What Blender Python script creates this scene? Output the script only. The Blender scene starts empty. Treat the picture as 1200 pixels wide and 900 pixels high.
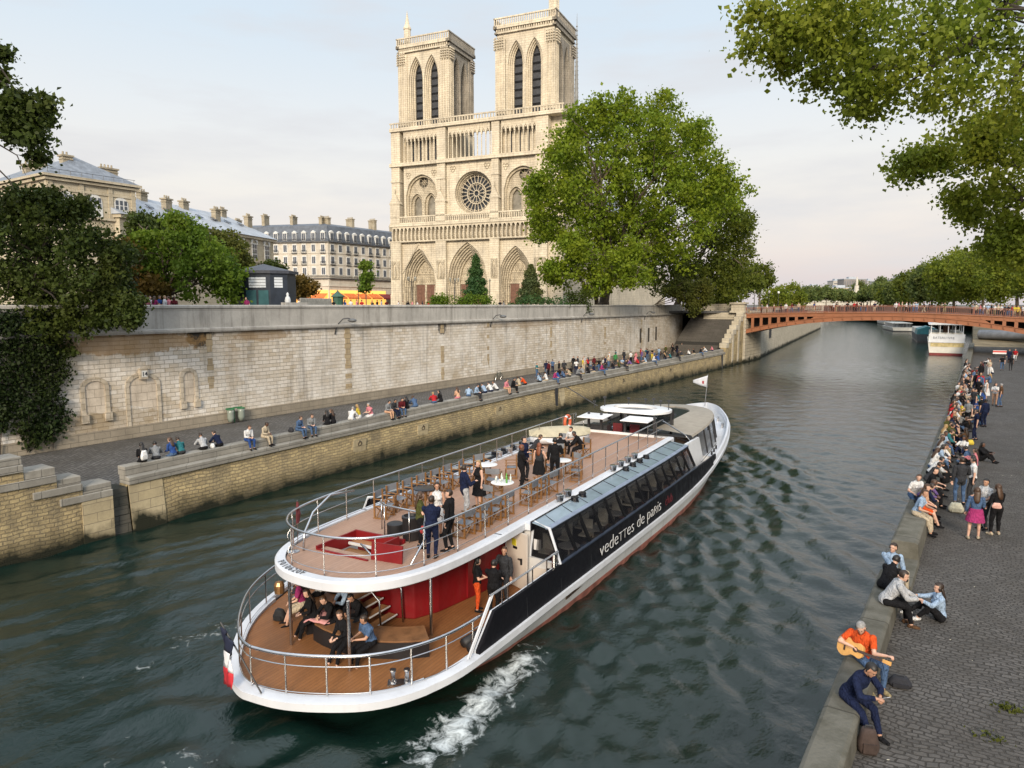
import bpy, math, random
import numpy as np
from mathutils import Vector, Matrix, Quaternion
R = math.radians
C = bpy.context.scene
COL = C.collection
# ---------------------------------------------------------------- camera, sky, sun, exposure
CAM_H, PITCH, YAW, FPX = 10.0, R(6.4705), R(33.198), 820.0
cd = bpy.data.cameras.new('camera'); cam = bpy.data.objects.new('camera', cd); COL.objects.link(cam)
cam.location = (0, 0, CAM_H); cam.rotation_euler = (R(90) - PITCH, 0, YAW)
cd.sensor_width = 36; cd.lens = FPX / 1200 * 36; cd.clip_start = .1; cd.clip_end = 9000
C.camera = cam
W = bpy.data.worlds.new('World'); C.world = W; W.use_nodes = True
SUN_V = Vector((.44, -.86, .42)).normalized()
SUN_EL = math.asin(SUN_V.z); SUN_ROT = math.atan2(SUN_V.x, SUN_V.y)
SKY_STRENGTH = 1.0
def build_sky():
    nt = W.node_tree; n = nt.nodes; l = nt.links; n.clear()
    out = n.new('ShaderNodeOutputWorld'); bg = n.new('ShaderNodeBackground')
    l.new(bg.outputs[0], out.inputs[0])
    sky = n.new('ShaderNodeTexSky'); sky.sky_type = 'NISHITA'; sky.sun_disc = False
    sky.sun_elevation = SUN_EL; sky.sun_rotation = SUN_ROT; sky.air_density = 1.0; sky.dust_density = 2.5
    tc = n.new('ShaderNodeTexCoord'); sep = n.new('ShaderNodeSeparateXYZ'); l.new(tc.outputs['Generated'], sep.inputs[0])
    ramp = n.new('ShaderNodeValToRGB'); l.new(sep.outputs['Z'], ramp.inputs[0])
    e = ramp.color_ramp.elements
    e[0].position = 0.0; e[0].color = (.58, .52, .525, 1)
    e[1].position = 1.0; e[1].color = (1.35, 1.5, 1.7, 1)
    for p, c in [(.03, (.63, .555, .55)), (.08, (.72, .655, .61)), (.15, (.735, .705, .66)), (.24, (.675, .70, .715)), (.34, (.575, .66, .735)), (.50, (.53, .62, .71)), (.70, (.95, 1.06, 1.18))]:
        k = e.new(p); k.color = (*c, 1)
    # high thin cloud, stretched along the horizon
    mp = n.new('ShaderNodeMapping'); mp.inputs['Scale'].default_value = (2.2, 2.2, 11); l.new(tc.outputs['Generated'], mp.inputs[0])
    nz = n.new('ShaderNodeTexNoise'); nz.inputs['Scale'].default_value = 1.6; nz.inputs['Detail'].default_value = 6; nz.inputs['Roughness'].default_value = .55
    l.new(mp.outputs[0], nz.inputs['Vector'])
    mr = n.new('ShaderNodeMapRange'); mr.inputs[1].default_value = .45; mr.inputs[2].default_value = .70; mr.inputs[3].default_value = 0; mr.inputs[4].default_value = .75
    l.new(nz.outputs[0], mr.inputs[0])
    mx = n.new('ShaderNodeMix'); mx.data_type = 'RGBA'; l.new(mr.outputs[0], mx.inputs[0]); l.new(ramp.outputs[0], mx.inputs[6]); mx.inputs[7].default_value = (.60, .595, .61, 1)
    sc = n.new('ShaderNodeVectorMath'); sc.operation = 'SCALE'; sc.inputs['Scale'].default_value = .05; l.new(sky.outputs[0], sc.inputs[0])
    m2 = n.new('ShaderNodeMix'); m2.data_type = 'RGBA'; m2.inputs[0].default_value = .12; l.new(mx.outputs[2], m2.inputs[6]); l.new(sc.outputs[0], m2.inputs[7])
    l.new(m2.outputs[2], bg.inputs[0]); bg.inputs[1].default_value = SKY_STRENGTH
build_sky()
sd = bpy.data.lights.new('sun', 'SUN'); sd.energy = 3.2; sd.angle = R(18); sd.color = (1, .86, .68)
so = bpy.data.objects.new('sun', sd); COL.objects.link(so); so.rotation_euler = SUN_V.to_track_quat('Z', 'Y').to_euler(); so.location = (-60, -100, 80)
vs = C.view_settings; vs.view_transform = 'Standard'; vs.look = 'None'; vs.exposure = 0.45; vs.gamma = 1; vs.use_curve_mapping = False
C.cycles.use_denoising = True; C.cycles.max_bounces = 6; C.cycles.diffuse_bounces = 2; C.cycles.glossy_bounces = 3
C.cycles.transmission_bounces = 4; C.cycles.transparent_max_bounces = 6; C.cycles.caustics_reflective = False; C.cycles.caustics_refractive = False
# ---------------------------------------------------------------- surveying helpers: a pixel of the photograph to a point on a known plane
_cp, _sp, _cy, _sy = math.cos(PITCH), math.sin(PITCH), math.cos(YAW), math.sin(YAW)
def ray(x, y):
    dx = (x - 600) / FPX; dy = (450 - y) / FPX
    f = _cp + dy * _sp; u = -_sp + dy * _cp
    return Vector((dx * _cy - f * _sy, dx * _sy + f * _cy, u))
def on_z(x, y, z):
    d = ray(x, y); t = (z - CAM_H) / d.z; return Vector((d.x * t, d.y * t, z))
def on_x(x, y, X):
    d = ray(x, y); t = X / d.x; return Vector((X, d.y * t, CAM_H + d.z * t))
def at_depth(x, y, D):       # D = horizontal distance
    d = ray(x, y); t = D / math.hypot(d.x, d.y); return Vector((d.x * t, d.y * t, CAM_H + d.z * t))
# ---------------------------------------------------------------- mesh helpers
class MB:
    def __init__(s, T=None): s.v = []; s.f = []; s.mi = []; s.k = 0; s.T = T
    def add(s, vs, fs):
        b = len(s.v); s.v.extend([tuple(s.T(p)) if s.T else tuple(p) for p in vs])
        for f in fs: s.f.append(tuple(i + b for i in f)); s.mi.append(s.k)
        return s
    def box(s, x0, x1, y0, y1, z0, z1):
        return s.add([(x0,y0,z0),(x1,y0,z0),(x1,y1,z0),(x0,y1,z0),(x0,y0,z1),(x1,y0,z1),(x1,y1,z1),(x0,y1,z1)],
                     [(0,3,2,1),(4,5,6,7),(0,1,5,4),(1,2,6,5),(2,3,7,6),(3,0,4,7)])
    def obox(s, c, sz, rz=0, rx=0, ry=0):
        m = Matrix.Translation(c) @ Matrix.Rotation(rz, 4, 'Z') @ Matrix.Rotation(ry, 4, 'Y') @ Matrix.Rotation(rx, 4, 'X')
        h = [k / 2 for k in sz]
        vs = [m @ Vector((a * h[0], b * h[1], c_ * h[2])) for c_ in (-1, 1) for a, b in ((-1,-1),(1,-1),(1,1),(-1,1))]
        return s.add(vs, [(0,3,2,1),(4,5,6,7),(0,1,5,4),(1,2,6,5),(2,3,7,6),(3,0,4,7)])
    def prism(s, poly, z0, z1):
        n = len(poly); vs = [(p[0], p[1], z0) for p in poly] + [(p[0], p[1], z1) for p in poly]
        return s.add(vs, [tuple(range(n - 1, -1, -1)), tuple(range(n, 2 * n))] + [(i, (i + 1) % n, n + (i + 1) % n, n + i) for i in range(n)])
    def xprism(s, poly, axis, a0, a1):      # polygon in the plane across an axis, extruded along it
        n = len(poly)
        def P(p, a): return {'x': (a, p[0], p[1]), 'y': (p[0], a, p[1])}[axis]
        vs = [P(p, a0) for p in poly] + [P(p, a1) for p in poly]
        return s.add(vs, [tuple(range(n - 1, -1, -1)), tuple(range(n, 2 * n))] + [(i, (i + 1) % n, n + (i + 1) % n, n + i) for i in range(n)])
    def loft(s, rings, closed=True, cap=True):
        n = len(rings[0]); b = []
        for r in rings: b.extend(r)
        fs = []
        for j in range(len(rings) - 1):
            for i in range(n if closed else n - 1):
                i2 = (i + 1) % n; fs.append((j * n + i, j * n + i2, (j + 1) * n + i2, (j + 1) * n + i))
        if cap and closed: fs += [tuple(range(n - 1, -1, -1)), tuple((len(rings) - 1) * n + i for i in range(n))]
        return s.add(b, fs)
    def tube(s, pts, r, n=6, closed=False, flat=None):
        pts = [Vector(p) for p in pts]; m = len(pts); rr = r if isinstance(r, (list, tuple)) else [r] * m
        rings = []; up = None
        for i, p in enumerate(pts):
            if closed: t = pts[(i + 1) % m] - pts[i - 1]
            else: t = pts[min(i + 1, m - 1)] - pts[max(i - 1, 0)]
            t.normalize()
            if up is None:
                a = Vector((0, 0, 1)) if abs(t.z) < .9 else Vector((1, 0, 0)); up = (a - t * a.dot(t)).normalized()
            else: up = (up - t * up.dot(t)).normalized()
            sd_ = t.cross(up)
            rings.append([p + (sd_ * math.cos(q) + up * math.sin(q)) * rr[i] for q in [2 * math.pi * k / n for k in range(n)]])
        if closed: rings.append(rings[0])
        return s.loft(rings, True, not closed)
    def lathe(s, prof, c=(0, 0, 0), n=12):
        rings = [[(c[0] + r * math.cos(2 * math.pi * k / n), c[1] + r * math.sin(2 * math.pi * k / n), c[2] + z) for k in range(n)] for r, z in prof]
        return s.loft(rings)
    def ell(s, c, r, n=12, m=8):
        rings = []
        for j in range(m + 1):
            t = math.pi * j / m; q = max(math.sin(t), .02)
            rings.append([(c[0] + r[0] * q * math.cos(2 * math.pi * k / n), c[1] + r[1] * q * math.sin(2 * math.pi * k / n), c[2] - r[2] * math.cos(t)) for k in range(n)])
        return s.loft(rings)
    def build(s, name, mats, parent=None, smooth=False, bevel=0):
        me = bpy.data.meshes.new(name); me.from_pydata(s.v, [], s.f)
        mats = mats if isinstance(mats, (list, tuple)) else [mats]
        for m in mats: me.materials.append(m)
        if len(mats) > 1: me.polygons.foreach_set('material_index', s.mi)
        if smooth:
            me.polygons.foreach_set('use_smooth', [True] * len(me.polygons))
        me.update(); o = bpy.data.objects.new(name, me); COL.objects.link(o)
        if smooth == 'auto': me.set_sharp_from_angle(angle=R(40))
        if bevel:
            b = o.modifiers.new('bevel', 'BEVEL'); b.width = bevel; b.segments = 2; b.limit_method = 'ANGLE'
        if parent: o.parent = parent
        return o
def tag(o, label=None, cat=None, group=None, kind=None):
    if label: o['label'] = label
    if cat: o['category'] = cat
    if group: o['group'] = group
    if kind: o['kind'] = kind
    return o
def thing(name, label, cat, loc=(0, 0, 0), rz=0, group=None):
    o = bpy.data.objects.new(name, None); COL.objects.link(o); o.location = loc; o.rotation_euler = (0, 0, rz); o.empty_display_size = .2
    return tag(o, label, cat, group)
def kids(o): return [c for c in bpy.data.objects if c.parent == o]
def dup(o, loc, rz=0, label=None, sc=None):
    ch = kids(o); r = o.copy(); COL.objects.link(r); r.location = loc; r.rotation_euler = (0, 0, rz)
    if sc: r.scale = (sc, sc, sc)
    if label: r['label'] = label
    for c in ch:
        k = c.copy(); COL.objects.link(k); k.parent = r
        for g in kids(c):
            d = g.copy(); COL.objects.link(d); d.parent = k
    return r
def text_mesh(name, body, size, mat, mtx, parent=None, ext=.006, align='LEFT', off=0, sx=1, caps=()):
    cu = bpy.data.curves.new(name, 'FONT'); cu.body = body; cu.size = size; cu.extrude = ext; cu.align_x = align; cu.offset = off; cu.resolution_u = 4; cu.small_caps_scale = .74
    for i in caps: cu.body_format[i].use_small_caps = True
    t = bpy.data.objects.new(name, cu); COL.objects.link(t)
    dg = bpy.context.evaluated_depsgraph_get(); me = bpy.data.meshes.new_from_object(t.evaluated_get(dg))
    bpy.data.objects.remove(t); me.name = name; me.transform(mtx @ Matrix.Scale(sx, 4, (1, 0, 0))); me.materials.clear(); me.materials.append(mat)
    o = bpy.data.objects.new(name, me); COL.objects.link(o); o.parent = parent
    return o
# ---------------------------------------------------------------- material helpers
def newmat(name):
    m = bpy.data.materials.new(name); m.use_nodes = True; nt = m.node_tree; return m, nt, nt.nodes['Principled BSDF']
def N(nt, t, **kw):
    n = nt.nodes.new(t)
    for k, v in kw.items():
        if isinstance(k, str) and k.startswith('i_'): n.inputs[k[2:].replace('_', ' ')].default_value = v
        else: setattr(n, k, v)
    return n
def mixc(nt, fac, a, b, blend='MIX'):
    m = nt.nodes.new('ShaderNodeMix'); m.data_type = 'RGBA'; m.blend_type = blend
    for i, v in ((0, fac), (6, a), (7, b)):
        if hasattr(v, 'is_output'): nt.links.new(v, m.inputs[i])
        elif i == 0: m.inputs[0].default_value = v
        else: m.inputs[i].default_value = (*v, 1)
    return m.outputs[2]
def noise(nt, vec, scale, detail=4, rough=.55, lo=.35, hi=.65, a=0, b=1, dist=0):
    n = N(nt, 'ShaderNodeTexNoise'); n.inputs['Scale'].default_value = scale; n.inputs['Detail'].default_value = detail; n.inputs['Roughness'].default_value = rough; n.inputs['Distortion'].default_value = dist
    if vec: nt.links.new(vec, n.inputs['Vector'])
    m = N(nt, 'ShaderNodeMapRange'); nt.links.new(n.outputs[0], m.inputs[0])
    for i, q in enumerate((lo, hi, a, b)): m.inputs[i + 1].default_value = q
    return m.outputs[0]
def objco(nt, sc=None):
    t = N(nt, 'ShaderNodeTexCoord')
    if not sc: return t.outputs['Object']
    m = N(nt, 'ShaderNodeMapping'); m.inputs['Scale'].default_value = sc; nt.links.new(t.outputs['Object'], m.inputs[0]); return m.outputs[0]
def mul(nt, a, b, op='MULTIPLY'):
    m = N(nt, 'ShaderNodeMath', operation=op)
    for i, v in ((0, a), (1, b)):
        if hasattr(v, 'is_output'): nt.links.new(v, m.inputs[i])
        else: m.inputs[i].default_value = v
    return m.outputs[0]
def bump(nt, b, h, dist=.02, st=.6):
    n = N(nt, 'ShaderNodeBump'); n.inputs['Strength'].default_value = st; n.inputs['Distance'].default_value = dist
    nt.links.new(h, n.inputs['Height']); nt.links.new(n.outputs[0], b.inputs['Normal'])
def M(name, col, rough=.6, var=.15, scale=3., metal=0, bmp=0, spec=.5):
    m, nt, b = newmat(name); v = objco(nt)
    f = noise(nt, v, scale, 5, .6)
    c = mixc(nt, f, tuple(k * (1 - var) for k in col), tuple(min(1, k * (1 + var)) for k in col))
    nt.links.new(c, b.inputs['Base Color']); b.inputs['Roughness'].default_value = rough; b.inputs['Metallic'].default_value = metal
    b.inputs['Specular IOR Level'].default_value = spec
    if bmp: bump(nt, b, noise(nt, v, scale * 6, 5, .6, .3, .7), bmp)
    return m
def stone(name, c1, c2, mortar, bw=.6, bh=.3, ms=.012, stain=(.2, .17, .13), st_amt=.5, st_sc=.35, axes='wall', rough=.85, bmp=.02, distort=0., white=None, wl=None, streak=.25, spots=(), wavy=0., wls=.55):
    """coursed stone: brick pattern over object coordinates, blotches, vertical streaks and an optional algae band at the waterline"""
    m, nt, b = newmat(name); L_ = nt.links
    tc = N(nt, 'ShaderNodeTexCoord'); co = tc.outputs['Object']
    sp = N(nt, 'ShaderNodeSeparateXYZ'); L_.new(co, sp.inputs[0])
    cb = N(nt, 'ShaderNodeCombineXYZ')
    if axes == 'wall':
        L_.new(mul(nt, sp.outputs[0], sp.outputs[1], 'ADD'), cb.inputs[0]); L_.new(sp.outputs[2], cb.inputs[1])
    elif axes == 'floor': L_.new(sp.outputs[0], cb.inputs[0]); L_.new(sp.outputs[1], cb.inputs[1])
    else: L_.new(sp.outputs[1], cb.inputs[0]); L_.new(sp.outputs[0], cb.inputs[1])
    vec = cb.outputs[0]
    if distort:
        dn = N(nt, 'ShaderNodeTexNoise'); dn.inputs['Scale'].default_value = 2.2; dn.inputs['Detail'].default_value = 3; L_.new(vec, dn.inputs['Vector'])
        va = N(nt, 'ShaderNodeVectorMath', operation='MULTIPLY_ADD'); L_.new(dn.outputs['Color'], va.inputs[0]); va.inputs[1].default_value = (distort, distort, 0); L_.new(vec, va.inputs[2]); vec = va.outputs[0]
    if wavy:      # courses that wander
        dn = N(nt, 'ShaderNodeTexNoise'); dn.inputs['Scale'].default_value = .55; dn.inputs['Detail'].default_value = 2; L_.new(vec, dn.inputs['Vector'])
        va = N(nt, 'ShaderNodeVectorMath', operation='MULTIPLY_ADD'); L_.new(dn.outputs['Color'], va.inputs[0]); va.inputs[1].default_value = (wavy, wavy, 0); L_.new(vec, va.inputs[2]); vec = va.outputs[0]
    br = N(nt, 'ShaderNodeTexBrick'); L_.new(vec, br.inputs['Vector']); br.inputs['Scale'].default_value = 1
    br.inputs['Brick Width'].default_value = bw; br.inputs['Row Height'].default_value = bh; br.inputs['Mortar Size'].default_value = ms; br.inputs['Mortar Smooth'].default_value = .4
    br.inputs['Color1'].default_value = (*c1, 1); br.inputs['Color2'].default_value = (*c2, 1); br.inputs['Mortar'].default_value = (*mortar, 1); br.inputs['Bias'].default_value = 0
    c = br.outputs['Color']
    c = mixc(nt, mul(nt, noise(nt, co, st_sc, 6, .65, .42, .7), st_amt), c, stain)
    if white: c = mixc(nt, mul(nt, noise(nt, co, st_sc * .7, 6, .7, .45, .62), white[1]), c, white[0])
    c = mixc(nt, mul(nt, noise(nt, co, 9, 5, .7, .45, .75), .35), c, tuple(k * .55 for k in c1))
    if streak and axes == 'wall':
        ms_ = N(nt, 'ShaderNodeMapping'); ms_.inputs['Scale'].default_value = (1.3, 1.3, .12); L_.new(co, ms_.inputs[0])
        c = mixc(nt, mul(nt, noise(nt, ms_.outputs[0], 1.2, 6, .7, .5, .72), streak), c, (.10, .09, .075))
    for (py, pz, ry, rz_s, scol, amt) in spots:      # stains with a ragged outline of their own, at one place on the wall
        dy = mul(nt, mul(nt, sp.outputs[1], py, 'SUBTRACT'), 1 / ry); dz_ = mul(nt, mul(nt, sp.outputs[2], pz, 'SUBTRACT'), 1 / rz_s)
        q = mul(nt, mul(nt, mul(nt, dy, dy), mul(nt, dz_, dz_), 'ADD'), noise(nt, co, 1.7, 6, .7, .25, .75, -.75, .75), 'ADD')
        mr = N(nt, 'ShaderNodeMapRange'); L_.new(q, mr.inputs[0])
        for i, k_ in enumerate((.75, 1.15, amt, 0)): mr.inputs[i + 1].default_value = k_
        c = mixc(nt, mr.outputs[0], c, scol)
    if wl is not None:      # wet algae band
        a = N(nt, 'ShaderNodeMath', operation='ADD'); L_.new(sp.outputs[2], a.inputs[0]); L_.new(noise(nt, co, .9, 5, .6, .3, .7, -.35, .35), a.inputs[1])
        mr = N(nt, 'ShaderNodeMapRange'); L_.new(a.outputs[0], mr.inputs[0])
        for i, q in enumerate((wl, wl + wls, 1, 0)): mr.inputs[i + 1].default_value = q
        c = mixc(nt, mr.outputs[0], c, (.018, .019, .011))
    L_.new(c, b.inputs['Base Color']); b.inputs['Roughness'].default_value = rough; b.inputs['Specular IOR Level'].default_value = .25
    hgt = mul(nt, br.outputs['Fac'], noise(nt, co, 14, 5, .65, .2, .8, 0, .45), 'SUBTRACT')
    inv = mul(nt, hgt, -1.0); bump(nt, b, inv, bmp, .8)
    return m
def glassy(name, col, rough=.05, alpha=None):
    m, nt, b = newmat(name); b.inputs['Base Color'].default_value = (*col, 1); b.inputs['Roughness'].default_value = rough; b.inputs['Specular IOR Level'].default_value = .6
    f = noise(nt, objco(nt), 1.2, 3); c = mixc(nt, f, col, tuple(k * 1.3 for k in col)); nt.links.new(c, b.inputs['Base Color'])
    if alpha is not None: b.inputs['Alpha'].default_value = alpha
    return m
STEEL = M('steel', (.55, .55, .56), .25, .08, 5, 1.0)
DARKM = M('dark_metal', (.035, .036, .04), .45, .2, 5)
WHITE = M('white_paint', (.74, .75, .77), .35, .06, 1.5)
BLACK = M('black_paint', (.009, .009, .012), .3, .2, 2, spec=.3)
SKIN = M('skin', (.50, .29, .20), .55, .08, 5)
def worn(name, col, rough=.45, amt=.35, rust=(.22, .13, .07), spec=.4):
    """painted metal: broad tone drift, vertical dirt runs, small scuffs"""
    m, nt, b = newmat(name); v = objco(nt)
    c = mixc(nt, noise(nt, v, .5, 4), tuple(k * .88 for k in col), tuple(min(1, k * 1.06) for k in col))
    c = mixc(nt, mul(nt, noise(nt, objco(nt, (2.2, 2.2, .18)), 1.6, 6, .7, .52, .74), amt), c, tuple(k * .45 + r * .25 for k, r in zip(col, rust)))
    c = mixc(nt, mul(nt, noise(nt, objco(nt, (1, 1, 3)), 5, 6, .75, .60, .70), amt * 1.4), c, tuple(k * .3 + r * .3 for k, r in zip(col, rust)))
    nt.links.new(c, b.inputs['Base Color']); b.inputs['Specular IOR Level'].default_value = spec
    nt.links.new(noise(nt, v, 2.5, 5, .6, .3, .7, rough * .7, rough * 1.4), b.inputs['Roughness']); bump(nt, b, noise(nt, v, .9, 3), .01, .5)
    return m
def cloth(name, col):
    m, nt, b = newmat(name); v = objco(nt)
    c = mixc(nt, noise(nt, v, 14, 5, .6, .35, .65), tuple(k * .80 for k in col), tuple(min(1, k * 1.1) for k in col))
    nt.links.new(c, b.inputs['Base Color']); b.inputs['Roughness'].default_value = .9; b.inputs['Specular IOR Level'].default_value = .15
    bump(nt, b, noise(nt, objco(nt, (1, 1, .55)), 13, 3, .5, .25, .75, dist=1.2), .05, .9)
    return m
# ================================================================ SETTING: water, quays, walls, streets
rng = np.random.default_rng(4)
TH = R(4.0); BX, BY = -14.0, 10.0                       # boat: heading and stern point
def to_boat(X, Y):
    dx, dy = X - BX, Y - BY
    return -dx * math.sin(TH) + dy * math.cos(TH), dx * math.cos(TH) + dy * math.sin(TH)
def make_water():
    ys = list(np.arange(-8, 62, .16)) + list(np.arange(62, 135, .4)); y = 135.
    while y < 6000: ys.append(y); y += max(.6, (y - 120) * .05)
    xs = list(np.arange(-37, 2, .16)); d = .4; x = 2.
    right = []
    while x < 3000: right.append(x); x += d; d *= 1.35
    left = []; x = -37.2; d = .4
    while x > -3000: left.append(x); x -= d; d *= 1.35
    xs = np.array(left[::-1] + xs + right); ys = np.array(ys)
    X, Y = np.meshgrid(xs, ys); H_ = np.zeros_like(X)
    fade = np.clip((260 - Y) / 200, .7, 1)
    for i in range(46):
        lam = 10 ** rng.uniform(-.32, .55); th = rng.uniform(0, 6.28); k = 2 * math.pi / lam
        H_ += .0026 * lam ** .9 * np.sin(k * (X * math.cos(th) + Y * math.sin(th)) + rng.uniform(0, 6.28)) * fade * (1 if lam > 1 else np.clip((70 - Y) / 20, 0, 1))
    f, s = to_boat(X, Y)
    back = 43 - f                                         # distance behind the bow
    for side in (1, -1):
        ls = s * side; a = np.clip((ls - 3.6), 0, None)
        outer = .36 * np.clip(back, 0, None) + 3.8
        win = np.exp(-((ls - outer * .93) / (1.6 + .05 * np.abs(back))) ** 2) * np.clip(back / 6, 0, 1) * np.exp(-np.clip(back, 0, None) / 42) * (ls > 3.2)
        ph = 2 * math.pi / 1.9 * (ls * math.cos(.5) - back * math.sin(.5)) + .8 * np.sin(f * .35)
        H_ += .12 * win * np.sin(ph)
        win2 = np.clip((outer - ls) / 2.5, 0, 1) * (ls > 3.4) * np.clip(back / 4, 0, 1) * np.exp(-np.clip(back, 0, None) / 60)
        ph2 = 2 * math.pi / 1.75 * (ls * math.cos(.25) - back * math.sin(.25)) + 1.3 * np.sin(f * .22 + ls * .5)
        brk = .35 + .65 * np.clip(np.sin(f * .55 + ls * .9) + np.sin(f * .23 - ls * .6 + 1.3), 0, 1.2)
        cusp = lambda p: 1 - 2 * np.abs(np.sin(p / 2)) ** .8
        H_ += .085 * win2 * brk * cusp(ph2) + .04 * win2 * brk * cusp(ph2 * 1.73 + f * .7)
    ripple = np.clip(np.exp(-((s - 6.5) / 4.5) ** 2) * np.clip((40 - f) / 6, 0, 1) * (s > 3.5), 0, 1)       # short chop thrown off the starboard side
    for i in range(18):
        lam = rng.uniform(.45, 1.3); th = rng.normal(.35, .5)
        H_ += .013 * lam * ripple * np.sin(2 * math.pi / lam * (X * math.cos(th) + Y * math.sin(th)) + rng.uniform(0, 6.28))
    # churned water astern
    st = np.exp(-((s - 1.5) / 4.5) ** 2) * np.clip((5 - f) / 5, 0, 1) * np.exp(-np.clip(-f, 0, None) / 18)
    for i in range(14):
        lam = rng.uniform(.7, 2.2); th = rng.uniform(0, 6.28)
        H_ += .014 * lam * st * np.sin(2 * math.pi / lam * (X * math.cos(th) + Y * math.sin(th)) + rng.uniform(0, 6.28))
    nx, ny = len(xs), len(ys)
    co = np.stack([X, Y, H_], -1).reshape(-1, 3)
    idx = np.arange(nx * ny).reshape(ny, nx)
    q = np.stack([idx[:-1, :-1], idx[:-1, 1:], idx[1:, 1:], idx[1:, :-1]], -1).reshape(-1, 4)
    me = bpy.data.meshes.new('water'); me.vertices.add(len(co)); me.vertices.foreach_set('co', co.ravel())
    me.loops.add(q.size); me.loops.foreach_set('vertex_index', q.ravel().astype(np.int32))
    me.polygons.add(len(q)); me.polygons.foreach_set('loop_start', np.arange(0, q.size, 4, dtype=np.int32)); me.polygons.foreach_set('use_smooth', np.ones(len(q), bool))
    me.update(); me.validate()
    # foam density: propeller wash beside the stern quarter, hull line, bow wave
    fo = np.exp(-((s - 4.45 - .03 * (4 - f)) / (.55 + .06 * np.clip(5 - f, 0, 20))) ** 2) * np.clip((7.2 - f) / 1.6, 0, 1) * np.exp(-np.clip(2.0 - f, 0, None) / 3.2)
    fo = np.maximum(fo, .75 * np.exp(-((s - 1.2) / 2.2) ** 2) * np.clip((-.6 - f) / 1.5, 0, 1) * np.exp(-np.clip(-f - 1, 0, None) / 5))
    fo = np.maximum(fo, .45 * np.exp(-((s + 4.6 + .06 * (4 - f)) / (.5 + .08 * np.clip(5 - f, 0, 20))) ** 2) * np.clip((6 - f) / 2, 0, 1) * np.exp(-np.clip(2 - f, 0, None) / 4))
    bow = np.exp(-((np.abs(s) - (.30 * (43 - f) + .7)) / .35) ** 2) * np.clip((43.5 - f) / 2, 0, 1) * np.exp(-np.clip(40 - f, 0, None) / 5) * .5
    fo = np.maximum(fo, bow)
    at = me.attributes.new('foam', 'FLOAT', 'POINT'); at.data.foreach_set('value', fo.ravel().astype(np.float32))
    m, nt, b = newmat('river_water'); v = objco(nt)
    deep = mixc(nt, noise(nt, v, .05, 3), (.0035, .0125, .0065), (.0045, .016, .0135))
    A = N(nt, 'ShaderNodeAttribute', attribute_name='foam')
    fn = noise(nt, v, 2.6, 9, .72, .30, .78, -.95, .85, .6)
    ff = mul(nt, mul(nt, A.outputs['Fac'], 1.25), fn, 'ADD')
    mr = N(nt, 'ShaderNodeMapRange'); nt.links.new(ff, mr.inputs[0])
    for i, q_ in enumerate((.50, 1.25, 0, 1)): mr.inputs[i + 1].default_value = q_
    nt.links.new(mixc(nt, mr.outputs[0], deep, (.60, .64, .64)), b.inputs['Base Color'])
    rr = N(nt, 'ShaderNodeMapRange'); nt.links.new(mr.outputs[0], rr.inputs[0]); rr.inputs[3].default_value = .05; rr.inputs[4].default_value = .8; nt.links.new(rr.outputs[0], b.inputs['Roughness'])
    b.inputs['IOR'].default_value = 1.46
    h = noise(nt, objco(nt, (1, .75, 1)), 3.4, 6, .6, .2, .8)
    bump(nt, b, mul(nt, h, mul(nt, mr.outputs[0], .5), 'ADD'), .045, .42)
    sy = N(nt, 'ShaderNodeSeparateXYZ'); nt.links.new(v, sy.inputs[0]); cr_ = N(nt, 'ShaderNodeMapRange'); nt.links.new(sy.outputs[1], cr_.inputs[0])       # the reach above the footbridge lies calmer
    for i, q_ in enumerate((30, 150, .55, .5)): cr_.inputs[i + 1].default_value = q_
    nt.links.new(cr_.outputs[0], nt.nodes['Bump'].inputs['Strength'])
    fr = N(nt, 'ShaderNodeMapRange'); nt.links.new(sy.outputs[1], fr.inputs[0])
    for i, q_ in enumerate((35, 170, .05, .17)): fr.inputs[i + 1].default_value = q_
    nt.links.new(fr.outputs[0], rr.inputs[3])
    me.materials.append(m); o = bpy.data.objects.new('water', me); COL.objects.link(o); tag(o, kind='structure')
make_water()
# ---- courses of the two banks (X as a function of Y)
def LW(Y): return float(np.interp(Y, [-20, 15, 29, 55, 125, 135, 318, 480, 620], [-30.3, -30.5, -31.2, -32.5, -32.8, -33, -53, -95, -160]))
def UW(Y): return float(np.interp(Y, [-20, 45, 118, 160], [-43.3, -43.4, -44.6, -45.4]))
def RW(Y): return float(np.interp(Y, [-20, 11, 20, 31, 67, 150, 165, 272, 450, 620, 700], [-1.95, -1.75, -1.6, -1.35, -.75, 0, -.6, -9, -50, -120, -150]))
LQZ, RQZ, STZ = 1.75, 2.6, 8.9
def strip(prof, fx, ys):
    """loft a profile of (offset, z) along a bank line"""
    mb = MB(); mb.loft([[(fx(y) + d, y, z) for d, z in prof] for y in ys]); return mb
S_EMB = stone('embankment_masonry', (.60, .47, .25), (.40, .31, .17), (.28, .225, .14), .36, .165, .022, (.17, .145, .10), .75, .9, bmp=.06, wl=.1, streak=.4, distort=.15, wavy=.3, wls=.95)
S_COP = stone('coping_stone', (.33, .31, .27), (.27, .255, .225), (.10, .095, .085), 1.5, .45, .012, (.14, .13, .11), .6, .8, bmp=.02)
S_ASH = stone('ashlar_block', (.50, .42, .27), (.44, .36, .22), (.25, .21, .15), 1.1, .42, .012, (.22, .18, .12), .5, .7, bmp=.02, wl=.3)
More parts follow.
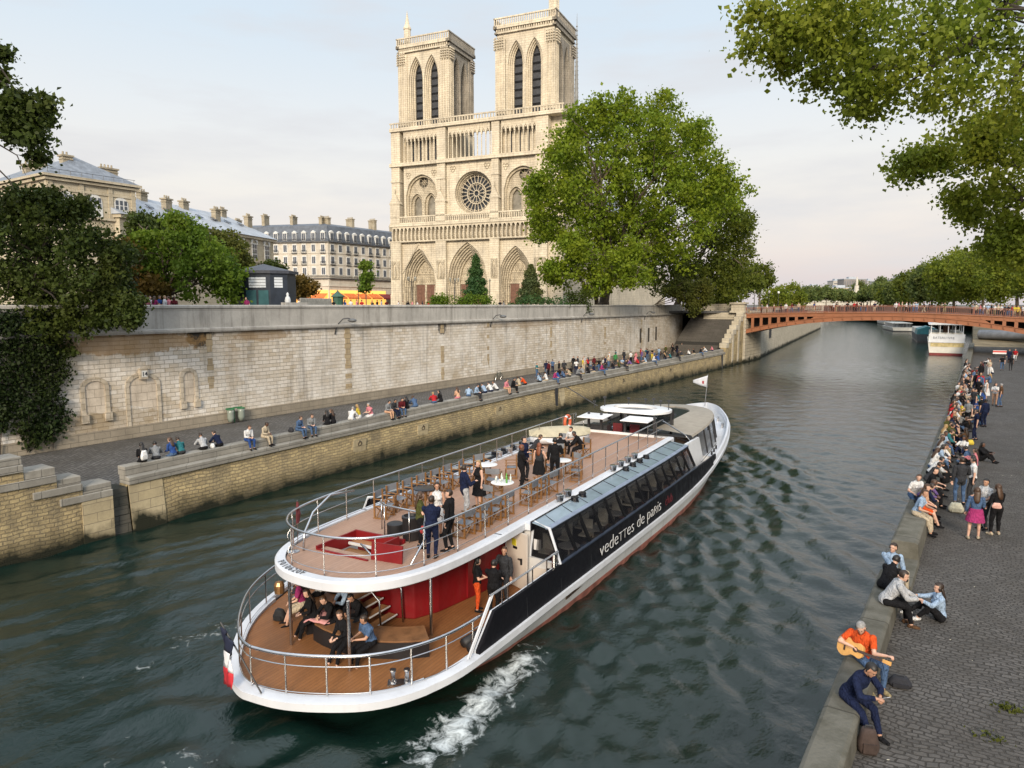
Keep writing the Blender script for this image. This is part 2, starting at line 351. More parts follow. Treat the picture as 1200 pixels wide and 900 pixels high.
S_UPW = stone('upper_wall_stone', (.78, .73, .66), (.58, .50, .39), (.33, .28, .21), .62, .27, .016, (.34, .26, .16), .6, .38, bmp=.06, white=((.82, .79, .74), .5), streak=.5, distort=.035, spots=((27.9, 7.9, 1.0, .75, (.03, .027, .023), .95), (54, 7.9, .7, .8, (.05, .045, .04), .8), (23.5, 7.6, 5.0, .65, (.36, .215, .085), .7), (21, 2.8, 4, 1.0, (.30, .22, .12), .5), (33, 7.8, 2.5, .45, (.30, .19, .09), .6), (30.2, 5.6, .6, 2.0, (.42, .30, .17), .25), (70, 7.7, 9, .35, (.28, .2, .12), .5)))
S_PAR = stone('parapet_stone', (.50, .48, .44), (.44, .42, .385), (.30, .29, .27), 2.4, 1.6, .006, (.24, .23, .21), .6, .5, bmp=.012, streak=.6)
S_LQ = stone('quay_setts', (.175, .165, .155), (.105, .10, .095), (.045, .042, .038), .30, .18, .025, (.075, .068, .058), .75, .45, axes='floor', bmp=.04, distort=.12, wavy=.4)
S_RQ = stone('right_quay_setts', (.135, .125, .116), (.092, .086, .081), (.048, .044, .039), .19, .122, .016, (.06, .053, .045), .7, .7, axes='floor', bmp=.06, distort=.22, wavy=.9)
S_LED = stone('ledge_concrete', (.155, .147, .12), (.125, .118, .098), (.06, .055, .045), 2.1, 1.9, .02, (.055, .052, .036), .8, 1.6, axes='floor2', bmp=.03)
S_RW = stone('right_quay_face', (.26, .23, .16), (.2, .18, .12), (.1, .09, .07), .6, .3, .02, (.08, .08, .05), .6, .6, wl=.9)
ASPH = M('street_asphalt', (.09, .088, .085), .9, .2, .8)
LAND = M('land', (.10, .10, .085), .9, .25, .05)
# left lower quay: floor, embankment wall, coping and seat wall
ysl = [16.0, 20, 25, 30, 36, 42, 50, 60, 75, 90, 105, 113]
mb = MB(); ysq = [-20, 0, 10, 15] + ysl + [125, 135]
mb.loft([[(LW(y) - .9, y, LQZ), (UW(y) + .3, y, LQZ), (UW(y) + .3, y, -1), (LW(y) - .9, y, -1)] for y in ysq]); tag(mb.build('left_quay', S_LQ), kind='structure')
ew = thing('embankment_wall', 'low tan stone embankment wall rising from the water below the left quay', 'wall')
strip([(-.9, -1), (.05, -1), (.0, 0), (-.22, 2.08), (-.9, 2.08)], LW, ysl).build('masonry', S_EMB, ew)
strip([(-.9, 2.08), (-.10, 2.08), (-.10, 2.40), (-.40, 2.44), (-.9, 2.44)], LW, ysl).build('coping', S_COP, ew, bevel=.02)
strip([(-1.0, 2.44), (-.42, 2.44), (-.42, 2.86), (-1.0, 2.86)], LW, ysl).build('seat_wall', S_COP, ew, bevel=.03)
for y0, y1 in ((16.0, 17.6), (56, 57), (58, 59.2), (111.6, 113)):
    strip([(-.3, -.5), (.09, -.5), (.04, 0), (-.175, 2.06), (-.3, 2.06)], LW, [y0, y1]).build('quoin', S_ASH, ew)
SLOT_STONE = stone('ladder_slot_stone', (.13, .12, .10), (.10, .095, .08), (.05, .05, .04), .8, .4, .02, (.05, .05, .035), .5, .6)  # darker stone for the ladder recess than for the walls around
for y in (57.2, 110.9):                                    # dark ladder chases in the wall
    mb = MB(); mb.obox((LW(y) - .06, y + .25, 1.0), (.14, .45, 2.3)); mb.build('ladder_slot', DARKM, ew)
RING = M('rusty_iron', (.05, .035, .025), .7, .3, 9)
def ring(y, z, parent):
    mb = MB(); x = LW(y) - .08 * z
    mb.tube([(x + .10 + .03 * math.sin(a), y + .14 * math.cos(a), z - .02 + .14 * math.sin(a)) for a in [k * math.pi / 6 for k in range(12)]], .022, 5, True)
    mb.obox((x + .05, y, z + .14), (.12, .08, .08)); mb.build('mooring_ring', RING, parent)
for y in (30.6, 37, 47.3, 73, 88): ring(y, 1.45, ew)
for y in (30.2, 36.6, 46.9):
    MB().obox((LW(y) - .10, y + .4, 1.3), (.06, 1.1, .8), ry=.1).build('ring_stone', S_ASH, ew)
# near stair wall, rising to the left in coping steps
sw = thing('stair_wall', 'stepped stone stair wall rising to the left beside the ladder recess', 'wall')
prof = [(15.2, 2.45), (14.0, 2.45), (14.0, 2.95), (13.05, 2.95), (13.05, 3.5), (11.9, 3.5), (11.9, 4.15), (10.4, 4.15), (10.4, 4.8), (8, 4.8), (8, 5.3), (4, 5.3), (4, 5.8), (-6, 5.8), (-6, -1), (15.2, -1)]
mb = MB(); mb.xprism([(a, b - (.62 if b > 0 else 0)) for a, b in prof], 'x', -31.6, LW(14) - .02); mb.build('masonry', S_EMB, sw)
mb = MB()
for a, b, z in ((14.0, 15.2, 2.45), (13.05, 14.0, 2.95), (11.9, 13.05, 3.5), (10.4, 11.9, 4.15), (8, 10.4, 4.8), (4, 8, 5.3), (-6, 4, 5.8)):
    mb.box(-31.7, LW(14) + .06, a - .9 if a > 4 else a, b - .004, z - .618, z - .32); mb.box(-31.6, LW(14) - .05, a + .003, b, z - .317, z)
mb.build('coping_step', S_COP, sw, bevel=.03)
MB().obox((LW(15) + .0, 14.55, .85), (.1, 1.25, 1.95)).build('quoin', S_ASH, sw)
ring(14.7, 1.35, sw)
mb = MB()
for k in range(10): mb.box(-31.55 - .03 * k, -30.85 + .028 * (9 - k) , 15.21, 15.99, -.4 + k * .24, -.4 + (k + 1) * .24 - .012)
mb.build('ladder_recess', SLOT_STONE, sw)
# upper quay wall with parapet
yu = [-20, 0, 12, 25, 40, 60, 80, 100, 118, 126]
uw = thing('quay_wall', 'tall pale limestone quay wall with grey parapet behind the left quay', 'wall')
strip([(-.8, -1), (.06, -1), (.0, 8.16), (-.8, 8.16)], UW, yu).build('masonry', S_UPW, uw)
strip([(-.3, 1.75), (.16, 1.75), (.13, 2.5), (-.3, 2.54)], UW, yu).build('plinth', stone('plinth_stone', (.36, .31, .24), (.30, .26, .2), (.16, .14, .11), .9, .4, .012, (.15, .13, .1), .6, .5), uw)
strip([(-.62, 8.17), (.26, 8.17), (.30, 8.28), (.30, 8.40), (.22, 8.46), (-.62, 8.46)], UW, yu).build('cornice', S_PAR, uw)
strip([(-.5, 8.463), (.1, 8.463), (.1, 9.76), (-.5, 9.76)], UW, yu).build('parapet', S_PAR, uw)
strip([(-.58, 9.763), (.18, 9.763), (.18, 9.93), (.12, 9.98), (-.5, 9.98), (-.58, 9.93)], UW, yu).build('parapet_coping', S_PAR, uw, bevel=.02)
S_FRM = stone('niche_frame_stone', (.60, .53, .43), (.50, .43, .33), (.26, .22, .16), .5, .35, .012, (.2, .16, .11), .55, 1.5)
S_FIL = stone('niche_infill', (.66, .58, .48), (.58, .50, .40), (.3, .25, .19), .7, .5, .012, (.26, .21, .16), .6, 1.0)
def niche(yc, w, z0, zs, zt, name, sill):
    X = UW(yc) + .0
    pts_i = [(yc - w / 2, z0)] + [(yc + w / 2 * math.cos(t), zs + (zt - zs) * math.sin(t)) for t in [math.pi - k * math.pi / 8 for k in range(9)]] + [(yc + w / 2, z0)]
    t_ = .24; pts_o = [(yc - w / 2 - t_, z0)] + [(yc + (w / 2 + t_) * math.cos(t), zs + (zt - zs + t_) * math.sin(t)) for t in [math.pi - k * math.pi / 8 for k in range(9)]] + [(yc + w / 2 + t_, z0)]
    n = len(pts_i); mb = MB(); x0, x1 = X - .1, X + .09
    vs = [(x1, *p) for p in pts_o] + [(x1, *p) for p in pts_i] + [(x0, *p) for p in pts_o] + [(x0, *p) for p in pts_i]
    fs = []
    for i in range(n - 1): fs += [(i, i + 1, n + i + 1, n + i), (2 * n + i, 2 * n + i + 1, i + 1, i), (n + i, n + i + 1, 3 * n + i + 1, 3 * n + i)]
    mb.add(vs, fs)
    if sill:
        for q in (-1, 1): mb.box(X - .1, X + .2, yc + q * (w / 2 + .1) - .2, yc + q * (w / 2 + .1) + .2, z0 - .45, z0 + .05)
    fr = mb.build(name, S_FRM, uw)
    MB().xprism(pts_i, 'x', X - .05, X + .03).build('infill', S_FIL, fr)
    return fr
niche(20.95, 1.15, 3.5, 5.1, 5.5, 'blind_window', True)
door_fr = niche(23.85, 1.75, 1.8, 5.0, 5.55, 'blind_doorway', False)
niche(26.95, .8, 3.6, 5.2, 5.6, 'blind_window', True)
MB().box(UW(24) - .05, UW(24) + .27, 23.62, 24.12, 5.35, 6.05).build('keystone', S_FRM, door_fr, bevel=.02)
MB().box(UW(24) + .27, UW(24) + .285, 23.70, 24.05, 5.5, 5.9).build('number_plate', M('plate_white', (.6, .6, .57), .5), door_fr)
text_mesh('plate_number', '14', .36, M('plate_ink', (.012, .012, .02), .5), Matrix.Translation((UW(24) + .288, 23.70, 5.57)) @ Matrix.Rotation(R(90), 4, 'Z') @ Matrix.Rotation(R(90), 4, 'X'), door_fr, .003, off=.008)
S_PIL = stone('pilaster_stone', (.47, .38, .25), (.40, .31, .19), (.2, .16, .11), .7, .45, .014, (.25, .19, .12), .4, .8)
for yc, w in ((28.6, .5), (41.3, .7), (54, .55), (62, .5), (76, .6), (92, .6), (106, .5)):
    mb = MB()
    for k in range(13):
        if random.Random(int(yc * 10) + k).random() < .72:
            ww = w * (1 if k % 2 else .75); mb.box(UW(yc) - .1, UW(yc) + .03, yc - ww / 2, yc + ww / 2, 2.6 + k * .42, 2.6 + k * .42 + .405)
    mb.build('quoin_patch', S_PIL, uw)
for yc, z in ((105.5, 3.9), (109, 3.9), (112.4, 4.0)):
    MB().box(UW(yc) - .1, UW(yc) + .05, yc - .35, yc + .35, z, z + 2.3).build('wall_slit', M('slit_dark', (.06, .05, .04), .9), uw)
# streets and land behind the walls
mb = MB(); mb.prism([(UW(-60) - .4, -60), (UW(118) - .4, 118), (UW(118) - .5, 134), (-34, 134), (-36, 170), (-54, 318), (-96, 480), (-160, 620), (-420, 1000), (-1500, 1000), (-1500, -60)], STZ - 1.5, STZ); tag(mb.build('street', ASPH), kind='structure')
mb = MB(); mb.prism([(UW(118) - .4, 118), (-34.3, 125.3), (-34.3, 134), (UW(118) - .5, 134)][::-1], STZ - .35, STZ - .01); mb.build('stair_landing_floor', ASPH, uw)
mb = MB(); mb.prism([(14, -60), (2600, -60), (2600, 5500), (-2600, 5500), (-2600, 1000), (-420, 1000), (-230, 700), (-118, 640), (-46, 450), (1, 300), (13, 200), (14, 120)][::-1], 5, STZ - .05); tag(mb.build('far_ground', LAND), kind='structure')
# right lower quay
ysr = [-20, 0, 8, 11, 15, 20, 26, 31, 40, 50, 67, 85, 105, 125, 150]
mb = MB(); mb.loft([[(RW(y) + .3, y, RQZ), (16, y, RQZ), (16, y, -1), (RW(y) + .3, y, -1)][::-1] for y in ysr]); tag(mb.build('right_quay', S_RQ), kind='structure')
rk = thing('quay_ledge', 'low worn concrete ledge along the water edge of the cobbled right quay', 'ledge')
strip([(-.42, -1), (.6, -1), (.6, 2.3), (-.05, 2.3)][::-1], RW, ysr).build('quay_face', S_RW, rk)
strip([(-.06, 2.28), (.58, 2.28), (.54, 3.02), (.47, 3.06), (.04, 3.06), (-.03, 3.02)][::-1], RW, [-20, 0, 8, 11, 15, 20.3]).build('coping', S_LED, rk, bevel=.02)
strip([(-.06, 2.28), (.80, 2.28), (.70, 2.72), (-.03, 2.72)][::-1], RW, [20.3, 22.6]).build('coping', S_LED, rk, bevel=.02)
strip([(-.06, 2.28), (.72, 2.28), (.66, 3.16), (.58, 3.20), (.04, 3.20), (-.03, 3.16)][::-1], RW, [22.6, 26, 31, 40, 50, 67, 85, 105, 125, 150]).build('coping', S_LED, rk, bevel=.02)
rw = thing('retaining_wall', 'stone retaining wall along the inland side of the right quay', 'wall')
MB().box(14, 14.8, -20, 170, 2, 9.6).build('masonry', S_UPW, rw)
# far stone quay ramp beyond the footbridge on the right
rp = thing('stone_ramp', 'brown stone quay ramp under the right end of the iron footbridge', 'ramp')
mb = MB(); mb.xprism([(150, -1), (150, 2.4), (171, 5.0), (320, 5.0), (320, -1)], 'x', .4, 9); mb.build('masonry', stone('ramp_stone', (.27, .22, .14), (.2, .16, .1), (.1, .085, .06), .8, .35, .02, (.09, .075, .05), .6, .5, wl=.5), rp)
# stone stairs from quay to street, with the stepped side wall
st = thing('stone_stairs', 'wide dark stone stairs climbing from the left quay to the street', 'stairs')
mb = MB()
for k in range(40): mb.box(-42.4, -33.75, 113 + k * .31, 126, LQZ + k * .168 + .001, LQZ + (k + 1) * .168)
mb.build('steps', stone('stair_stone', (.11, .10, .09), (.085, .08, .07), (.03, .03, .028), 1.6, .3, .02, (.05, .045, .04), .4, .5, axes='floor'), st)
S_PALE = stone('abutment_stone', (.55, .50, .40), (.48, .43, .34), (.3, .27, .22), .9, .38, .012, (.30, .26, .19), .5, .5, wl=.3)
mb = MB(); mb.xprism([(113.02, -1), (113.02, 3.2), (124.6, 9.2), (126.6, 9.2), (126.6, -1)], 'x', -33.7, LW(118) - .05); mb.build('side_wall', S_EMB, st)
mb = MB()
for k in range(9): mb.box(-33.9, LW(118) + .03, 113.0 + k * 1.3, 113.0 + (k + 1) * 1.3 + .25, 3.05 + k * .685, 3.85 + k * .685 + .003 * k)
mb.build('coping_step', S_PALE, st, bevel=.03)
for y in (116.3, 119.6, 123): MB().box(-33, LW(118) + .05, y, y + .8, -.5, 4.2 + (y - 113) * .5).build('buttress_strip', S_PALE, st)
# ================================================================ BUILDINGS
BZ = 8.9
S_ND = stone('cathedral_limestone', (.73, .645, .495), (.64, .56, .425), (.45, .38, .275), 1.3, .5, .02, (.38, .33, .26), .6, .2, bmp=.04, streak=.5)
S_ND2 = stone('cathedral_carved_stone', (.66, .575, .43), (.58, .50, .37), (.34, .285, .205), .5, .4, .03, (.25, .21, .15), .75, .6, bmp=.08, streak=.55)
S_ND_SHADE = stone('cathedral_shaded_stone', (.40, .36, .30), (.35, .32, .27), (.24, .22, .19), 1.0, .5, .02, (.2, .18, .15), .7, .4, bmp=.05, streak=.6)  # stained stone, darker copy for tower sides and backs: shade put into the colour
LOUV = M('belfry_louvre', (.045, .048, .055), .7, .3, 2)
NDGL = glassy('rose_glass', (.035, .038, .045), .25)
LEAD = M('lead_roof', (.17, .19, .21), .55, .2, .6)
nd = thing('cathedral', 'pale gothic cathedral with two square towers and a rose window', 'cathedral', (-117.9, 128.015, BZ), R(9.25))
def zb(p): return (p[0], p[1], p[2] - BZ)
def NB(T=None): return MB((lambda p: zb(T(p))) if T else zb)
def parch(xl, xr, zs, zt, n=6):
    w = xr - xl; h = max(zt - zs, w / 2 + .01); r = (h * h + w * w / 4) / w; pts = []
    for k in range(n + 1):
        x = xl + w / 2 * k / n; pts.append((x, zs + math.sqrt(max(0, r * r - (xl + r - x) ** 2))))
    return pts + [(xl + xr - a, b) for a, b in pts[-2::-1]]
def arch_panel(mb, x0, x1, z0, z1, xl, xr, zs, zt, y0, y1):
    a = parch(xl, xr, zs, zt); h = len(a) // 2; xm = a[h][0]
    for poly in ([(x0, z0), (xl, z0)] + a[:h + 1] + [(xm, z1), (x0, z1)], [(xm, z1)] + a[h:] + [(xr, z0), (x1, z0), (x1, z1)]):
        n = len(poly)
        mb.add([(p[0], y0, p[1]) for p in poly] + [(p[0], y1, p[1]) for p in poly], [tuple(range(n)), tuple(range(2 * n - 1, n - 1, -1))] + [(i, n + i, n + (i + 1) % n, (i + 1) % n) for i in range(n)])
def hole_panel(mb, x0, x1, z0, z1, cx, cz, r, y0, y1, n=32):
    c, q = [], []
    for k in range(n):
        a = 2 * math.pi * k / n; ca, sa = math.cos(a), math.sin(a); c.append((cx + r * ca, cz + r * sa))
        t = min(((x1 if ca > 0 else x0) - cx) / ca if abs(ca) > 1e-6 else 1e9, ((z1 if sa > 0 else z0) - cz) / sa if abs(sa) > 1e-6 else 1e9); q.append((cx + t * ca, cz + t * sa))
    for cn in ((x0, z0), (x0, z1), (x1, z0), (x1, z1)):
        k = min(range(n), key=lambda i: (q[i][0] - cn[0]) ** 2 + (q[i][1] - cn[1]) ** 2); q[k] = cn
    vs = [(p[0], y0, p[1]) for p in q] + [(p[0], y0, p[1]) for p in c] + [(p[0], y1, p[1]) for p in c]
    mb.add(vs, [(i, (i + 1) % n, n + (i + 1) % n, n + i) for i in range(n)] + [(n + i, n + (i + 1) % n, 2 * n + (i + 1) % n, 2 * n + i) for i in range(n)])
def balustrade(mb, x0, x1, y, z0, z1, step=.55):
    mb.box(x0, x1, y, y + .35, z1 - .28, z1); mb.box(x0, x1, y, y + .35, z0, z0 + .2)
    n = max(2, int((x1 - x0) / step))
    for k in range(n): a = x0 + (x1 - x0) * (k + .5) / n; mb.box(a - .11, a + .11, y + .08, y + .28, z0 + .2, z1 - .28)
def build_cathedral():
    # core body up to the tower feet; portal bays stay open in front of it
    mb = NB(); mb.box(0.2, 43.3, 3.2, 14, 8.9, 43); mb.box(.4, 14.9, 2.0, 14, 43, 51); mb.box(26.6, 43.1, 2.0, 14, 43, 51); mb.box(15, 26.5, 8, 9, 43, 44)
    mb.box(8, 35.5, 14, 118, 8.9, 38); mb.box(1, 42.5, 14, 112, 8.9, 22)
    mb.box(-.2, 43.7, -.35, 2.5, 8.9, 9.5)
    mb.box(38.5, 43.4, 0, 3.3, 8.9, 43); mb.box(36.6, 38.6, .02, 3.3, 24.4, 43)
    mb.build('wall', S_ND, nd)
    mb = NB(); mb.xprism([(7.6, 38), (35.9, 38), (21.75, 48.5)], 'y', 14.2, 118); mb.build('roof', LEAD, nd)
    # lower storey spandrels round the three portals
    for x0, x1, zt, gab in ((2.3, 11.95, 23.2, True), (14.3, 25.58, 24.3, False), (27.5, 36.6, 23.1, False)):
        xm = (x0 + x1) / 2; w = x1 - x0
        p = NB(); arch_panel(p, x0 - .1, x1 + .1, 8.9, 24.9, x0 + .35, x1 - .35, 15.3, zt, 0, .5)
        po = p.build('portal', S_ND, nd)
        p = NB()
        for k in range(1, 6):
            g = .35 + .34 * k * w / 9.6; arch_panel(p, x0 - .1, x1 + .1, 8.9, 24.9, x0 + g, x1 - g, 15.3, zt - .52 * k, .5 * k, .5 * k + (.33 if k < 5 else .5))
        p.build('archivolt', S_ND2, po)
        g = .35 + .34 * 5 * w / 9.6
        p = NB(); p.box(x0 + g - .2, x1 - g + .2, 3.05, 3.3, 15.0, zt - 2.4); p.box(x0 + g - .2, x1 - g + .2, 2.85, 3.3, 14.8, 15.2); p.box(x0 + g - .2, x1 - g + .2, 2.9, 3.3, 17.2, 17.45)
        for k in range(9): a = x0 + g + .3 + (w - 2 * g - .6) * k / 8; p.ell((a, 3.0, 16.2), (.22, .16, .8), 6, 5)
        p.ell((xm, 2.98, 18.6), (.5, .25, 1.0), 8, 6); p.ell((xm - 1, 2.98, 18.3), (.32, .2, .75), 8, 6); p.ell((xm + 1, 2.98, 18.3), (.32, .2, .75), 8, 6)
        p.build('tympanum', S_ND2, po)
        DOOR = bpy.data.materials.get('door_wood') or M('door_wood', (.15, .075, .05), .7, .25, 2)
        for q in (-1, 1):
            p = NB(); dw = w / 2 - g - .35; p.box(xm + q * .25 + (0 if q > 0 else -dw), xm + q * .25 + (dw if q > 0 else 0), 3.0, 3.25, 8.95, 14.8); p.box(xm + q * (.25 + dw / 2) - .06, xm + q * (.25 + dw / 2) + .06, 2.95, 3.05, 9, 14.7); p.build('door', DOOR, po)
        p = NB(); p.box(xm - .25, xm + .25, 2.9, 3.3, 8.9, 14.8); p.ell((xm, 2.75, 12.4), (.25, .2, 1.1), 6, 5); p.build('door_pier', S_ND2, po)
        for q in (-1, 1):
            p = NB()
            for k in range(5): a = xm + q * (w / 2 - .55 - .34 * k); p.lathe([(.22, 11.2), (.26, 12.6), (.16, 13.6), (.12, 14.0), (.15, 14.3), (.02, 14.6)], (a, .25 + .5 * k, 0), 6); p.box(a - .25, a + .25, .05 + .5 * k, .56 + .5 * k, 8.9, 11.2)
            p.build('statue_row', S_ND2, po)
        if gab:
            p = NB()
            for q in (-1, 1): p.tube([(xm + q * (w / 2 - .2), -.1, 17.6), (xm, -.1, 24.6)], .22, 5)
            p.build('gable', S_ND, po)
    # buttresses
    for x0, x1 in ((-.35, 2.5), (12.1, 14.8), (26.1, 28.4), (36.7, 40)):
        p = NB(); p.box(x0, x1, -.9, .6, 8.9, 24.7); p.box(x0 - .1, x1 + .1, -1.05, .6, 8.9, 12.4)
        p.box(x0 + .1, x1 - .1, -.9, 3.2, 29.1, 33.7); p.xprism([(x0 - .1, 33.7), (x1 + .1, 33.7), ((x0 + x1) / 2, 36.4)], 'y', -1.0, .2); p.box((x0 + x1) / 2 - .16, (x0 + x1) / 2 + .16, -1, -.7, 36.2, 37.2)
        p.box(x0 + .3, x1 - .3, -.35, 3.2, 33.7, 42.4); p.box(x0 + .2, x1 - .2, -.55, 3.2, 38.8, 39.3)
        p.box(x0 + .2, x1 - .2, -.15, 3.2, 43.2, 50.8)
        bt = p.build('buttress', S_ND, nd)
        p = NB(); p.box(x0 + .35, x1 - .35, -1.0, -.7, 16.0, 16.4); arch_panel(p, x0 + .35, x1 - .35, 16.4, 20.4, x0 + .75, x1 - .75, 18.6, 20.0, -1.15, -.85)
        p.lathe([(.3, 16.4), (.36, 17.4), (.22, 18.4), (.14, 18.6), (.17, 18.9), (.02, 19.2)], ((x0 + x1) / 2, -1.0, 0), 6); p.build('niche_statue', S_ND2, bt)
    p = NB(); p.box(-.5, 43.7, -1.0, 3.3, 24.75, 25.05); p.box(-.5, 43.7, -1.0, 3.3, 28.45, 29.1); p.box(-.4, 43.6, -.7, 3.3, 42.4, 43.2); p.box(-.3, 43.5, -.6, 3.2, 50.5, 51.1)
    p.build('string_course', S_ND, nd)
    # gallery of kings
    n = 40; p = NB(); p.box(0, 43.4, .5, 3.2, 25.05, 28.45)
    for k in range(n + 1): a = .2 + 43 * k / n; p.box(a - .12, a + .12, -.85, .55, 25.05, 27.6)
    for k in range(n): a = .2 + 43 * k / n; arch_panel(p, a, a + 43 / n, 27.3, 28.46, a + .15, a + 43 / n - .15, 27.5, 28.1, -.8, .5)
    gal = p.build('kings_gallery', S_ND, nd)
    p = NB(); p.lathe([(.30, 25.1), (.33, 25.9), (.27, 26.6), (.13, 26.85), (.16, 27.1), (.12, 27.3), (.02, 27.4)], (.2 + 43 / n / 2, -.2, 0), 7); k0 = p.build('king_statue', S_ND2, gal, True)
    for k in range(1, n - 9): c = k0.copy(); COL.objects.link(c); c.location.x += 43 / n * k
    p = NB(); balustrade(p, -.3, 43.5, -.9, 29.1, 30.75); p.build('balustrade', S_ND, nd)
    # rose storey
    def twin(x0, x1):
        xm = (x0 + x1) / 2
        p = NB(); arch_panel(p, x0, x1, 29, 42.5, x0 + .5, x1 - .5, 35.6, 40.4, .3, .9); w = p.build('window_bay', S_ND, nd)
        p = NB(); arch_panel(p, x0, x1, 29, 42.5, x0 + .9, x1 - .9, 35.6, 39.9, .9, 1.3); p.build('moulding', S_ND2, w)
        p = NB()
        arch_panel(p, x0, xm, 29, 37.0, x0 + 1.3, xm - .25, 33.8, 36.2, 1.3, 1.8); arch_panel(p, xm, x1, 29, 37.0, xm + .25, x1 - 1.3, 33.8, 36.2, 1.3, 1.8)
        hole_panel(p, x0, x1, 37.0, 42.5, xm, 38.7, 1.25, 1.4, 1.8, 16)
        arch_panel(p, x0, xm, 29, 37.0, x0 + 1.9, xm - .8, 33.6, 35.7, 1.8, 2.3); arch_panel(p, xm, x1, 29, 37.0, xm + .8, x1 - 1.9, 33.6, 35.7, 1.8, 2.3)
        for k in range(8): a = k * math.pi / 4; p.tube([(xm, 1.7, 38.7), (xm + 1.2 * math.cos(a), 1.7, 38.7 + 1.2 * math.sin(a))], .07, 4)
        p.tube([(xm + .5 * math.cos(a), 1.7, 38.7 + .5 * math.sin(a)) for a in [k * math.pi / 6 for k in range(12)]], .08, 4, True)
        p.build('tracery', S_ND2, w)
        p = NB(); p.box(x0, x1, 2.4, 2.6, 29.1, 42.3); p.build('glass', M('bay_glass', (.22, .20, .16), .5, .3, .7) if not bpy.data.materials.get('bay_glass') else bpy.data.materials['bay_glass'], w)
    twin(3.0, 12.6); twin(28.6, 38.6)
    p = NB(); hole_panel(p, 14.6, 26.6, 29, 42.5, 21.5, 35.4, 4.75, .3, .9); rw_ = p.build('rose_window', S_ND, nd)
    p = NB(); hole_panel(p, 14.8, 27, 29, 42.5, 21.5, 35.4, 4.5, .9, 1.4); hole_panel(p, 14.8, 27, 29, 42.5, 21.5, 35.4, 4.25, 1.4, 2.3); p.build('moulding', S_ND2, rw_)
    p = NB(); cx, cz = 21.5, 35.4
    P = lambda r, a: (cx + r * math.cos(a), 1.9, cz + r * math.sin(a))
    for r, q in ((.65, .13), (2.35, .14), (4.3, .2)): p.tube([P(r, 2 * math.pi * k / 36) for k in range(36)], q, 5, True)
    for k in range(12): p.tube([P(.65, k * math.pi / 6), P(2.35, k * math.pi / 6)], .09, 4)
    for k in range(24):
        a = k * math.pi / 12 + .13; p.tube([P(2.3, a), P(4.0, a)], .10, 4)
        p.tube([P(4.15, a), P(3.75, a + .04), P(3.95, a + .131), P(3.75, a + .222), P(4.15, a + .262)], .09, 4)
    for k in range(12): a = k * math.pi / 6; p.tube([P(2.0, a), P(1.85, a + .08), P(2.15, a + .262), P(1.85, a + .44), P(2.0, a + .52)], .08, 4)
    p.build('tracery', S_ND, rw_)
    p = NB(); p.box(16.5, 27.5, 2.5, 2.7, 30, 41); p.build('glass', NDGL, rw_)
    for cx_, cz_ in ((4.3, 40.4), (11.2, 40.6), (16.3, 41.0), (25.0, 41.1), (29.6, 40.6)):
        p = NB()
        for k in range(3): a = k * 2.09 + .5; p.tube([(cx_ + .38 * math.cos(a) + .36 * math.cos(b), .25, cz_ + .38 * math.sin(a) + .36 * math.sin(b)) for b in [j * math.pi / 4 for j in range(8)]], .1, 4, True)
        p.build('trefoil', S_ND2, nd)
    # open arcade under the towers
    def arcade(x0, x1, solid):
        n = max(4, int((x1 - x0) / 1.0)); p = NB(); d = (x1 - x0) / n
        for k in range(n + 1): a = x0 + d * k; p.lathe([(.2, 43.2), (.15, 43.5), (.13, 47.8), (.24, 48.2)], (a, .25, 0), 6)
        for k in range(n): a = x0 + d * k; arch_panel(p, a, a + d, 48.0, 50.6, a + .14, a + d - .14, 48.1, 49.2, .05, .45)
        for k in range(n - 1): a = x0 + d * (k + .5); p.tube([(a, .1, 48.6), (a + d / 2, .1, 50.1), (a + d, .1, 48.6)], .1, 4)
        p.box(x0, x1, .0, .5, 50.1, 50.6)
        ar = p.build('arcade', S_ND, nd)
        if solid:
            p = NB()
            for k in range(1, n, 2): a = x0 + d * (k + .5); p.box(a - .2, a + .2, 1.85, 2.1, 43.8, 48.4)
            p.build('slit_window', LOUV, ar)
    arcade(3.2, 12.4, True); arcade(15.2, 25.8, False); arcade(28.6, 39.2, True)
    p = NB(); balustrade(p, -.3, 43.5, -.5, 51.1, 52.5, .7); p.box(15, 26.5, .2, 8, 50.55, 51.0); p.build('balustrade', S_ND, nd)
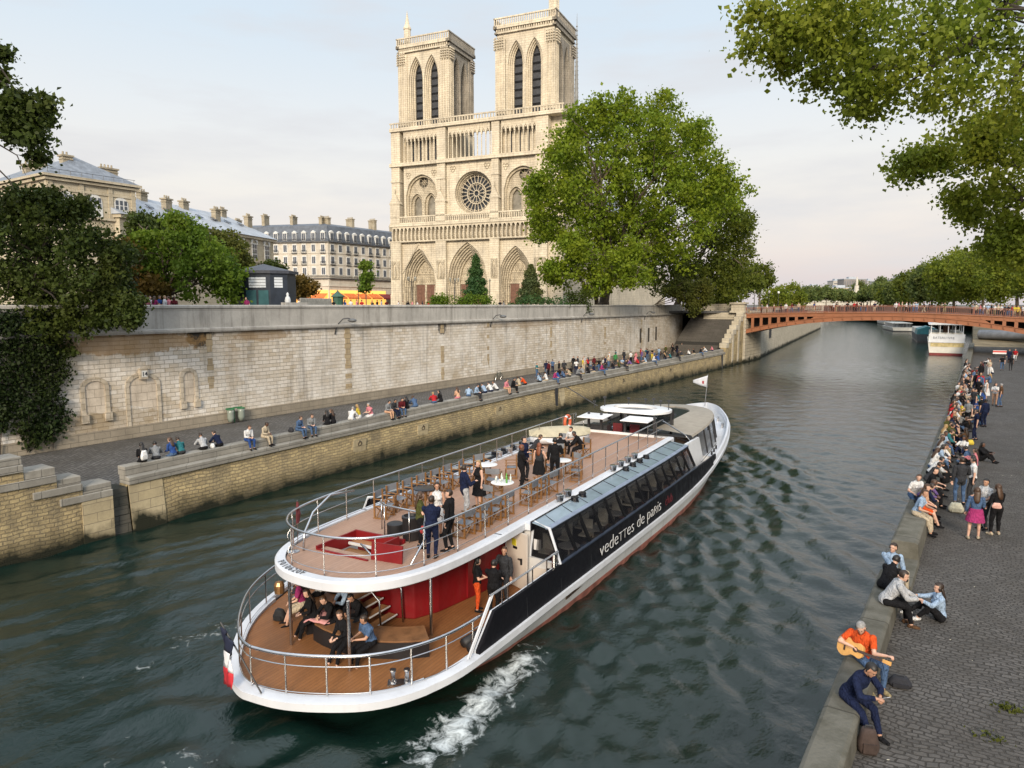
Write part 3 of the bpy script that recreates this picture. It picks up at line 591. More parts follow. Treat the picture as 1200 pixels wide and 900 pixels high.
    # towers
    def tower(x0, x1, name_mat, top):
        y0, y1 = .9, 13.4; tw = None
        p = NB(); p.box(x0 + 2.6, x1 - 2.6, y0 + 2.6, y1 - 2.6, 51.1, top - 1); p.box(x0 + .35, x1 - .35, y0 + .35, y1 - .35, 67.6, top - 2.3)
        tw = p.build('tower', S_ND, nd)
        faces = [lambda q: (x0 + q[0], y0 + q[1], q[2]), lambda q: (x1 - q[1], y0 + q[0], q[2]), lambda q: (x1 - q[0], y1 - q[1], q[2]), lambda q: (x0 + q[1], y1 - q[0], q[2])]
        for fi, T in enumerate(faces):
            Lw = (x1 - x0) if fi % 2 == 0 else (y1 - y0); s = Lw / 13.6
            mt = S_ND if fi in (0,) else S_ND_SHADE
            for c in (Lw / 2 - 2.08 * s, Lw / 2 + 2.08 * s):
                a0, a1 = (2.4 * s, Lw / 2) if c < Lw / 2 else (Lw / 2, Lw - 2.4 * s)
                p = NB(T)
                for k, (hw, zs, zt) in enumerate(((1.95, 62.3, 67.3), (1.65, 62.3, 66.9), (1.35, 62.4, 66.5), (1.02, 62.8, 66.2))): arch_panel(p, a0, a1, 51.1, 68, c - hw * s, c + hw * s, zs, zt, .3 + .42 * k, .3 + .42 * (k + 1))
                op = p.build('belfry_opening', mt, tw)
                p = NB(T); p.box(c - 1.2 * s, c + 1.2 * s, 2.3, 2.5, 51.2, 66.5)
                for k in range(8): p.obox((c, 2.1, 52.2 + k * 1.72), (2.2 * s, .7, .14), rx=-.6)
                p.build('louvres', LOUV, op)
            p = NB(T)
            for k in range(int(Lw / .55)): a = .3 + k * .55; p.box(a, a + .3, -.12, .5, top - 2.95, top - 2.35)
            p.box(-.15, Lw + .15, -.15, .6, top - 3.3, top - 2.97); p.box(-.35, Lw + .35, -.35, .6, top - 2.33, top - 1.75)
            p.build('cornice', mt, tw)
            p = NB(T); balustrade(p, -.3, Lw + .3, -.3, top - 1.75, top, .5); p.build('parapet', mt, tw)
        for cx, cy in ((x0, y0), (x1, y0), (x0, y1), (x1, y1)):
            p = NB(); qx, qy = (1 if cx == x0 else -1), (1 if cy == y0 else -1)
            X0, X1 = sorted((cx, cx + qx * 2.4)); Y0, Y1 = sorted((cy, cy + qy * 2.4)); p.box(X0, X1, Y0, Y1, 51.1, 67.9)
            for e in (.55, 1.2, 1.85): p.lathe([(.17, 51.4), (.17, 65.4), (.3, 65.8)], (cx + qx * e, cy - qy * .05, 0), 6); p.lathe([(.17, 51.4), (.17, 65.4), (.3, 65.8)], (cx - qx * .05, cy + qy * e, 0), 6)
            for k in range(5):
                for j in range(4): p.ell((cx + qx * (.2 + .55 * j) * 1, cy - qy * .3, 65.9 + .55 * k), (.24, .26, .22), 5, 4); p.ell((cx - qx * .3, cy + qy * (.2 + .55 * j), 65.9 + .55 * k), (.26, .24, .22), 5, 4)
            p.build('corner_buttress', S_ND if cy == y0 else S_ND_SHADE, tw)
        return tw
    t1 = tower(1.5, 15.1, 0, 71.7); t2 = tower(26.8, 40.9, 1, 72.3)
    p = NB(); p.lathe([(.8, 71), (.8, 74), (.95, 74.1), (.95, 74.4), (.55, 75.2), (.1, 77.8), (.02, 78.4)], (3.3, 2.4, 0), 8); p.build('turret', S_ND, t1)
    p = NB(); p.lathe([(1.2, 71), (1.2, 75), (1.4, 75.1), (1.4, 75.8), (.05, 78)], (40.0, 2.4, 0), 8); p.build('turret', S_ND, t2)
    p = NB(); p.lathe([(1.2, 50), (.75, 66), (.5, 76), (.25, 86), (.12, 91), (.03, 95)], (25.5, 60, 0), 8)
    for k in range(26):
        for j in range(4): r = .85 - .7 * k / 26; p.ell((25.5 + r * math.cos(j * 1.57), 60 + r * math.sin(j * 1.57), 60 + k * 1.25), (.14, .14, .2), 4, 3)
    p.build('spire', M('spire_lead', (.22, .22, .21), .7, .2, .5), nd)
build_cathedral()
# ---------------------------------------------------------------- other buildings
S_PAV = stone('pavilion_stone', (.56, .50, .38), (.50, .44, .33), (.34, .28, .18), 1.2, .5, .012, (.3, .24, .15), .5, .25)
SLATE = M('slate_roof', (.17, .19, .22), .6, .25, 1.2, bmp=.02)
ZINC = M('zinc_roof', (.36, .39, .43), .5, .15, .5)
PANE = glassy('window_pane', (.07, .08, .10), .1)
FRAMEW = M('window_frame_white', (.62, .62, .60), .5, .08, 2)
CHIM = stone('chimney_stone', (.46, .41, .31), (.41, .36, .27), (.25, .2, .14), .5, .25, .015, (.2, .16, .1), .6, .8)
def chimney(parent, x, y, z0, z1, w=1.6, d=.9, rz=0):
    mb = MB(); mb.obox((x, y, (z0 + z1) / 2), (w, d, z1 - z0), rz); mb.obox((x, y, z1 + .12), (w + .35, d + .35, .24), rz); mb.obox((x, y, z1 - .35), (w + .15, d + .15, .15), rz)
    for k in range(max(1, int(w / .5))): mb.lathe([(.14, 0), (.12, .5)], (x + (-w / 2 + .3 + k * .5) * math.cos(rz), y + (-w / 2 + .3 + k * .5) * math.sin(rz), z1 + .24), 6)
    return mb.build('chimney', CHIM, parent)
# pavilion with the hipped slate roof: local x inland (-X), y along the river
pv = thing('stone_pavilion', 'cream stone pavilion with hipped slate roof and arched windows behind dark trees', 'building', (-105, 46.5, BZ), 0)
EZ = 27.2 - BZ
MB().box(-22, 0, 0, 11.8, 0, EZ).build('wall', S_PAV, pv)
mb = MB()
for z, e in ((EZ, .75), (EZ - .45, .45), (EZ - 5.2, .35), (EZ - 1.7, .12)): mb.box(-22 - e, e, -e, 11.8 + e, z - .02, z + .3)
for y in (0, 4.0, 7.9, 11.2): mb.box(-.5, .14, y - .02, y + .6, EZ - 5, EZ - .2)
for x in (-.6, -5, -10): mb.box(x, x + .6, -.14, .5, EZ - 5, EZ - .2)
mb.build('cornice', S_PAV, pv)
mb = MB(); mb.add([(-22.6, -.6, EZ + .3), (.6, -.6, EZ + .3), (.6, 12.4, EZ + .3), (-22.6, 12.4, EZ + .3), (-4.5, 5.9, EZ + 3.9), (-17, 5.9, EZ + 3.9)], [(0, 1, 4, 5), (1, 2, 4), (2, 3, 5, 4), (3, 0, 5)])
rf = mb.build('roof', SLATE, pv)
for px, pyt, X, w in ((77, 184, -109, 1.3), (126, 199, -109.5, 2.4), (45, 190, -114, 1.7), (34, 195, -116, 1.4)):
    p = on_x(px, pyt, X); chimney(rf, p.x + 105, p.y - 46.5, EZ + .6, p.z - BZ, w, 1.1, R(90))
mb = MB(); mb.tube([(.3, y, EZ + 1.0) for y in (0, 6, 11.8)], .03, 4)
for k in range(9): mb.tube([(.3, k * 1.45, EZ + .3), (.3, k * 1.45, EZ + 1.0)], .03, 4)
mb.build('roof_rail', DARKM, pv)
for yc in (2.2, 6.0, 9.7):
    w = 2.0; z0, zs = EZ - 5.0, EZ - 2.7
    pts = [(yc - w / 2, z0), (yc + w / 2, z0)] + [(yc + w / 2 * math.cos(t), zs + w / 2 * math.sin(t)) for t in [k * math.pi / 10 for k in range(11)]]
    f = MB().xprism(pts, 'x', -.2, .06).build('window', FRAMEW, pv)
    mb = MB()
    for a in (-.5, 0, .5): mb.box(.05, .09, yc + a * w * .62 - .2, yc + a * w * .62 + .2, zs - .1, zs + .55)
    for a in (-.5, 0, .5): mb.box(.05, .09, yc + a * w * .62 - .2, yc + a * w * .62 + .2, zs - .75, zs - .22)
    mb.build('pane', PANE, f)
# long wing with the zinc roof
pB = at_depth(320, 281, 152); pA = at_depth(140, 256, 118)
dW = Vector((pB.x - pA.x, pB.y - pA.y, 0)); LW_ = dW.length; aW = math.atan2(dW.y, dW.x); ez = pB.z - BZ
wg = thing('hospital_wing', 'long cream stone wing with grey zinc roof and a row of chimneys', 'building', (pA.x, pA.y, BZ), aW)
MB().box(0, LW_, 0, 14, 0, ez).build('wall', S_PAV, wg)
mb = MB(); mb.box(-.3, LW_ + .5, -.5, 14.5, ez - .5, ez); mb.box(-.1, LW_ + .2, -.2, 14.2, ez - 4.9, ez - 4.55); mb.build('cornice', S_PAV, wg)
mb = MB(); mb.add([(-.5, -.7, ez), (LW_ + .7, -.7, ez), (LW_ + .7, 14.7, ez), (-.5, 14.7, ez), (-.5, 7, ez + 4.4), (LW_ - 6, 7, ez + 4.4)], [(0, 1, 5, 4), (1, 2, 5), (2, 3, 4, 5), (3, 0, 4)])
wrf = mb.build('roof', ZINC, wg)
for k, f_ in enumerate((.12, .3, .36, .55, .68, .82, .93)): chimney(wrf, LW_ * f_, 6.2 if k % 2 else 3.6, ez + 1.5, ez + (5.0 if k % 2 else 4.2), 1.5, .9)
for k in range(8):
    x = LW_ * (.15 + .1 * k); MB().obox((x, 3.2, ez + 2.55), (.9, 1.1, .12), rx=math.atan2(4.4, 7.7)).build('skylight', PANE, wrf)
for k in range(12):
    x = LW_ - 2.6 - k * 4.4
    if x < 1: break
    mb = MB(); mb.box(x - .85, x + .85, -.12, .1, ez - 4.4, ez - 1.3); arch_panel(mb, x - 1.1, x + 1.1, ez - 1.5, ez - .6, x - .8, x + .8, ez - 1.5, ez - .85, -.22, .05); f = mb.build('window', FRAMEW, wg)
    mb = MB()
    for q in (-1, 1):
        for z in (0, 1, 2): mb.box(x + q * .38 - .3, x + q * .38 + .3, -.15, -.11, ez - 4.2 + z * .95, ez - 3.4 + z * .95)
    mb.build('pane', PANE, f)
# corner apartment house
S_HAU = stone('apartment_stone', (.64, .59, .51), (.58, .53, .45), (.42, .37, .29), 1.4, .55, .01, (.36, .31, .23), .4, .2)
IRON = M('balcony_iron', (.03, .03, .033), .6, .2, 4)
cH = at_depth(386, 350, 205); aH = R(21)
hb = thing('apartment_house', 'cream corner apartment house with slate mansard roof above an orange lit cafe', 'building', (cH.x, cH.y, BZ), 0)
uL = Vector((-math.cos(aH), -math.sin(aH), 0)); uR = Vector((.03, 1, 0)).normalized()
nL = Vector((math.sin(aH), -math.cos(aH), 0)); nR = Vector((1, -.03, 0)).normalized()
LL, LR = 42, 62
def FW(u, nrm):
    return lambda q: tuple(u * q[0] - nrm * q[1] + Vector((0, 0, q[2])))
pl_ = [uL * LL, Vector((0, 0, 0)), uR * LR]; inn = -nL * 14 - nR * 14
poly = [(p.x, p.y) for p in pl_] + [((uR * LR - nR * 14).x, (uR * LR - nR * 14).y), (-28, 22), ((uL * LL - nL * 14).x, (uL * LL - nL * 14).y)]
MB().prism(poly, 0, 18.7).build('wall', S_HAU, hb)
def inset(d):
    c = Vector((nL.x + nR.x, nL.y + nR.y, 0)); return [(p + (-nL * d if i == 0 else -nR * d if i == 2 else -c * d * .62)) for i, p in enumerate(pl_)]
a0, a1, a2 = inset(-.1), inset(1.3), inset(6)
mb = MB()
for i in (0, 1):
    for lo, hi, za, zb_ in ((a0, a1, 18.7, 23.2), (a1, a2, 23.2, 24.2)): mb.add([(lo[i].x, lo[i].y, za), (lo[i + 1].x, lo[i + 1].y, za), (hi[i + 1].x, hi[i + 1].y, zb_), (hi[i].x, hi[i].y, zb_)], [(0, 1, 2, 3)])
mrf = mb.build('roof', M('mansard_slate', (.10, .115, .14), .6, .25, .8), hb)
for u, n_, L_ in ((uL, nL, LL), (uR, nR, LR)):
    for k in range(int(L_ / 9)):
        p = u * (4 + 9 * k) - n_ * 5; chimney(mrf, p.x, p.y, 23, 25.6 + (k % 3) * .5, 2.6, .9, math.atan2(n_.y, n_.x))
nwin = 0
def wface(u, n_, L_, nbay):
    global nwin
    T = FW(u, n_); nb = int(L_ / 2.9)
    mb = MB(T)
    for z in (18.25, 9.0, 6.2, 15.4, 12.2): mb.box(0, L_, -.22 if z in (18.25, 6.2) else -.1, .1, z, z + .28)
    mb.build('cornice', S_HAU, hb)
    for z, full in ((18.55, True), (8.45, True), (15.5, False), (12.3, False)):
        spans = [(0.0, L_)] if full else [(1.5 + 2.9 * k - .8, 1.5 + 2.9 * k + .8) for k in range(nb) if k % 3 != 1]
        for s0, s1 in spans:
            mb = MB(T)
            mb.box(s0, s1, -.55 if full else -.35, .05, z - .14, z); mb.box(s0, s1, -.55 if full else -.35, -.5 if full else -.3, z + .8, z + .88)
            m_ = max(3, int((s1 - s0) / .35))
            for k in range(m_ + 1): a = s0 + (s1 - s0) * k / m_; mb.box(a - .03, a + .03, -.54 if full else -.34, -.5 if full else -.3, z, z + .8)
            mb.build('balcony', IRON, hb)
    for z in (16.0, 12.7, 9.6, 15.0 + 4.2):
        for k in range(min(nb, nbay)):
            if nwin >= 98: break
            x = 1.5 + 2.9 * k; dorm = z > 18.8
            mb = MB(T)
            if dorm:
                mb.box(x - .65, x + .65, -.05, 1.4, z - .2, z + 2.0); mb.xprism([(x - .8, z + 2.0), (x + .8, z + 2.0), (x, z + 2.6)], 'y', -.1, 1.5)
            else: mb.box(x - .72, x + .72, -.08, .06, z - .3, z + 2.15)
            f = mb.build('window', FRAMEW, hb); nwin += 1
            mb = MB(T); y = -.1 if not dorm else -.08
            for q in (-1, 1): mb.box(x + q * .27 - .22, x + q * .27 + .22, y - .03, y + .02, z - .05, z + 1.8)
            mb.build('pane', PANE, f)
wface(uL, nL, LL, 9); wface(uR, nR, LR, 15)
AW = M('cafe_awning', (.62, .16, .04), .7, .2, 2)
GLOW, nt, b = newmat('cafe_lit_interior'); b.inputs['Emission Color'].default_value = (1, .48, .10, 1); b.inputs['Emission Strength'].default_value = 1.1; b.inputs['Base Color'].default_value = (.6, .3, .08, 1)
for u, n_, L_, m0 in ((uL, nL, 24, AW), (uR, nR, 40, AW)):
    T = FW(u, n_); s = 0
    mb = MB(T); mb.box(.3, L_ if u is uL else 22, -.12, .05, .4, 5.2); mb.build('lit_shopfront', GLOW, hb)
    for k in range(int(L_ / 4.6)):
        x = .4 + 4.6 * k; mb = MB(T); mb.add([(x, -.1, 4.3), (x + 4.2, -.1, 4.3), (x + 4.2, -2.4, 3.1), (x, -2.4, 3.1), (x, -2.4, 2.7), (x + 4.2, -2.4, 2.7), (x, -.1, 4.24), (x + 4.2, -.1, 4.24), (x + 4.2, -2.35, 3.04), (x, -2.35, 3.04)], [(0, 1, 2, 3), (3, 2, 5, 4), (6, 9, 8, 7), (0, 3, 9, 6), (1, 7, 8, 2)])
        mb.build('awning', AW if not (u is uR and k > 3) else M('dark_red_awning', (.16, .02, .025), .7, .2, 2), hb)
# kiosk
KB = M('kiosk_slate_blue', (.022, .030, .045), .45, .2, 2)
kp = on_x(318, 355, -50)
k_ = thing('kiosk', 'dark slate blue kiosk with low roof and white upper panes', 'kiosk', (-50.9, 39.0, BZ), R(30)); k_.scale = (.9, .9, 1)
kpoly = [(-2.5, 1.6), (-2.5, -.6), (-1.2, -1.5), (1.2, -1.5), (2.5, -.6), (2.5, 1.6)]
MB().prism(kpoly, 0, 3.7).build('wall', KB, k_)
mb = MB(); mb.prism([(a * 1.09, c * 1.14) for a, c in kpoly], 3.7, 3.95); b_ = [(a * 1.0, c * 1.0, 3.95) for a, c in kpoly]; mb.add(b_ + [(0, 0, 4.55)], [(i, (i + 1) % 6, 6) for i in range(6)]); mb.build('roof', M('kiosk_roof', (.05, .055, .07), .5, .2, 2), k_)
KW = M('frosted_pane', (.62, .66, .70), .3, .1, 2)
for x, w in ((0, 1.7), (-1.82, .8), (1.82, .8)):
    y = -1.53 if x == 0 else -1.06; rz = 0 if x == 0 else (-.6 if x < 0 else .6)
    f = MB().obox((x, y, 2.95), (w * .95, .06, .85), rz).build('window', KW, k_)
    mb = MB()
    for q in (-.25, 0, .25): mb.obox((x, y - .04, 2.95 + q), (w * .96, .03, .025), rz)
    mb.build('glazing_bar', KB, f)
for x in (.55, -.62): MB().obox((x, -1.53, 1.25), (.95, .05, 2.1)).build('door', glassy('teal_glass', (.05, .12, .13), .1), k_)
t = MB(); t.lathe([(.35, 0), (.35, .9), (.25, .95), (.26, 1.5), (.36, 2.0), (.25, 2.4), (.12, 2.5), (.17, 2.75), (.02, 2.95)], (0, 0, 0), 10); o = t.build('statue', M('pale_stone_statue', (.6, .62, .63), .7, .1, 4), smooth=True); o.location = (-47.9, 39.0, BZ); o.scale = (.72, .72, .72); tag(o, 'small pale statue standing in front of the dark blue kiosk', 'statue')
t = MB(); t.box(-.3, .3, -1.1, 1.1, .75, 1.28); t.box(-.22, .22, -.95, .95, 0, .75); o = t.build('stone_bench', S_PAR); o.location = (-46.6, 38.6, BZ); tag(o, 'pale stone block bench behind the parapet in front of the kiosk', 'bench')
t = MB(); t.prism([(.9 * math.cos(a), .9 * math.sin(a)) for a in [k * math.pi / 4 for k in range(8)]], 0, 2.4); t.lathe([(1.15, 2.4), (1.15, 2.55), (.8, 2.8), (.25, 3.3), (.05, 3.6)], n=8); o = t.build('newsstand', M('newsstand_green', (.03, .09, .06), .5, .2, 3)); p = at_depth(396, 352, 125); o.location = (p.x, p.y, BZ); tag(o, 'small dark green newsstand standing on the square before the apartment house', 'newsstand')
fn = thing('picket_fence', 'low pale picket fence between the kiosk and the square', 'fence'); p0, p1 = at_depth(352, 353, 72), at_depth(388, 353, 78); n = 34; mb = MB()
for k in range(n + 1): p = p0.lerp(p1, k / n); mb.box(p.x - .05, p.x + .05, p.y - .05, p.y + .05, BZ, BZ + 1.75)
mb.build('pickets', M('grey_wood', (.4, .38, .33), .8, .2, 3), fn)
mb = MB(); mb.tube([(p0.x, p0.y, BZ + 1.5), (p1.x, p1.y, BZ + 1.5)], .05, 4); mb.build('fence_rail', bpy.data.materials['grey_wood'], fn)
# ---------------------------------------------------------------- the iron footbridge
BR = worn('bridge_iron_red', (.29, .115, .055), .55, .4)
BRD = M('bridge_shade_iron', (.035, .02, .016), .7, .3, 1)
br = thing('iron_footbridge', 'rust red iron arch footbridge with open spandrels across the river', 'bridge', (0, 0, 0))
YB0, YB1 = 124.0, 134.0; XA, XB = -33.2, 14.5
def zdeck(x): return 8.75 - .0035 * (x + 14) ** 2 * .35 - .012 * max(0, x + 5)
def zarch(x): q = (x + 11.5) / 23.5; return 7.62 - 2.75 * q * q - (.45 * q ** 4)
xs_ = [XA + (XB - XA) * k / 40 for k in range(41)]
def band(mb, fz0, fz1, y0, y1, xs):
    mb.loft([[(x, y0, fz0(x)), (x, y1, fz0(x)), (x, y1, fz1(x)), (x, y0, fz1(x))] for x in xs])
mb = MB(); band(mb, lambda x: zdeck(x) - .5, zdeck, YB0, YB1, xs_); mb.build('deck', ASPH, br)
mb = MB(); band(mb, lambda x: zdeck(x) - .62, lambda x: zdeck(x) - .06, YB0 - .25, YB0 - .003, xs_); band(mb, lambda x: zdeck(x) - .1, lambda x: zdeck(x) + .06, YB0 - .38, YB0 + .05, xs_)
mb.build('top_chord', BR, br)
for y in (YB0 - .12, YB0 + 3.3, YB0 + 6.7, YB1):
    mb = MB(); band(mb, zarch, lambda x: zarch(x) + .62, y - .12, y + .12, xs_); band(mb, lambda x: zarch(x) - .06, lambda x: zarch(x) + .05, y - .28, y + .28, xs_); band(mb, lambda x: zarch(x) + .58, lambda x: zarch(x) + .66, y - .24, y + .24, xs_); mb.build('arch_rib', BR, br)
nps = 0
for k in range(34):
    x = XA + .25 + k * 1.42
    if zdeck(x) - .62 - zarch(x) - .62 > .2:
        mb = MB(); mb.box(x - .22, x + .22, YB0 - .25, YB0 - .01, zarch(x) + .6, zdeck(x) - .6); mb.box(x - .12, x + .12, YB0 + .05, YB1, zarch(x) + .62, zarch(x) + .8); mb.build('spandrel_post', BR, br)
    mb = MB(); mb.box(x - .07, x + .07, YB0 - .44, YB0 - .36, zarch(x) + .15, zarch(x) + .5)
    mb.box(x - .1, x + .1, YB0 - .3, YB0 - .24, zdeck(x) - .5, zdeck(x) - .15); mb.build('rivet_plate', BR, br)
mb = MB(); band(mb, lambda x: zarch(x) + .5, lambda x: zdeck(x) - .5, YB0 + 3.0, YB0 + 3.15, xs_); mb.build('shade_web', BRD, br)  # dark sheet behind the posts; shade inside the spandrels put into its colour
mb = MB(); band(mb, lambda x: min(zarch(x) + .55, zdeck(x) - .7), lambda x: zdeck(x) - .5 if zdeck(x) - 1.44 - zarch(x) < .2 else min(zarch(x) + .56, zdeck(x) - .69), YB0 - .2, YB0 - .05, xs_); mb.build('crown_web', BR, br)
RAIL = M('railing_iron', (.20, .075, .045), .55, .2, 2)
for y in (YB0 - .2, YB1 - .1):
    mb = MB()
    for f in (1.12, .95, .14): band(mb, lambda x: zdeck(x) + f, lambda x: zdeck(x) + f + .06, y - .04, y + .04, xs_)
    n = 190
    for k in range(n): x = XA + (XB - XA) * (k + .5) / n; mb.box(x - .022, x + .022, y - .02, y + .02, zdeck(x) + .05, zdeck(x) + .97)
    for k in range(11): x = XA + .5 + k * 4.7; mb.box(x - .07, x + .07, y - .06, y + .06, zdeck(x), zdeck(x) + 1.22)
    mb.build('railing', RAIL, br)
ab = thing('bridge_abutment', 'pale stone bridge abutment with pedestal at the left end of the footbridge', 'abutment')
mb = MB(); mb.box(-40, -32.7, 123.5, 134.5, -1, 8.6); mb.box(-40, -32.5, 126.7, 134, 8.6, 8.9)
for k in range(15): mb.box(-39.98, -32.58, 123.38, 134.6, -.6 + k * .6, -.6 + k * .6 + .54)
mb.build('masonry', S_PALE, ab)
mb = MB(); mb.box(-35.2, -32.6, 122.6, 124.7, 8.601, 8.95); mb.box(-35, -32.75, 122.8, 124.5, 8.95, 10.1); mb.box(-35.25, -32.5, 122.55, 124.75, 10.1, 10.4); mb.build('pedestal', S_PALE, ab, bevel=.03)
mb = MB(); mb.box(-41.5, -35.3, 126.2, 126.6, 8.9, 9.95); mb.box(-41.6, -35.3, 126.1, 126.7, 9.953, 10.12); mb.box(-44.5, -42.2, 126.2, 126.8, 8.9, 9.8); mb.build('street_parapet', S_PALE, ab)
ra = thing('bridge_abutment', 'dark stone abutment under the right end of the footbridge', 'abutment')
MB().box(12.5, 14, 122, 136, 2, 8.0).build('masonry', S_RW, ra)
fq = thing('far_quay_wall', 'pale stone quay wall running on beyond the footbridge on the left bank', 'wall')
strip([(-2, -1), (.05, -1), (-.1, 8.3), (-2, 8.3)], LW, [134.6, 160, 200, 250, 318, 400, 480, 620]).build('masonry', S_PALE, fq)
strip([(-.6, 8.303), (.12, 8.303), (.12, 9.6), (-.6, 9.6)], LW, [134.6, 160, 200, 250, 318, 400, 480, 620]).build('parapet', S_PALE, fq)
MB().box(LW(150) - .3, LW(150) + .1, 149, 151, 3.2, 6).build('drain_opening', DARKM, fq)
# ---------------------------------------------------------------- far bridge, pillar, city skyline, moored boats
S_FARP = stone('far_pale_stone', (.62, .58, .50), (.58, .54, .46), (.5, .46, .4), 3, 1, .02, (.4, .37, .3), .3, .05)
def at_fwd_(px, py, D):
    d = ray(px, py); f = -d.x * _sy + d.y * _cy; t = D / f; return Vector((d.x * t, d.y * t, CAM_H + d.z * t))
fb = thing('far_bridge', 'low pale bridge crossing the river far behind the footbridge', 'bridge')
a, c_ = at_fwd_(930, 352, 500), at_fwd_(1030, 352, 520); ang = math.atan2(c_.y - a.y, c_.x - a.x); ln = (c_ - a).length; m_ = (a + c_) / 2
mb = MB(); mb.obox((m_.x, m_.y, 10.5), (ln, 12, 2.4), ang); mb.build('deck', S_FARP, fb)
mb = MB(); mb.obox((m_.x, m_.y, 12.3), (ln, 12.6, 1.1), ang); mb.build('parapet', S_FARP, fb)
for f in (.25, .5, .75): p = a.lerp(c_, f); MB().obox((p.x, p.y, 4), (4, 13, 12), ang).build('pier', S_FARP, fb)
p = at_fwd_(1003, 352, 560)
pil = thing('statue_pillar', 'tall pale stone pillar with a statue rising behind the footbridge', 'pillar', (p.x, p.y, 4))
mb = MB(); mb.obox((0, 0, 5), (6.5, 6.5, 10), .4); mb.obox((0, 0, 10.5), (5, 5, 3), .4); mb.lathe([(2.4, 12), (1.9, 16), (1.6, 21), (1.9, 21.3)], n=8); mb.build('shaft', S_FARP, pil)
MB().lathe([(.9, 21.3), (1.0, 24), (.8, 26), (.35, 26.5), (.5, 27.2), (.05, 28)], n=8).build('statue', S_FARP, pil)
FWIN = M('far_window_bands', (.16, .16, .17), .5, .2, .2)
CITY = [('office_block', 'dark far office tower with vertical bands on the skyline', 984, 1010, 328, 800, (.24, .22, .21), 8), ('office_block', 'grey wide far office block right of the pillar on the skyline', 1011, 1022, 330, 820, (.42, .41, .42), 6),
        ('city_block', 'cream far city block below the office tower', 965, 1003, 338, 700, (.60, .50, .36), 5), ('city_block', 'pale far building with blue grey side left of the office tower', 972, 984, 330, 850, (.50, .47, .42), 5), ('city_block', 'low far roofline at the left of the skyline', 942, 966, 336, 900, (.5, .46, .40), 4), ('city_block', 'white far apartment block right of the slim dark tree', 1022, 1042, 331, 780, (.62, .60, .56), 6), ('city_block', 'pale far tower block just left of the right bank trees', 1040, 1054, 329, 860, (.55, .53, .52), 7), ('city_block', 'far pale building half behind the right bank trees', 1050, 1075, 324, 700, (.55, .52, .48), 6)]
for i, (nm, lab, x0, x1, yt, D, col, fl) in enumerate(CITY):
    a, c_ = at_fwd_(x0, 352, D), at_fwd_(x1, 352, D); m_ = (a + c_) / 2; w = (c_ - a).length; ang = math.atan2(c_.y - a.y, c_.x - a.x); z1 = CAM_H + (357 - yt) * D / 825
    t = thing(nm, lab, 'building', (m_.x, m_.y, STZ), ang); h = z1 - STZ
    MB().box(-w / 2, w / 2, -8, 8, -1, h).build('wall', M('far_wall_%s' % 'abcdefgh'[i], col, .8, .12, .05), t)
    mb = MB(); mb.box(-w / 2 - .3, w / 2 + .3, -8.4, 8.4, h, h + .8); mb.box(-w * .2, w * .1, -3, 3, h + .8, h + 3); mb.build('roof', ZINC, t)
    mb = MB()
    if i == 0:
        for k in range(9): x = -w / 2 + w * (k + .5) / 9; mb.box(x - w * .03, x + w * .03, -8.15, -7.9, h * .25, h * .95)
    else:
        for k in range(fl): z = h * (k + .5) / fl; mb.box(-w / 2 + .8, w / 2 - .8, -8.12, -7.9, z - .5, z + .7)
    mb.build('window_band', FWIN, t)
# moored boats on the right
RED = M('hull_red', (.20, .03, .03), .5, .2, 2); OLDW = M('aged_white_paint', (.70, .68, .62), .5, .1, .8); CREAM = M('cream_stained', (.55, .45, .22), .6, .3, 1.5)
def moored(label, loc, rz, L_, w, hull, stripe, deckz, roof, name='riverboat'):
    t = thing(name, label, 'boat', loc, rz)
    def ring(s, z): return [(-w / 2 * s, 0, z), (w / 2 * s, 0, z), (w / 2 * s, L_ * .8, z), (w / 4 * s, L_ * .95, z), (0, L_, z), (-w / 4 * s, L_ * .95, z), (-w / 2 * s, L_ * .8, z)]
    MB().loft([ring(.9, .45), ring(1, deckz)]).build('hull', hull, t)
    MB().loft([ring(.86, -.5), ring(.903, .447)]).build('hull_stripe', stripe, t)
    return t
wb = moored('white tour boat with cream stern and red waterline moored right beyond the footbridge', (-3.9, 163, 0), R(3), 30, 6.3, OLDW, RED, 2.7, True)
MB().box(-3.0, 3.0, .3, 24, 2.7, 2.78).build('deck', CREAM, wb)
MB().box(-2.7, 2.9, -.06, .0, 1.7, 2.5).build('stern_panel', CREAM, wb)
mb = MB(); mb.box(-3.05, 3.05, -.12, .25, 2.75, 4.2); mb.box(-3.1, 3.1, -.2, .3, 2.5, 2.76); mb.build('stern_bulwark', WHITE, wb)
MB().box(-2.9, 2.9, 2, 22, 2.8, 4.4).build('cabin', OLDW, wb)
mb = MB()
for x in (-2.7, -1.2, .2, 1.4, 2.7):
    for y in (.6, 8, 16): mb.box(x - .07, x + .07, y, y + .12, 4.0, 6.1)
mb.build('roof_post', WHITE, wb)
MB().xprism([(-3.2, 6.0), (3.2, 6.0), (2.4, 6.5), (0, 6.75), (-2.4, 6.5)], 'y', .2, 22).build('canopy_roof', WHITE, wb)
MB().box(-.6, .6, 4.5, 5.2, 4.4, 5.8).build('wheel_cabinet', bpy.data.materials['door_wood'], wb)
text_mesh('stern_lettering', 'BATEAU IVRE', .62, M('lettering_grey', (.10, .11, .16), .6), Matrix.Translation((-2.35, -.125, 3.25)) @ Matrix.Rotation(R(90), 4, 'X'), wb, .01)
tb = moored('dark barge with teal cover moored behind the white tour boat', (-9.4, 214, 0), R(6), 34, 5.2, M('barge_dark', (.05, .06, .07), .6, .2, 1), DARKM, 2.2, False, 'barge')
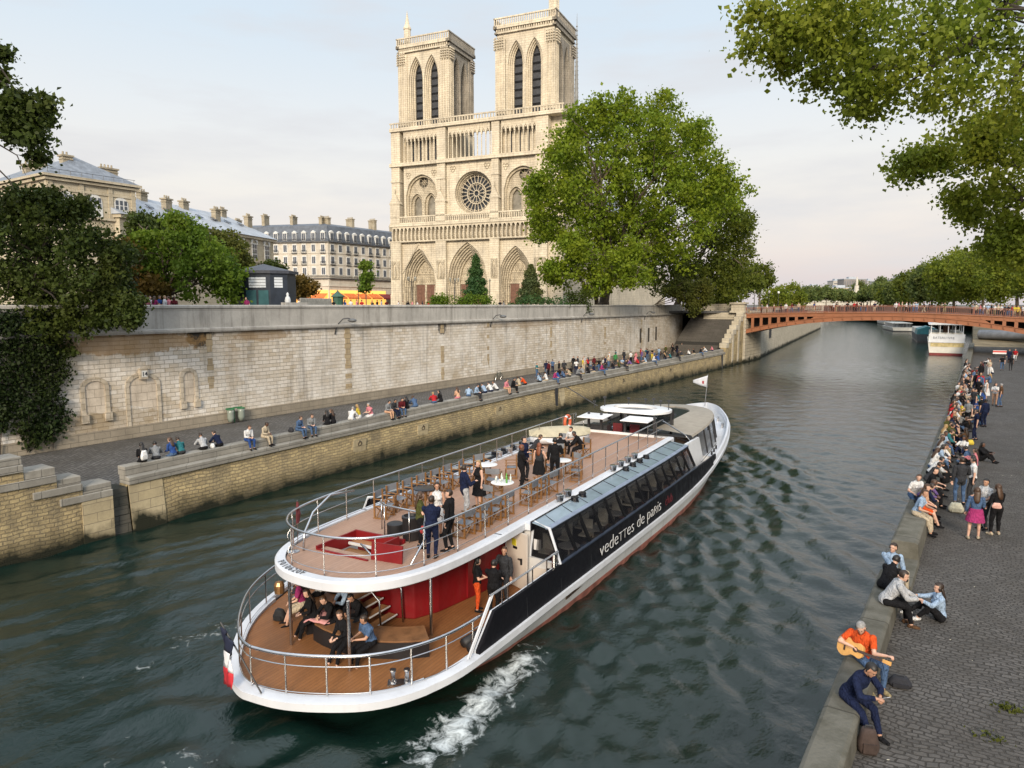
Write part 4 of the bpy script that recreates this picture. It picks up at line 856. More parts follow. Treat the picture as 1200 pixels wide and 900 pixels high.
MB().loft([[(-2.5, y, 2.2), (-2.3, y, 3.5), (0, y, 4.3), (2.3, y, 3.5), (2.5, y, 2.2)] for y in (1, 5, 12)]).build('tarpaulin', M('teal_tarp', (.03, .17, .20), .5, .2, .8), tb)
mb = MB(); mb.box(-2.4, 2.4, 14, 30, 2.2, 3.6); mb.build('cabin', OLDW, tb)
for i, (px, py, D, lab) in enumerate(((1058, 386, 250, 'long white open tour boat moored beyond the dark barge'), (1045, 379, 330, 'farthest white tour boat on the right beyond the arch'))):
    p = on_z(px, py + (3 if i == 0 else 2), 0); q = moored(lab, (p.x, p.y, 0), R(12), 36, 7, OLDW, DARKM, 1.6, True)
    MB().box(-3, 3, 2, 26, 1.6, 3.0).build('cabin', glassy('tour_cabin_glass_%s' % 'ab'[i], (.2, .22, .24), .15), q); MB().box(-3.3, 3.3, 1.5, 27, 3.0, 3.2).build('canopy_roof', OLDW, q)
    mb = MB()
    for k in range(8): mb.box(-3.05, 3.05, 2 + k * 3.2, 2.2 + k * 3.2, 1.6, 3.0)
    mb.build('roof_post', DARKM, q)
# grey inflatable tube on the ramp under the bridge, red barrier sign
o = MB().loft([[(1.2 * math.cos(a), y, .9 + .9 * math.sin(a)) for a in [k * math.pi / 6 for k in range(12)]] for y in (-4, -3.5, 3.5, 4)]).build('inflatable_boat', M('grey_rubber', (.16, .17, .19), .6, .2, 1), smooth='auto'); o.location = (5.2, 158, 3.5); o.rotation_euler = (0, 0, R(70)); tag(o, 'grey overturned inflatable boat lying on the stone ramp under the footbridge', 'dinghy')
# ================================================================ TREES AND PLANTS
def leafmat(name, col, var=.35, trans=.35, hue=(.5, 1.5)):
    m, nt, b = newmat(name)
    g = N(nt, 'ShaderNodeNewGeometry')
    c1 = tuple(k * (1 - var) for k in col); c2 = (min(1, col[0] * (1 + var * 1.3)), min(1, col[1] * (1 + var)), col[2] * 1.1)
    c = mixc(nt, g.outputs['Random Per Island'], c1, c2)
    c = mixc(nt, noise(nt, objco(nt), .35, 3, .5, .38, .62, 0, .75), c, (col[0] * hue[1], col[1] * 1.15, col[2] * .7))
    nt.links.new(c, b.inputs['Base Color']); b.inputs['Roughness'].default_value = .6; b.inputs['Specular IOR Level'].default_value = .2
    tr = N(nt, 'ShaderNodeBsdfTranslucent'); nt.links.new(mixc(nt, .5, c, (col[0] * 1.6, col[1] * 1.6, col[2] * .8)), tr.inputs[0])
    mx = N(nt, 'ShaderNodeMixShader'); mx.inputs[0].default_value = trans
    nt.links.new(b.outputs[0], mx.inputs[1]); nt.links.new(tr.outputs[0], mx.inputs[2]); nt.links.new(mx.outputs[0], nt.nodes['Material Output'].inputs[0])
    return m
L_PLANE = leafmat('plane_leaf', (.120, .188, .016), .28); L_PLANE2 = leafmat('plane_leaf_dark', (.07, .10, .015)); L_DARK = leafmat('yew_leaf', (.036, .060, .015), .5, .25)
L_BRIGHT = leafmat('bright_leaf', (.088, .155, .02)); L_OVER = leafmat('overhang_leaf', (.135, .188, .026), .45, .42); L_ROW = leafmat('row_leaf', (.115, .16, .022)); L_FAR = leafmat('far_leaf', (.085, .125, .045))
L_IVY = leafmat('ivy_leaf', (.017, .033, .011), .5, .2); L_CON = leafmat('conifer_leaf', (.035, .085, .03), .3, .2); L_OLIVE = leafmat('olive_leaf', (.065, .085, .02)); L_RUST = leafmat('rusty_leaf', (.10, .075, .02))
BARK = M('bark', (.11, .085, .06), .9, .35, 3, bmp=.03); BARKD = M('dark_bark', (.035, .028, .022), .9, .3, 3)
def leaf_obj(name, P, size, mat, parent, rg, droop=0.):
    n = len(P); s = size * rg.choice([.5, .75, 1.0, 1.35], n) * rg.uniform(.8, 1.2, n)
    d = rg.normal(size=(n, 3)); d[:, 2] -= droop; d /= np.linalg.norm(d, axis=1)[:, None]
    u = rg.normal(size=(n, 3)); u[:, 2] *= .6; u = np.cross(d, u); u /= np.linalg.norm(u, axis=1)[:, None] + 1e-9
    w = np.cross(d, u)
    a = P - d * s[:, None] * .5; t = P + d * s[:, None] * .5
    l = P + u * s[:, None] * .38 + w * s[:, None] * .12; r = P - u * s[:, None] * .38 + w * s[:, None] * .12
    co = np.stack([a, l, t, r], 1).reshape(-1, 3).astype(np.float32)
    me = bpy.data.meshes.new(name); me.vertices.add(4 * n); me.vertices.foreach_set('co', co.ravel())
    me.loops.add(4 * n); me.loops.foreach_set('vertex_index', np.arange(4 * n, dtype=np.int32))
    me.polygons.add(n); me.polygons.foreach_set('loop_start', np.arange(0, 4 * n, 4, dtype=np.int32))
    me.update(); me.materials.append(mat); o = bpy.data.objects.new(name, me); COL.objects.link(o); o.parent = parent
    return o
def clumps(blobs, dens, cr, per, rg, fill=.25, squash=.8):
    """leaf positions gathered in clumps over the shells (and partly the insides) of many overlapping lobes"""
    out = []; cs = []
    for c, r in blobs:
        c = np.array(c); r = np.array(r if hasattr(r, '__len__') else (r, r, r * .9)); n = max(6, int(2.3 * dens * (r[0] * r[1] * r[2]) ** (2 / 3) / cr ** 2))
        d = rg.normal(size=(n, 3)); d /= np.linalg.norm(d, axis=1)[:, None]
        rad = np.where(rg.random(n) < fill, rg.uniform(.3, .8, n), rg.uniform(.78, 1.08, n))
        cc = c + d * r * rad[:, None]; cs.append(cc)
    cs = np.concatenate(cs)
    k = rg.integers(int(per * .6), int(per * 1.4) + 1, len(cs)); idx = np.repeat(np.arange(len(cs)), k)
    sc_ = rg.uniform(.6, 1.3, len(cs))[idx]
    P = cs[idx] + rg.normal(size=(len(idx), 3)) * (cr * .5 * sc_)[:, None] * np.array([1, 1, squash])
    return P, cs
def tree(name, label, base, trunk_r, blobs, mat, leaf, cr, per, dens=1.5, seed=1, bark=None, limbs=14, group=None, fill=.25, droop=0., cat='tree', parent_only=False, fork=.35, zcut=None, lr=.42, billow=6):
    rg = np.random.default_rng(seed); base = Vector(base)
    t = thing(name, label, cat, base, 0, group)
    bl = [((Vector(c) - base), r) for c, r in blobs]
    ex = []
    for c, r in bl:           # each lobe billows into smaller ones
        r0 = (r[0] if hasattr(r, '__len__') else r) * .92; ex.append((tuple(c), r0 * .84))
        for _ in range(billow):
            d = Vector(rg.normal(size=3)); d.z = d.z * .8 + .25; d.normalize(); ex.append((tuple(c + d * r0 * .78), r0 * rg.uniform(.26, .46)))
    P, cs = clumps(ex, dens, cr, per, rg, fill)
    if zcut is not None: P = P[P[:, 2] > zcut]
    leaf_obj('crown', P, leaf, mat, t, rg, droop)
    ctr = sum((c for c, r in bl), Vector()) / len(bl)
    top = max(c.z for c, r in bl); f0 = Vector((ctr.x * .25, ctr.y * .25, max(ctr.z * fork, .5)))
    mb = MB(); mb.tube([(0, 0, -.2), (0, 0, f0.z * .3), f0 * .75 + Vector((0, 0, f0.z * .1)), f0], [trunk_r * 1.35, trunk_r, trunk_r * .9, trunk_r * .8], 9); mb.build('trunk', bark or BARK, t, True)
    mb = MB()
    def limb(a, b, r, depth):
        mid = a.lerp(b, .5) + Vector(rg.normal(size=3)) * (b - a).length * .09 + Vector((0, 0, (b - a).length * .06))
        mb.tube([a, a.lerp(mid, .5), mid, mid.lerp(b, .55), b], [r, r * .85, r * .7, r * .5, r * .25], 6)
        return mid
    ends = sorted(bl, key=lambda q: -q[1][0] if hasattr(q[1], '__len__') else -q[1])[:limbs]
    for c, r in ends:
        rr = r[0] if hasattr(r, '__len__') else r
        mid = limb(f0 + Vector(rg.normal(size=3)) * trunk_r * .3, c, trunk_r * lr, 0)
        for k in range(5):
            e = c + Vector(rg.normal(size=3)).normalized() * rr * .85; limb(c if k % 2 else mid, e, trunk_r * .17, 1)
    mb.build('limbs', bark or BARK, t, True)
    return t
def at_fwd(px, py, D):       # point at forward depth D along a pixel of the survey photograph
    d = ray(px, py); f = -d.x * _sy + d.y * _cy; t = D / f; return Vector((d.x * t, d.y * t, CAM_H + d.z * t))
def lobes(lst, D, spread, rg, both=True):
    out = []
    for px, py, rp in lst:
        r = rp * D / 825
        for dd in ((-spread * .5, spread * .5) if both else (0,)):
            p = at_fwd(px, py, D); a = at_fwd(px, py, 1) - Vector((0, 0, CAM_H)); a.z = 0; a.normalize()
            out.append((tuple(p + a * (dd + rg.normal() * spread * .12)), r * rg.uniform(.9, 1.08)))
    return out
rg0 = np.random.default_rng(11)
g = on_x(708, 357, -47.5); Dp = 108
tree('plane_tree', 'huge yellow green plane tree leaning out before the cathedral front', (g.x, g.y, STZ), .75,
     lobes([(690, 185, 48), (740, 175, 50), (790, 185, 48), (660, 212, 40), (650, 250, 36), (705, 228, 55), (765, 220, 58), (818, 212, 42), (842, 238, 32), (690, 278, 40), (745, 282, 48), (795, 270, 46), (640, 265, 22), (700, 140, 22), (735, 136, 22), (775, 138, 22), (812, 160, 22), (662, 172, 20), (850, 215, 18), (632, 228, 16), (680, 150, 18)], Dp, 9, rg0),
     L_PLANE, .42, 1.15, 24, 1.35, 5, limbs=16, fill=.15, fork=.28)
tree('plane_tree', 'darker leaved plane tree filling the right side behind the huge yellow green one', (-48.5, 133, STZ), .6,
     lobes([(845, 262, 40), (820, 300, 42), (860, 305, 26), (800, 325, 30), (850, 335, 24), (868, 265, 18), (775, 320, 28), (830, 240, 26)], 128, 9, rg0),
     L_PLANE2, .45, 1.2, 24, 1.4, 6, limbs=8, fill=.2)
tree('maple_tree', 'lower light green tree spreading in front of the plane tree trunks', (-46.5, 94, STZ), .35,
     lobes([(690, 300, 30), (665, 320, 22), (720, 312, 28), (745, 325, 20), (700, 335, 18), (648, 322, 14), (735, 298, 18), (672, 290, 18)], 100, 5, rg0),
     bpy.data.materials['plane_leaf'].copy(), .36, .95, 22, 1.4, 7, limbs=8, fill=.2)
tree('bushy_tree', 'small bushy tree drooping over the end of the quay wall by the stone stairs', (-46.4, 111, STZ), .2,
     lobes([(805, 345, 13), (822, 338, 12), (812, 358, 12), (798, 335, 12), (785, 342, 10), (825, 352, 8)], 117, 3, rg0), L_OLIVE, .32, .8, 22, 1.6, 8, droop=.5, limbs=5)
k = 0
for px, py, rp, D, lab in ((868, 322, 24, 150, 'dark round tree at the street edge right of the plane trees'), (890, 322, 15, 172, 'dense tree with a rounded top just left of the footbridge pedestal'), (908, 346, 14, 190, 'small round tree over the left end of the footbridge'), (930, 345, 14, 205, 'second small round tree over the left end of the footbridge, nearest the river'), (845, 345, 16, 140, 'low shrubby tree at the head of the stone stairs')):
    p = at_fwd(px, 356, D); k += 1
    tree('street_tree', lab, (p.x, p.y, STZ), .25, lobes([(px, py, rp), (px - rp * .5, py + rp * .6, rp * .6), (px + rp * .5, py + rp * .5, rp * .6)], D, 3, rg0), L_PLANE2 if k != 4 and k != 3 else L_ROW, .5, 1.2, 20, 1.6, 20 + k, limbs=3)
# left group
tree('yew_tree', 'very dark dense tree leaning over the parapet at the left edge', (-46.3, 19.5, STZ), .4,
     lobes([(60, 272, 44), (20, 305, 50), (105, 288, 36), (85, 335, 45), (35, 345, 55), (128, 335, 30), (60, 242, 20), (150, 372, 12), (120, 372, 20), (0, 262, 32), (12, 245, 18), (34, 240, 16), (98, 250, 16), (140, 300, 18), (45, 378, 34), (95, 372, 24), (15, 400, 34), (132, 362, 22), (60, 400, 22), (155, 358, 13)], 41, 3.5, rg0), L_DARK, .2, .5, 26, 1.5, 31, BARKD, 12, fill=.3, droop=.3)
t_ivy = thing('ivy', 'dark green ivy curtain hanging down the quay wall at the left edge', 'ivy', (-43.2, 16, 5))
rg = np.random.default_rng(32); pts = []
n = 5200
yy = rg.uniform(5, 19.7, n); zz = rg.uniform(2.3, 9.6, n)
low = 2.9 + .9 * np.sin(yy * 1.3) + .6 * np.sin(yy * 3.1) - np.clip(1.2 - np.abs(yy - 17.7), 0, 1) * 1.9; right = 19.2 + .35 * np.sin(zz * 2.2) - np.clip(4.5 - zz, 0, 3) * .25
ok = (zz > low) & (yy < right); yy, zz = yy[ok], zz[ok]
xx = np.array([UW(a) for a in yy]) + .1 + .45 * rg.random(len(yy)) * (0.6 + .4 * np.sin(yy * 2) * np.sin(zz * 2.3))
c = np.stack([xx + 43.2, yy - 16, zz - 5], 1); P = np.repeat(c, 9, 0) + rg.normal(size=(len(c) * 9, 3)) * np.array([.1, .2, .2])
leaf_obj('foliage', P, .17, L_IVY, t_ivy, rg, .8)
mb = MB()
for k in range(9): y = 8 + k * 1.3 - 16; mb.tube([(.08, y, -3.1), (.1, y + .2, -1), (.08, y - .1, 1.5), (.1, y + .1, 4)], .03, 5)
mb.build('stems', BARKD, t_ivy)
tree('leafy_tree', 'bright fresh green tree behind the parapet left of the kiosk', (-55, 31.5, STZ), .28,
     lobes([(215, 290, 32), (248, 305, 32), (190, 300, 26), (222, 270, 18), (262, 322, 22), (228, 328, 34), (185, 325, 24), (205, 262, 10), (270, 340, 16), (165, 285, 10)], 58, 3, rg0), L_BRIGHT, .26, .62, 22, 1.35, 33, limbs=9, fill=.2)
tree('leafy_tree', 'brownish olive tree between the dark tree and the bright green tree', (-52, 24, STZ), .22, lobes([(150, 300, 20), (160, 325, 24), (140, 325, 18), (172, 342, 14), (185, 345, 12)], 56, 2.5, rg0), L_RUST, .26, .6, 22, 1.4, 34, limbs=4)
tree('leafy_tree', 'dark green tree crown below the pavilion cornice', (-64, 33, STZ), .25, lobes([(165, 264, 13), (180, 266, 12), (158, 275, 14), (175, 285, 18)], 72, 2.5, rg0), L_DARK, .3, .7, 22, 1.4, 35, limbs=4)
tree('leafy_tree', 'olive green tree behind the bright green tree, before the zinc roofed wing', (-68, 50, STZ), .25, lobes([(262, 285, 16), (275, 295, 16), (248, 292, 14), (282, 312, 14), (270, 320, 18)], 78, 2.5, rg0), L_OLIVE, .3, .7, 22, 1.4, 36, limbs=4)
tree('street_tree', 'small dark tree above the kiosk roof', (*(at_fwd(320, 350, 88).xy), STZ), .15, lobes([(320, 313, 8), (313, 318, 8), (327, 318, 7)], 88, 1.5, rg0), L_DARK, .3, .6, 20, 1.5, 37, limbs=3)
tree('street_tree', 'small reddish tree right of the kiosk before the cafe', (*(at_fwd(358, 350, 92).xy), STZ), .15, lobes([(352, 332, 9), (363, 338, 9), (350, 345, 8)], 92, 1.5, rg0), L_RUST, .3, .6, 20, 1.5, 38, limbs=3)
tree('sapling', 'thin young tree standing on the square before the apartment house', (*(at_fwd(429, 352, 84).xy), STZ), .07, lobes([(429, 312, 5), (430, 325, 7), (428, 338, 6)], 84, .6, rg0), L_BRIGHT, .25, .5, 14, 1.2, 39, limbs=3, fork=.8)
# conifers before the west front
def conifer(label, px, py0, py1, wpx, D, seed, mat):
    p = at_fwd(px, 353, D); h = (353 - py0) * D / 825 + 1.1; w = wpx * D / 825 / 2; rg = np.random.default_rng(seed)
    t = thing('conifer', label, 'tree', (p.x, p.y, STZ)); MB().tube([(0, 0, -.1), (0, 0, h * .95)], [.16, .03], 7).build('trunk', BARKD, t)
    n = 900; u = rg.random(n) ** .8; z = 1.4 + (h - 1.4) * (1 - u); prof = w * (u ** .8) * (.75 + .35 * np.sin(z * 5) * .5); a = rg.uniform(0, 6.28, n); r = prof * np.sqrt(rg.uniform(.35, 1.05, n))
    c = np.stack([r * np.cos(a), r * np.sin(a), z], 1); P = np.repeat(c, 12, 0) + rg.normal(size=(n * 12, 3)) * .16
    leaf_obj('crown', P, .22, mat, t, rg, .4)
conifer('dark green conifer with a pointed top before the central portal', 558, 297, 350, 36, 92, 41, L_CON)
conifer('greyer young pine before the right hand portal', 622, 308, 350, 40, 97, 42, leafmat('pine_leaf', (.06, .085, .035), .3, .2))
for i, (x0, x1, D, h, lab) in enumerate(((506, 528, 90, .9, 'short yellow green clipped shrub before the left portal'), (536, 576, 89, 1.0, 'loose green shrubs round the foot of the pointed conifer'), (604, 664, 92, .8, 'low clipped hedge behind the parapet before the right portal'), (664, 690, 96, 1.6, 'dark hedge beside the plane tree trunk'))):
    a, c_ = at_fwd(x0, 353, D), at_fwd(x1, 353, D); rg = np.random.default_rng(50 + i); m_ = (a + c_) / 2
    t = thing('hedge', lab, 'hedge', (m_.x, m_.y, STZ)); n = 160
    q = rg.random(n); cc = np.stack([(a.x - m_.x) + (c_.x - a.x) * q, (a.y - m_.y) + (c_.y - a.y) * q, rg.uniform(.1, 1.25 + h, n)], 1) + rg.normal(size=(n, 3)) * np.array([.3, .3, .1])
    leaf_obj('foliage', np.repeat(cc, 16, 0) + rg.normal(size=(n * 16, 3)) * .2, .22, (L_BRIGHT, L_BRIGHT, L_CON, L_DARK)[i], t, rg)
    mb = MB()
    for k in range(6): p = a.lerp(c_, (k + .5) / 6) - m_; mb.tube([(p.x, p.y, 0), (p.x, p.y, 1)], .04, 5)
    mb.build('stems', BARKD, t)
# tall tree at the upper left whose branch enters the frame
tree('tall_tree', 'branch of a tall dark tree hanging into the upper left corner', (-46.5, 9, STZ), .5,
     lobes([(22, 132, 9), (38, 150, 8), (10, 140, 11), (42, 172, 6), (20, 158, 7), (2, 80, 5), (32, 142, 7), (-30, 140, 18), (-80, 120, 34), (-150, 90, 60), (-200, 40, 70), (-260, 120, 60), (-120, 0, 55), (-230, -40, 90), (-330, 40, 90), (-300, 190, 60), (52, 130, 3)], 31, 3, rg0), L_DARK, .22, .5, 20, 1.1, 61, BARKD, 10, fill=.2, fork=.5, billow=2, lr=.2)
mb = MB()
for a in (((-60, 150), (0, 95), (25, 108), (40, 125)), ((-50, 60), (0, 78), (18, 105), (33, 120)), ((-60, 190), (0, 200), (12, 212), (16, 222)), ((-50, 170), (0, 170), (20, 182), (30, 205))):
    mb.tube([at_fwd(x, y, 31) for x, y in a], [.07, .04, .025, .01], 5)
mb.build('bare_twigs', BARKD, bpy.data.objects['tall_tree']).location = -Vector((-46.5, 9, STZ))
# near tree overhanging from the right quay
D0 = 22.5
tree('overhanging_tree', 'large plane tree whose leafy branches hang over the river at the upper right', (13.2, 27, RQZ), .55,
     lobes([(1150, 50, 48), (1095, 45, 42), (1035, 50, 36), (990, 40, 30), (950, 45, 22), (912, 40, 14), (1005, 95, 24), (1060, 105, 30), (1015, 120, 15), (1120, 125, 32), (1180, 110, 38), (960, 80, 15), (885, 34, 10), (1180, 10, 50), (1060, 0, 40), (970, 8, 25), (1225, 60, 50), (1260, 120, 60), (1330, 50, 90), (1420, 0, 120), (1120, 60, 40), (925, 60, 9)], D0, 2.6, rg0),
     L_OVER, .16, .62, 22, .82, 71, BARKD, 9, fill=.3, droop=.35, fork=.75, lr=.2, billow=3)
tree('overhanging_tree', 'drooping lighter leafy boughs below the overhanging plane tree at the right edge', (15.2, 42, RQZ), .5,
     lobes([(1185, 300, 18), (1165, 290, 12), (1200, 150, 30), (1172, 152, 20), (1150, 160, 12), (1180, 185, 28), (1135, 185, 26), (1095, 185, 15), (1062, 198, 9), (1155, 225, 24), (1195, 235, 30), (1120, 235, 12), (1178, 265, 18), (1205, 275, 20), (1240, 200, 60), (1300, 230, 70), (1080, 190, 9), (1140, 255, 9), (1150, 160, 18)], 31, 2.6, rg0),
     L_OVER, .18, .66, 22, .9, 72, BARKD, 6, fill=.25, droop=.4, fork=.7, lr=.2, billow=3)
mb = MB()
for path, r in (([(1330, -120), (1200, -5), (1140, 48), (1085, 82), (1030, 78), (965, 58), (905, 40)], .15), ([(1140, 48), (1080, 40), (1010, 28), (950, 36)], .06), ([(1085, 82), (1050, 108), (1010, 118)], .045), ([(1270, -40), (1215, 50), (1180, 105), (1130, 128)], .08), ([(1030, 78), (985, 92), (958, 84)], .03)):
    P_ = [at_fwd(x, y, D0) for x, y in path]; mb.tube(P_, [r * (1 - .85 * k / (len(P_) - 1)) for k in range(len(P_))], 6)
mb.build('bough', BARKD, bpy.data.objects['overhanging_tree']).location = -Vector((13.2, 27, RQZ))
mb = MB()
for path, r in (([(1400, 130), (1260, 180), (1190, 195), (1140, 178), (1095, 186), (1065, 198)], .13), ([(1260, 180), (1200, 235), (1150, 228), (1122, 236)], .06), ([(1300, 170), (1230, 250), (1195, 275), (1178, 268)], .06)):
    P_ = [at_fwd(x, y, 31) for x, y in path]; mb.tube(P_, [r * (1 - .85 * k / (len(P_) - 1)) for k in range(len(P_))], 6)
mb.build('bough', BARKD, bpy.data.objects['overhanging_tree.001']).location = -Vector((15.2, 42, RQZ))
# row beyond the footbridge on the right bank
R0 = [(1235, 288, 45, 118), (1192, 306, 38, 150), (1152, 314, 34, 178), (1118, 318, 30, 205), (1092, 326, 22, 240), (1070, 333, 17, 280), (1053, 340, 12, 330), (1043, 345, 8, 390)]
nm_ = ['largest and nearest of the green trees beyond the right end of the footbridge', 'broad green tree beyond the footbridge, second from the right edge', 'green tree beyond the footbridge above the white boat canopy', 'green tree beyond the footbridge above the white riverboat', 'rounded green tree beyond the footbridge above the dark barge', 'smaller green tree behind the footbridge crowd left of the white riverboat', 'small far green tree at the left end of the right bank row', 'smallest farthest tree of the right bank row near the stone pillar']
for i, (px, py, rp, D) in enumerate(R0):
    p = at_fwd(px, 357, D)
    tree('riverside_tree', nm_[i], (p.x, p.y, STZ), .35, lobes([(px, py, rp), (px - rp * .6, py + rp * .45, rp * .62), (px + rp * .6, py + rp * .4, rp * .62), (px, py + rp * .6, rp * .6), (px + rp * .2, py - rp * .35, rp * .6), (px - rp * .35, py - rp * .1, rp * .7), (px - rp * .5, py + (352 - py) * .72, rp * .5), (px + rp * .5, py + (352 - py) * .72, rp * .5)], D, D * .03, rg0), (L_ROW if i < 4 else L_PLANE2 if i % 2 else L_FAR), max(.4, D * .0032), max(1.0, D * .008), 20, 1.3, 80 + i, limbs=5, group='trees along the right bank beyond the footbridge', fill=.15)
for i, (px, py, rp, D) in enumerate([(955, 344, 8, 420), (968, 343, 8, 440), (982, 344, 7, 460), (1020, 342, 9, 470), (1032, 342, 10, 440), (1012, 346, 6, 480), (1006, 334, 5, 620), (1033, 331, 6, 600), (944, 345, 8, 380), (993, 346, 6, 470)]):
    p = at_fwd(px, 357, D); tl = rp * (2.2 if i in (6, 7) else 1)
    tree('distant_tree', ['far tree left of the low pale bridge', 'far rounded tree above the low pale bridge', 'far tree above the middle of the pale bridge', 'far tree just right of the stone pillar', 'far tall tree between the pillar and the right bank row', 'far low tree at the foot of the stone pillar', 'slim dark far tree beside the office block', 'pointed far tree against the sky right of the office block', 'far dark tree nearest the left bank trees', 'far small tree left of the stone pillar'][i], (p.x, p.y, STZ), .3, lobes([(px, py, rp), (px - rp * .6, py + 3, rp * .6), (px + rp * .6, py + 3, rp * .6)], D, 6, rg0), L_FAR, 1.2, 2.4, 12, 1.4, 100 + i, limbs=2)
# ================================================================ THE EXCURSION BOAT  (x starboard, y forward, z up from the waterline)
boat = thing('excursion_boat', 'white and black two deck excursion boat with brown decks cruising on the river', 'boat', (BX, BY, 0), TH)
def b2w(f, s, z=0):
    return Vector((BX - f * math.sin(TH) + s * math.cos(TH), BY + f * math.cos(TH) + s * math.sin(TH), z))
def crom(pts, n=10):
    out = []; P = [pts[0]] + list(pts) + [pts[-1]]
    for i in range(1, len(P) - 2):
        p0, p1, p2, p3 = [np.array(q, float) for q in P[i - 1:i + 3]]
        for k in range(n):
            t = k / n; out.append(tuple(float(q) for q in .5 * ((2 * p1) + (p2 - p0) * t + (2 * p0 - 5 * p1 + 4 * p2 - p3) * t * t + (3 * p1 - p0 - 3 * p2 + p3) * t ** 3)))
    out.append(tuple(pts[-1])); return out
# starboard control rows: deck edge (s, f, z of rub rail) and waterline (s, f)
DK = crom([(0, -.30, .86), (1.0, -.18, .86), (2.0, .22, .86), (2.95, .85, .86), (3.6, 1.75, .88), (4.02, 3.0, .92), (4.18, 5, .97), (4.26, 8, .96), (4.42, 14, .92), (4.55, 20, .92), (4.52, 25, .98), (4.3, 29.5, 1.18), (3.9, 33.7, 1.5), (3.1, 38, 1.8), (2.05, 41.2, 1.95), (1.0, 43.5, 2.05), (0, 44.5, 2.1)], 6)
WL = crom([(0, 2.6), (1.0, 2.7), (1.9, 3.1), (2.7, 3.7), (3.3, 4.6), (3.6, 5.6), (3.8, 7.2), (4.0, 9.5), (4.22, 14.5), (4.38, 20), (4.25, 25), (3.8, 28.8), (3.1, 32.2), (2.1, 36), (1.2, 39), (.5, 41.3), (0, 42.3)], 6)
df = [p[1] for p in DK]; ds = [p[0] for p in DK]; dz = [p[2] for p in DK]
def hw(f): return float(np.interp(f, df, ds))
def rz_(f): return float(np.interp(f, df, dz))
HULLW = worn('hull_white', (.62, .64, .68), .5, .18); HULLG = worn('hull_white_worn', (.56, .57, .58), .5, .5)
ANTI = M('antifouling_red', (.34, .13, .10), .7, .35, 2.5)
TEAK = stone('aft_deck_planks', (.29, .125, .046), (.25, .105, .038), (.11, .048, .022), 30, .11, .006, (.25, .11, .045), .35, .7, axes='floor2', rough=.5, bmp=.004)
UDECK = stone('upper_deck_planks', (.40, .255, .185), (.36, .225, .16), (.24, .15, .105), 30, .12, .006, (.36, .21, .135), .35, .7, axes='floor2', rough=.6, bmp=.004)
REDP = worn('red_panel', (.19, .006, .009), .45, .25); GLD = glassy('dark_window_glass', (.012, .013, .016), .04, .48)
RGL = glassy('roof_glass', (.19, .24, .28), .08); INT = M('cabin_interior', (.05, .03, .018), .7, .3, 2); TAN = M('canvas_tan', (.30, .265, .215), .8, .1, 2, bmp=.01)
def outline(rows):            # full closed outline from the starboard row
    return list(rows) + [(-p[0],) + tuple(p[1:]) for p in rows[-2:0:-1]]
def ringz(fn): return [fn(p, q) for p, q in zip(outline(DK), outline(WL))]
def PT(p):            # the port quarter runs a little finer than the starboard one
    x, y, z = p
    return (x, y + .58 * x * x / (.9 - x) * min(1, max(0, (6.5 - y) / 4)), z) if x < 0 else (x, y, z)
def sgn(a): return 1 if a > 1e-9 else -1 if a < -1e-9 else 0
mb = MB(PT)
A = ringz(lambda p, q: (p[0] * .985, p[1], p[2] - .20)); B = ringz(lambda p, q: (q[0] + (p[0] - q[0]) * .28, q[1] + (p[1] - q[1]) * .28, .2)); 
mb.loft([A, B], True, False); mb.build('hull_topsides', HULLG, boat, True)
mb = MB(PT); B2 = ringz(lambda p, q: (q[0] + (p[0] - q[0]) * .28, q[1] + (p[1] - q[1]) * .28, .2)); D_ = ringz(lambda p, q: (q[0], q[1], -.1)); E_ = ringz(lambda p, q: (q[0] * .9, q[1], -.9)); mb.loft([B2, D_, E_], True, False); mb.build('waterline_band', ANTI, boat, True)
mb = MB(PT); o1 = ringz(lambda p, q: (p[0] * .985, p[1], p[2] - .24)); o2 = ringz(lambda p, q: (p[0] + .05 * sgn(p[0]), p[1] - (.05 if p[1] < 2 else 0), p[2] - .21)); o3 = ringz(lambda p, q: (p[0] + .05 * sgn(p[0]), p[1] - (.05 if p[1] < 2 else 0), p[2] - .02)); o4 = ringz(lambda p, q: (p[0] * .985 - 0, p[1] + (.05 if p[1] < 2 else 0), p[2])); o5 = ringz(lambda p, q: (p[0] * .93, p[1] + (.28 if p[1] < 2 else 0), p[2])); o6 = ringz(lambda p, q: (p[0] * .93, p[1] + (.28 if p[1] < 2 else 0), p[2] - .12))
mb.loft([o1, o2, o3, o4, o5, o6], True, False); mb.build('rub_rail', HULLW, boat, 'auto')
# aft (lower) deck
LZ = .78
st_ = [p for p in DK if p[1] < 9.6]
mb = MB(PT); mb.prism([(p[0] * .93, p[1] + .25) for p in st_] + [(-p[0] * .93, p[1] + .25) for p in st_[::-1][:-1]], LZ - .3, LZ); mb.build('aft_deck', TEAK, boat)
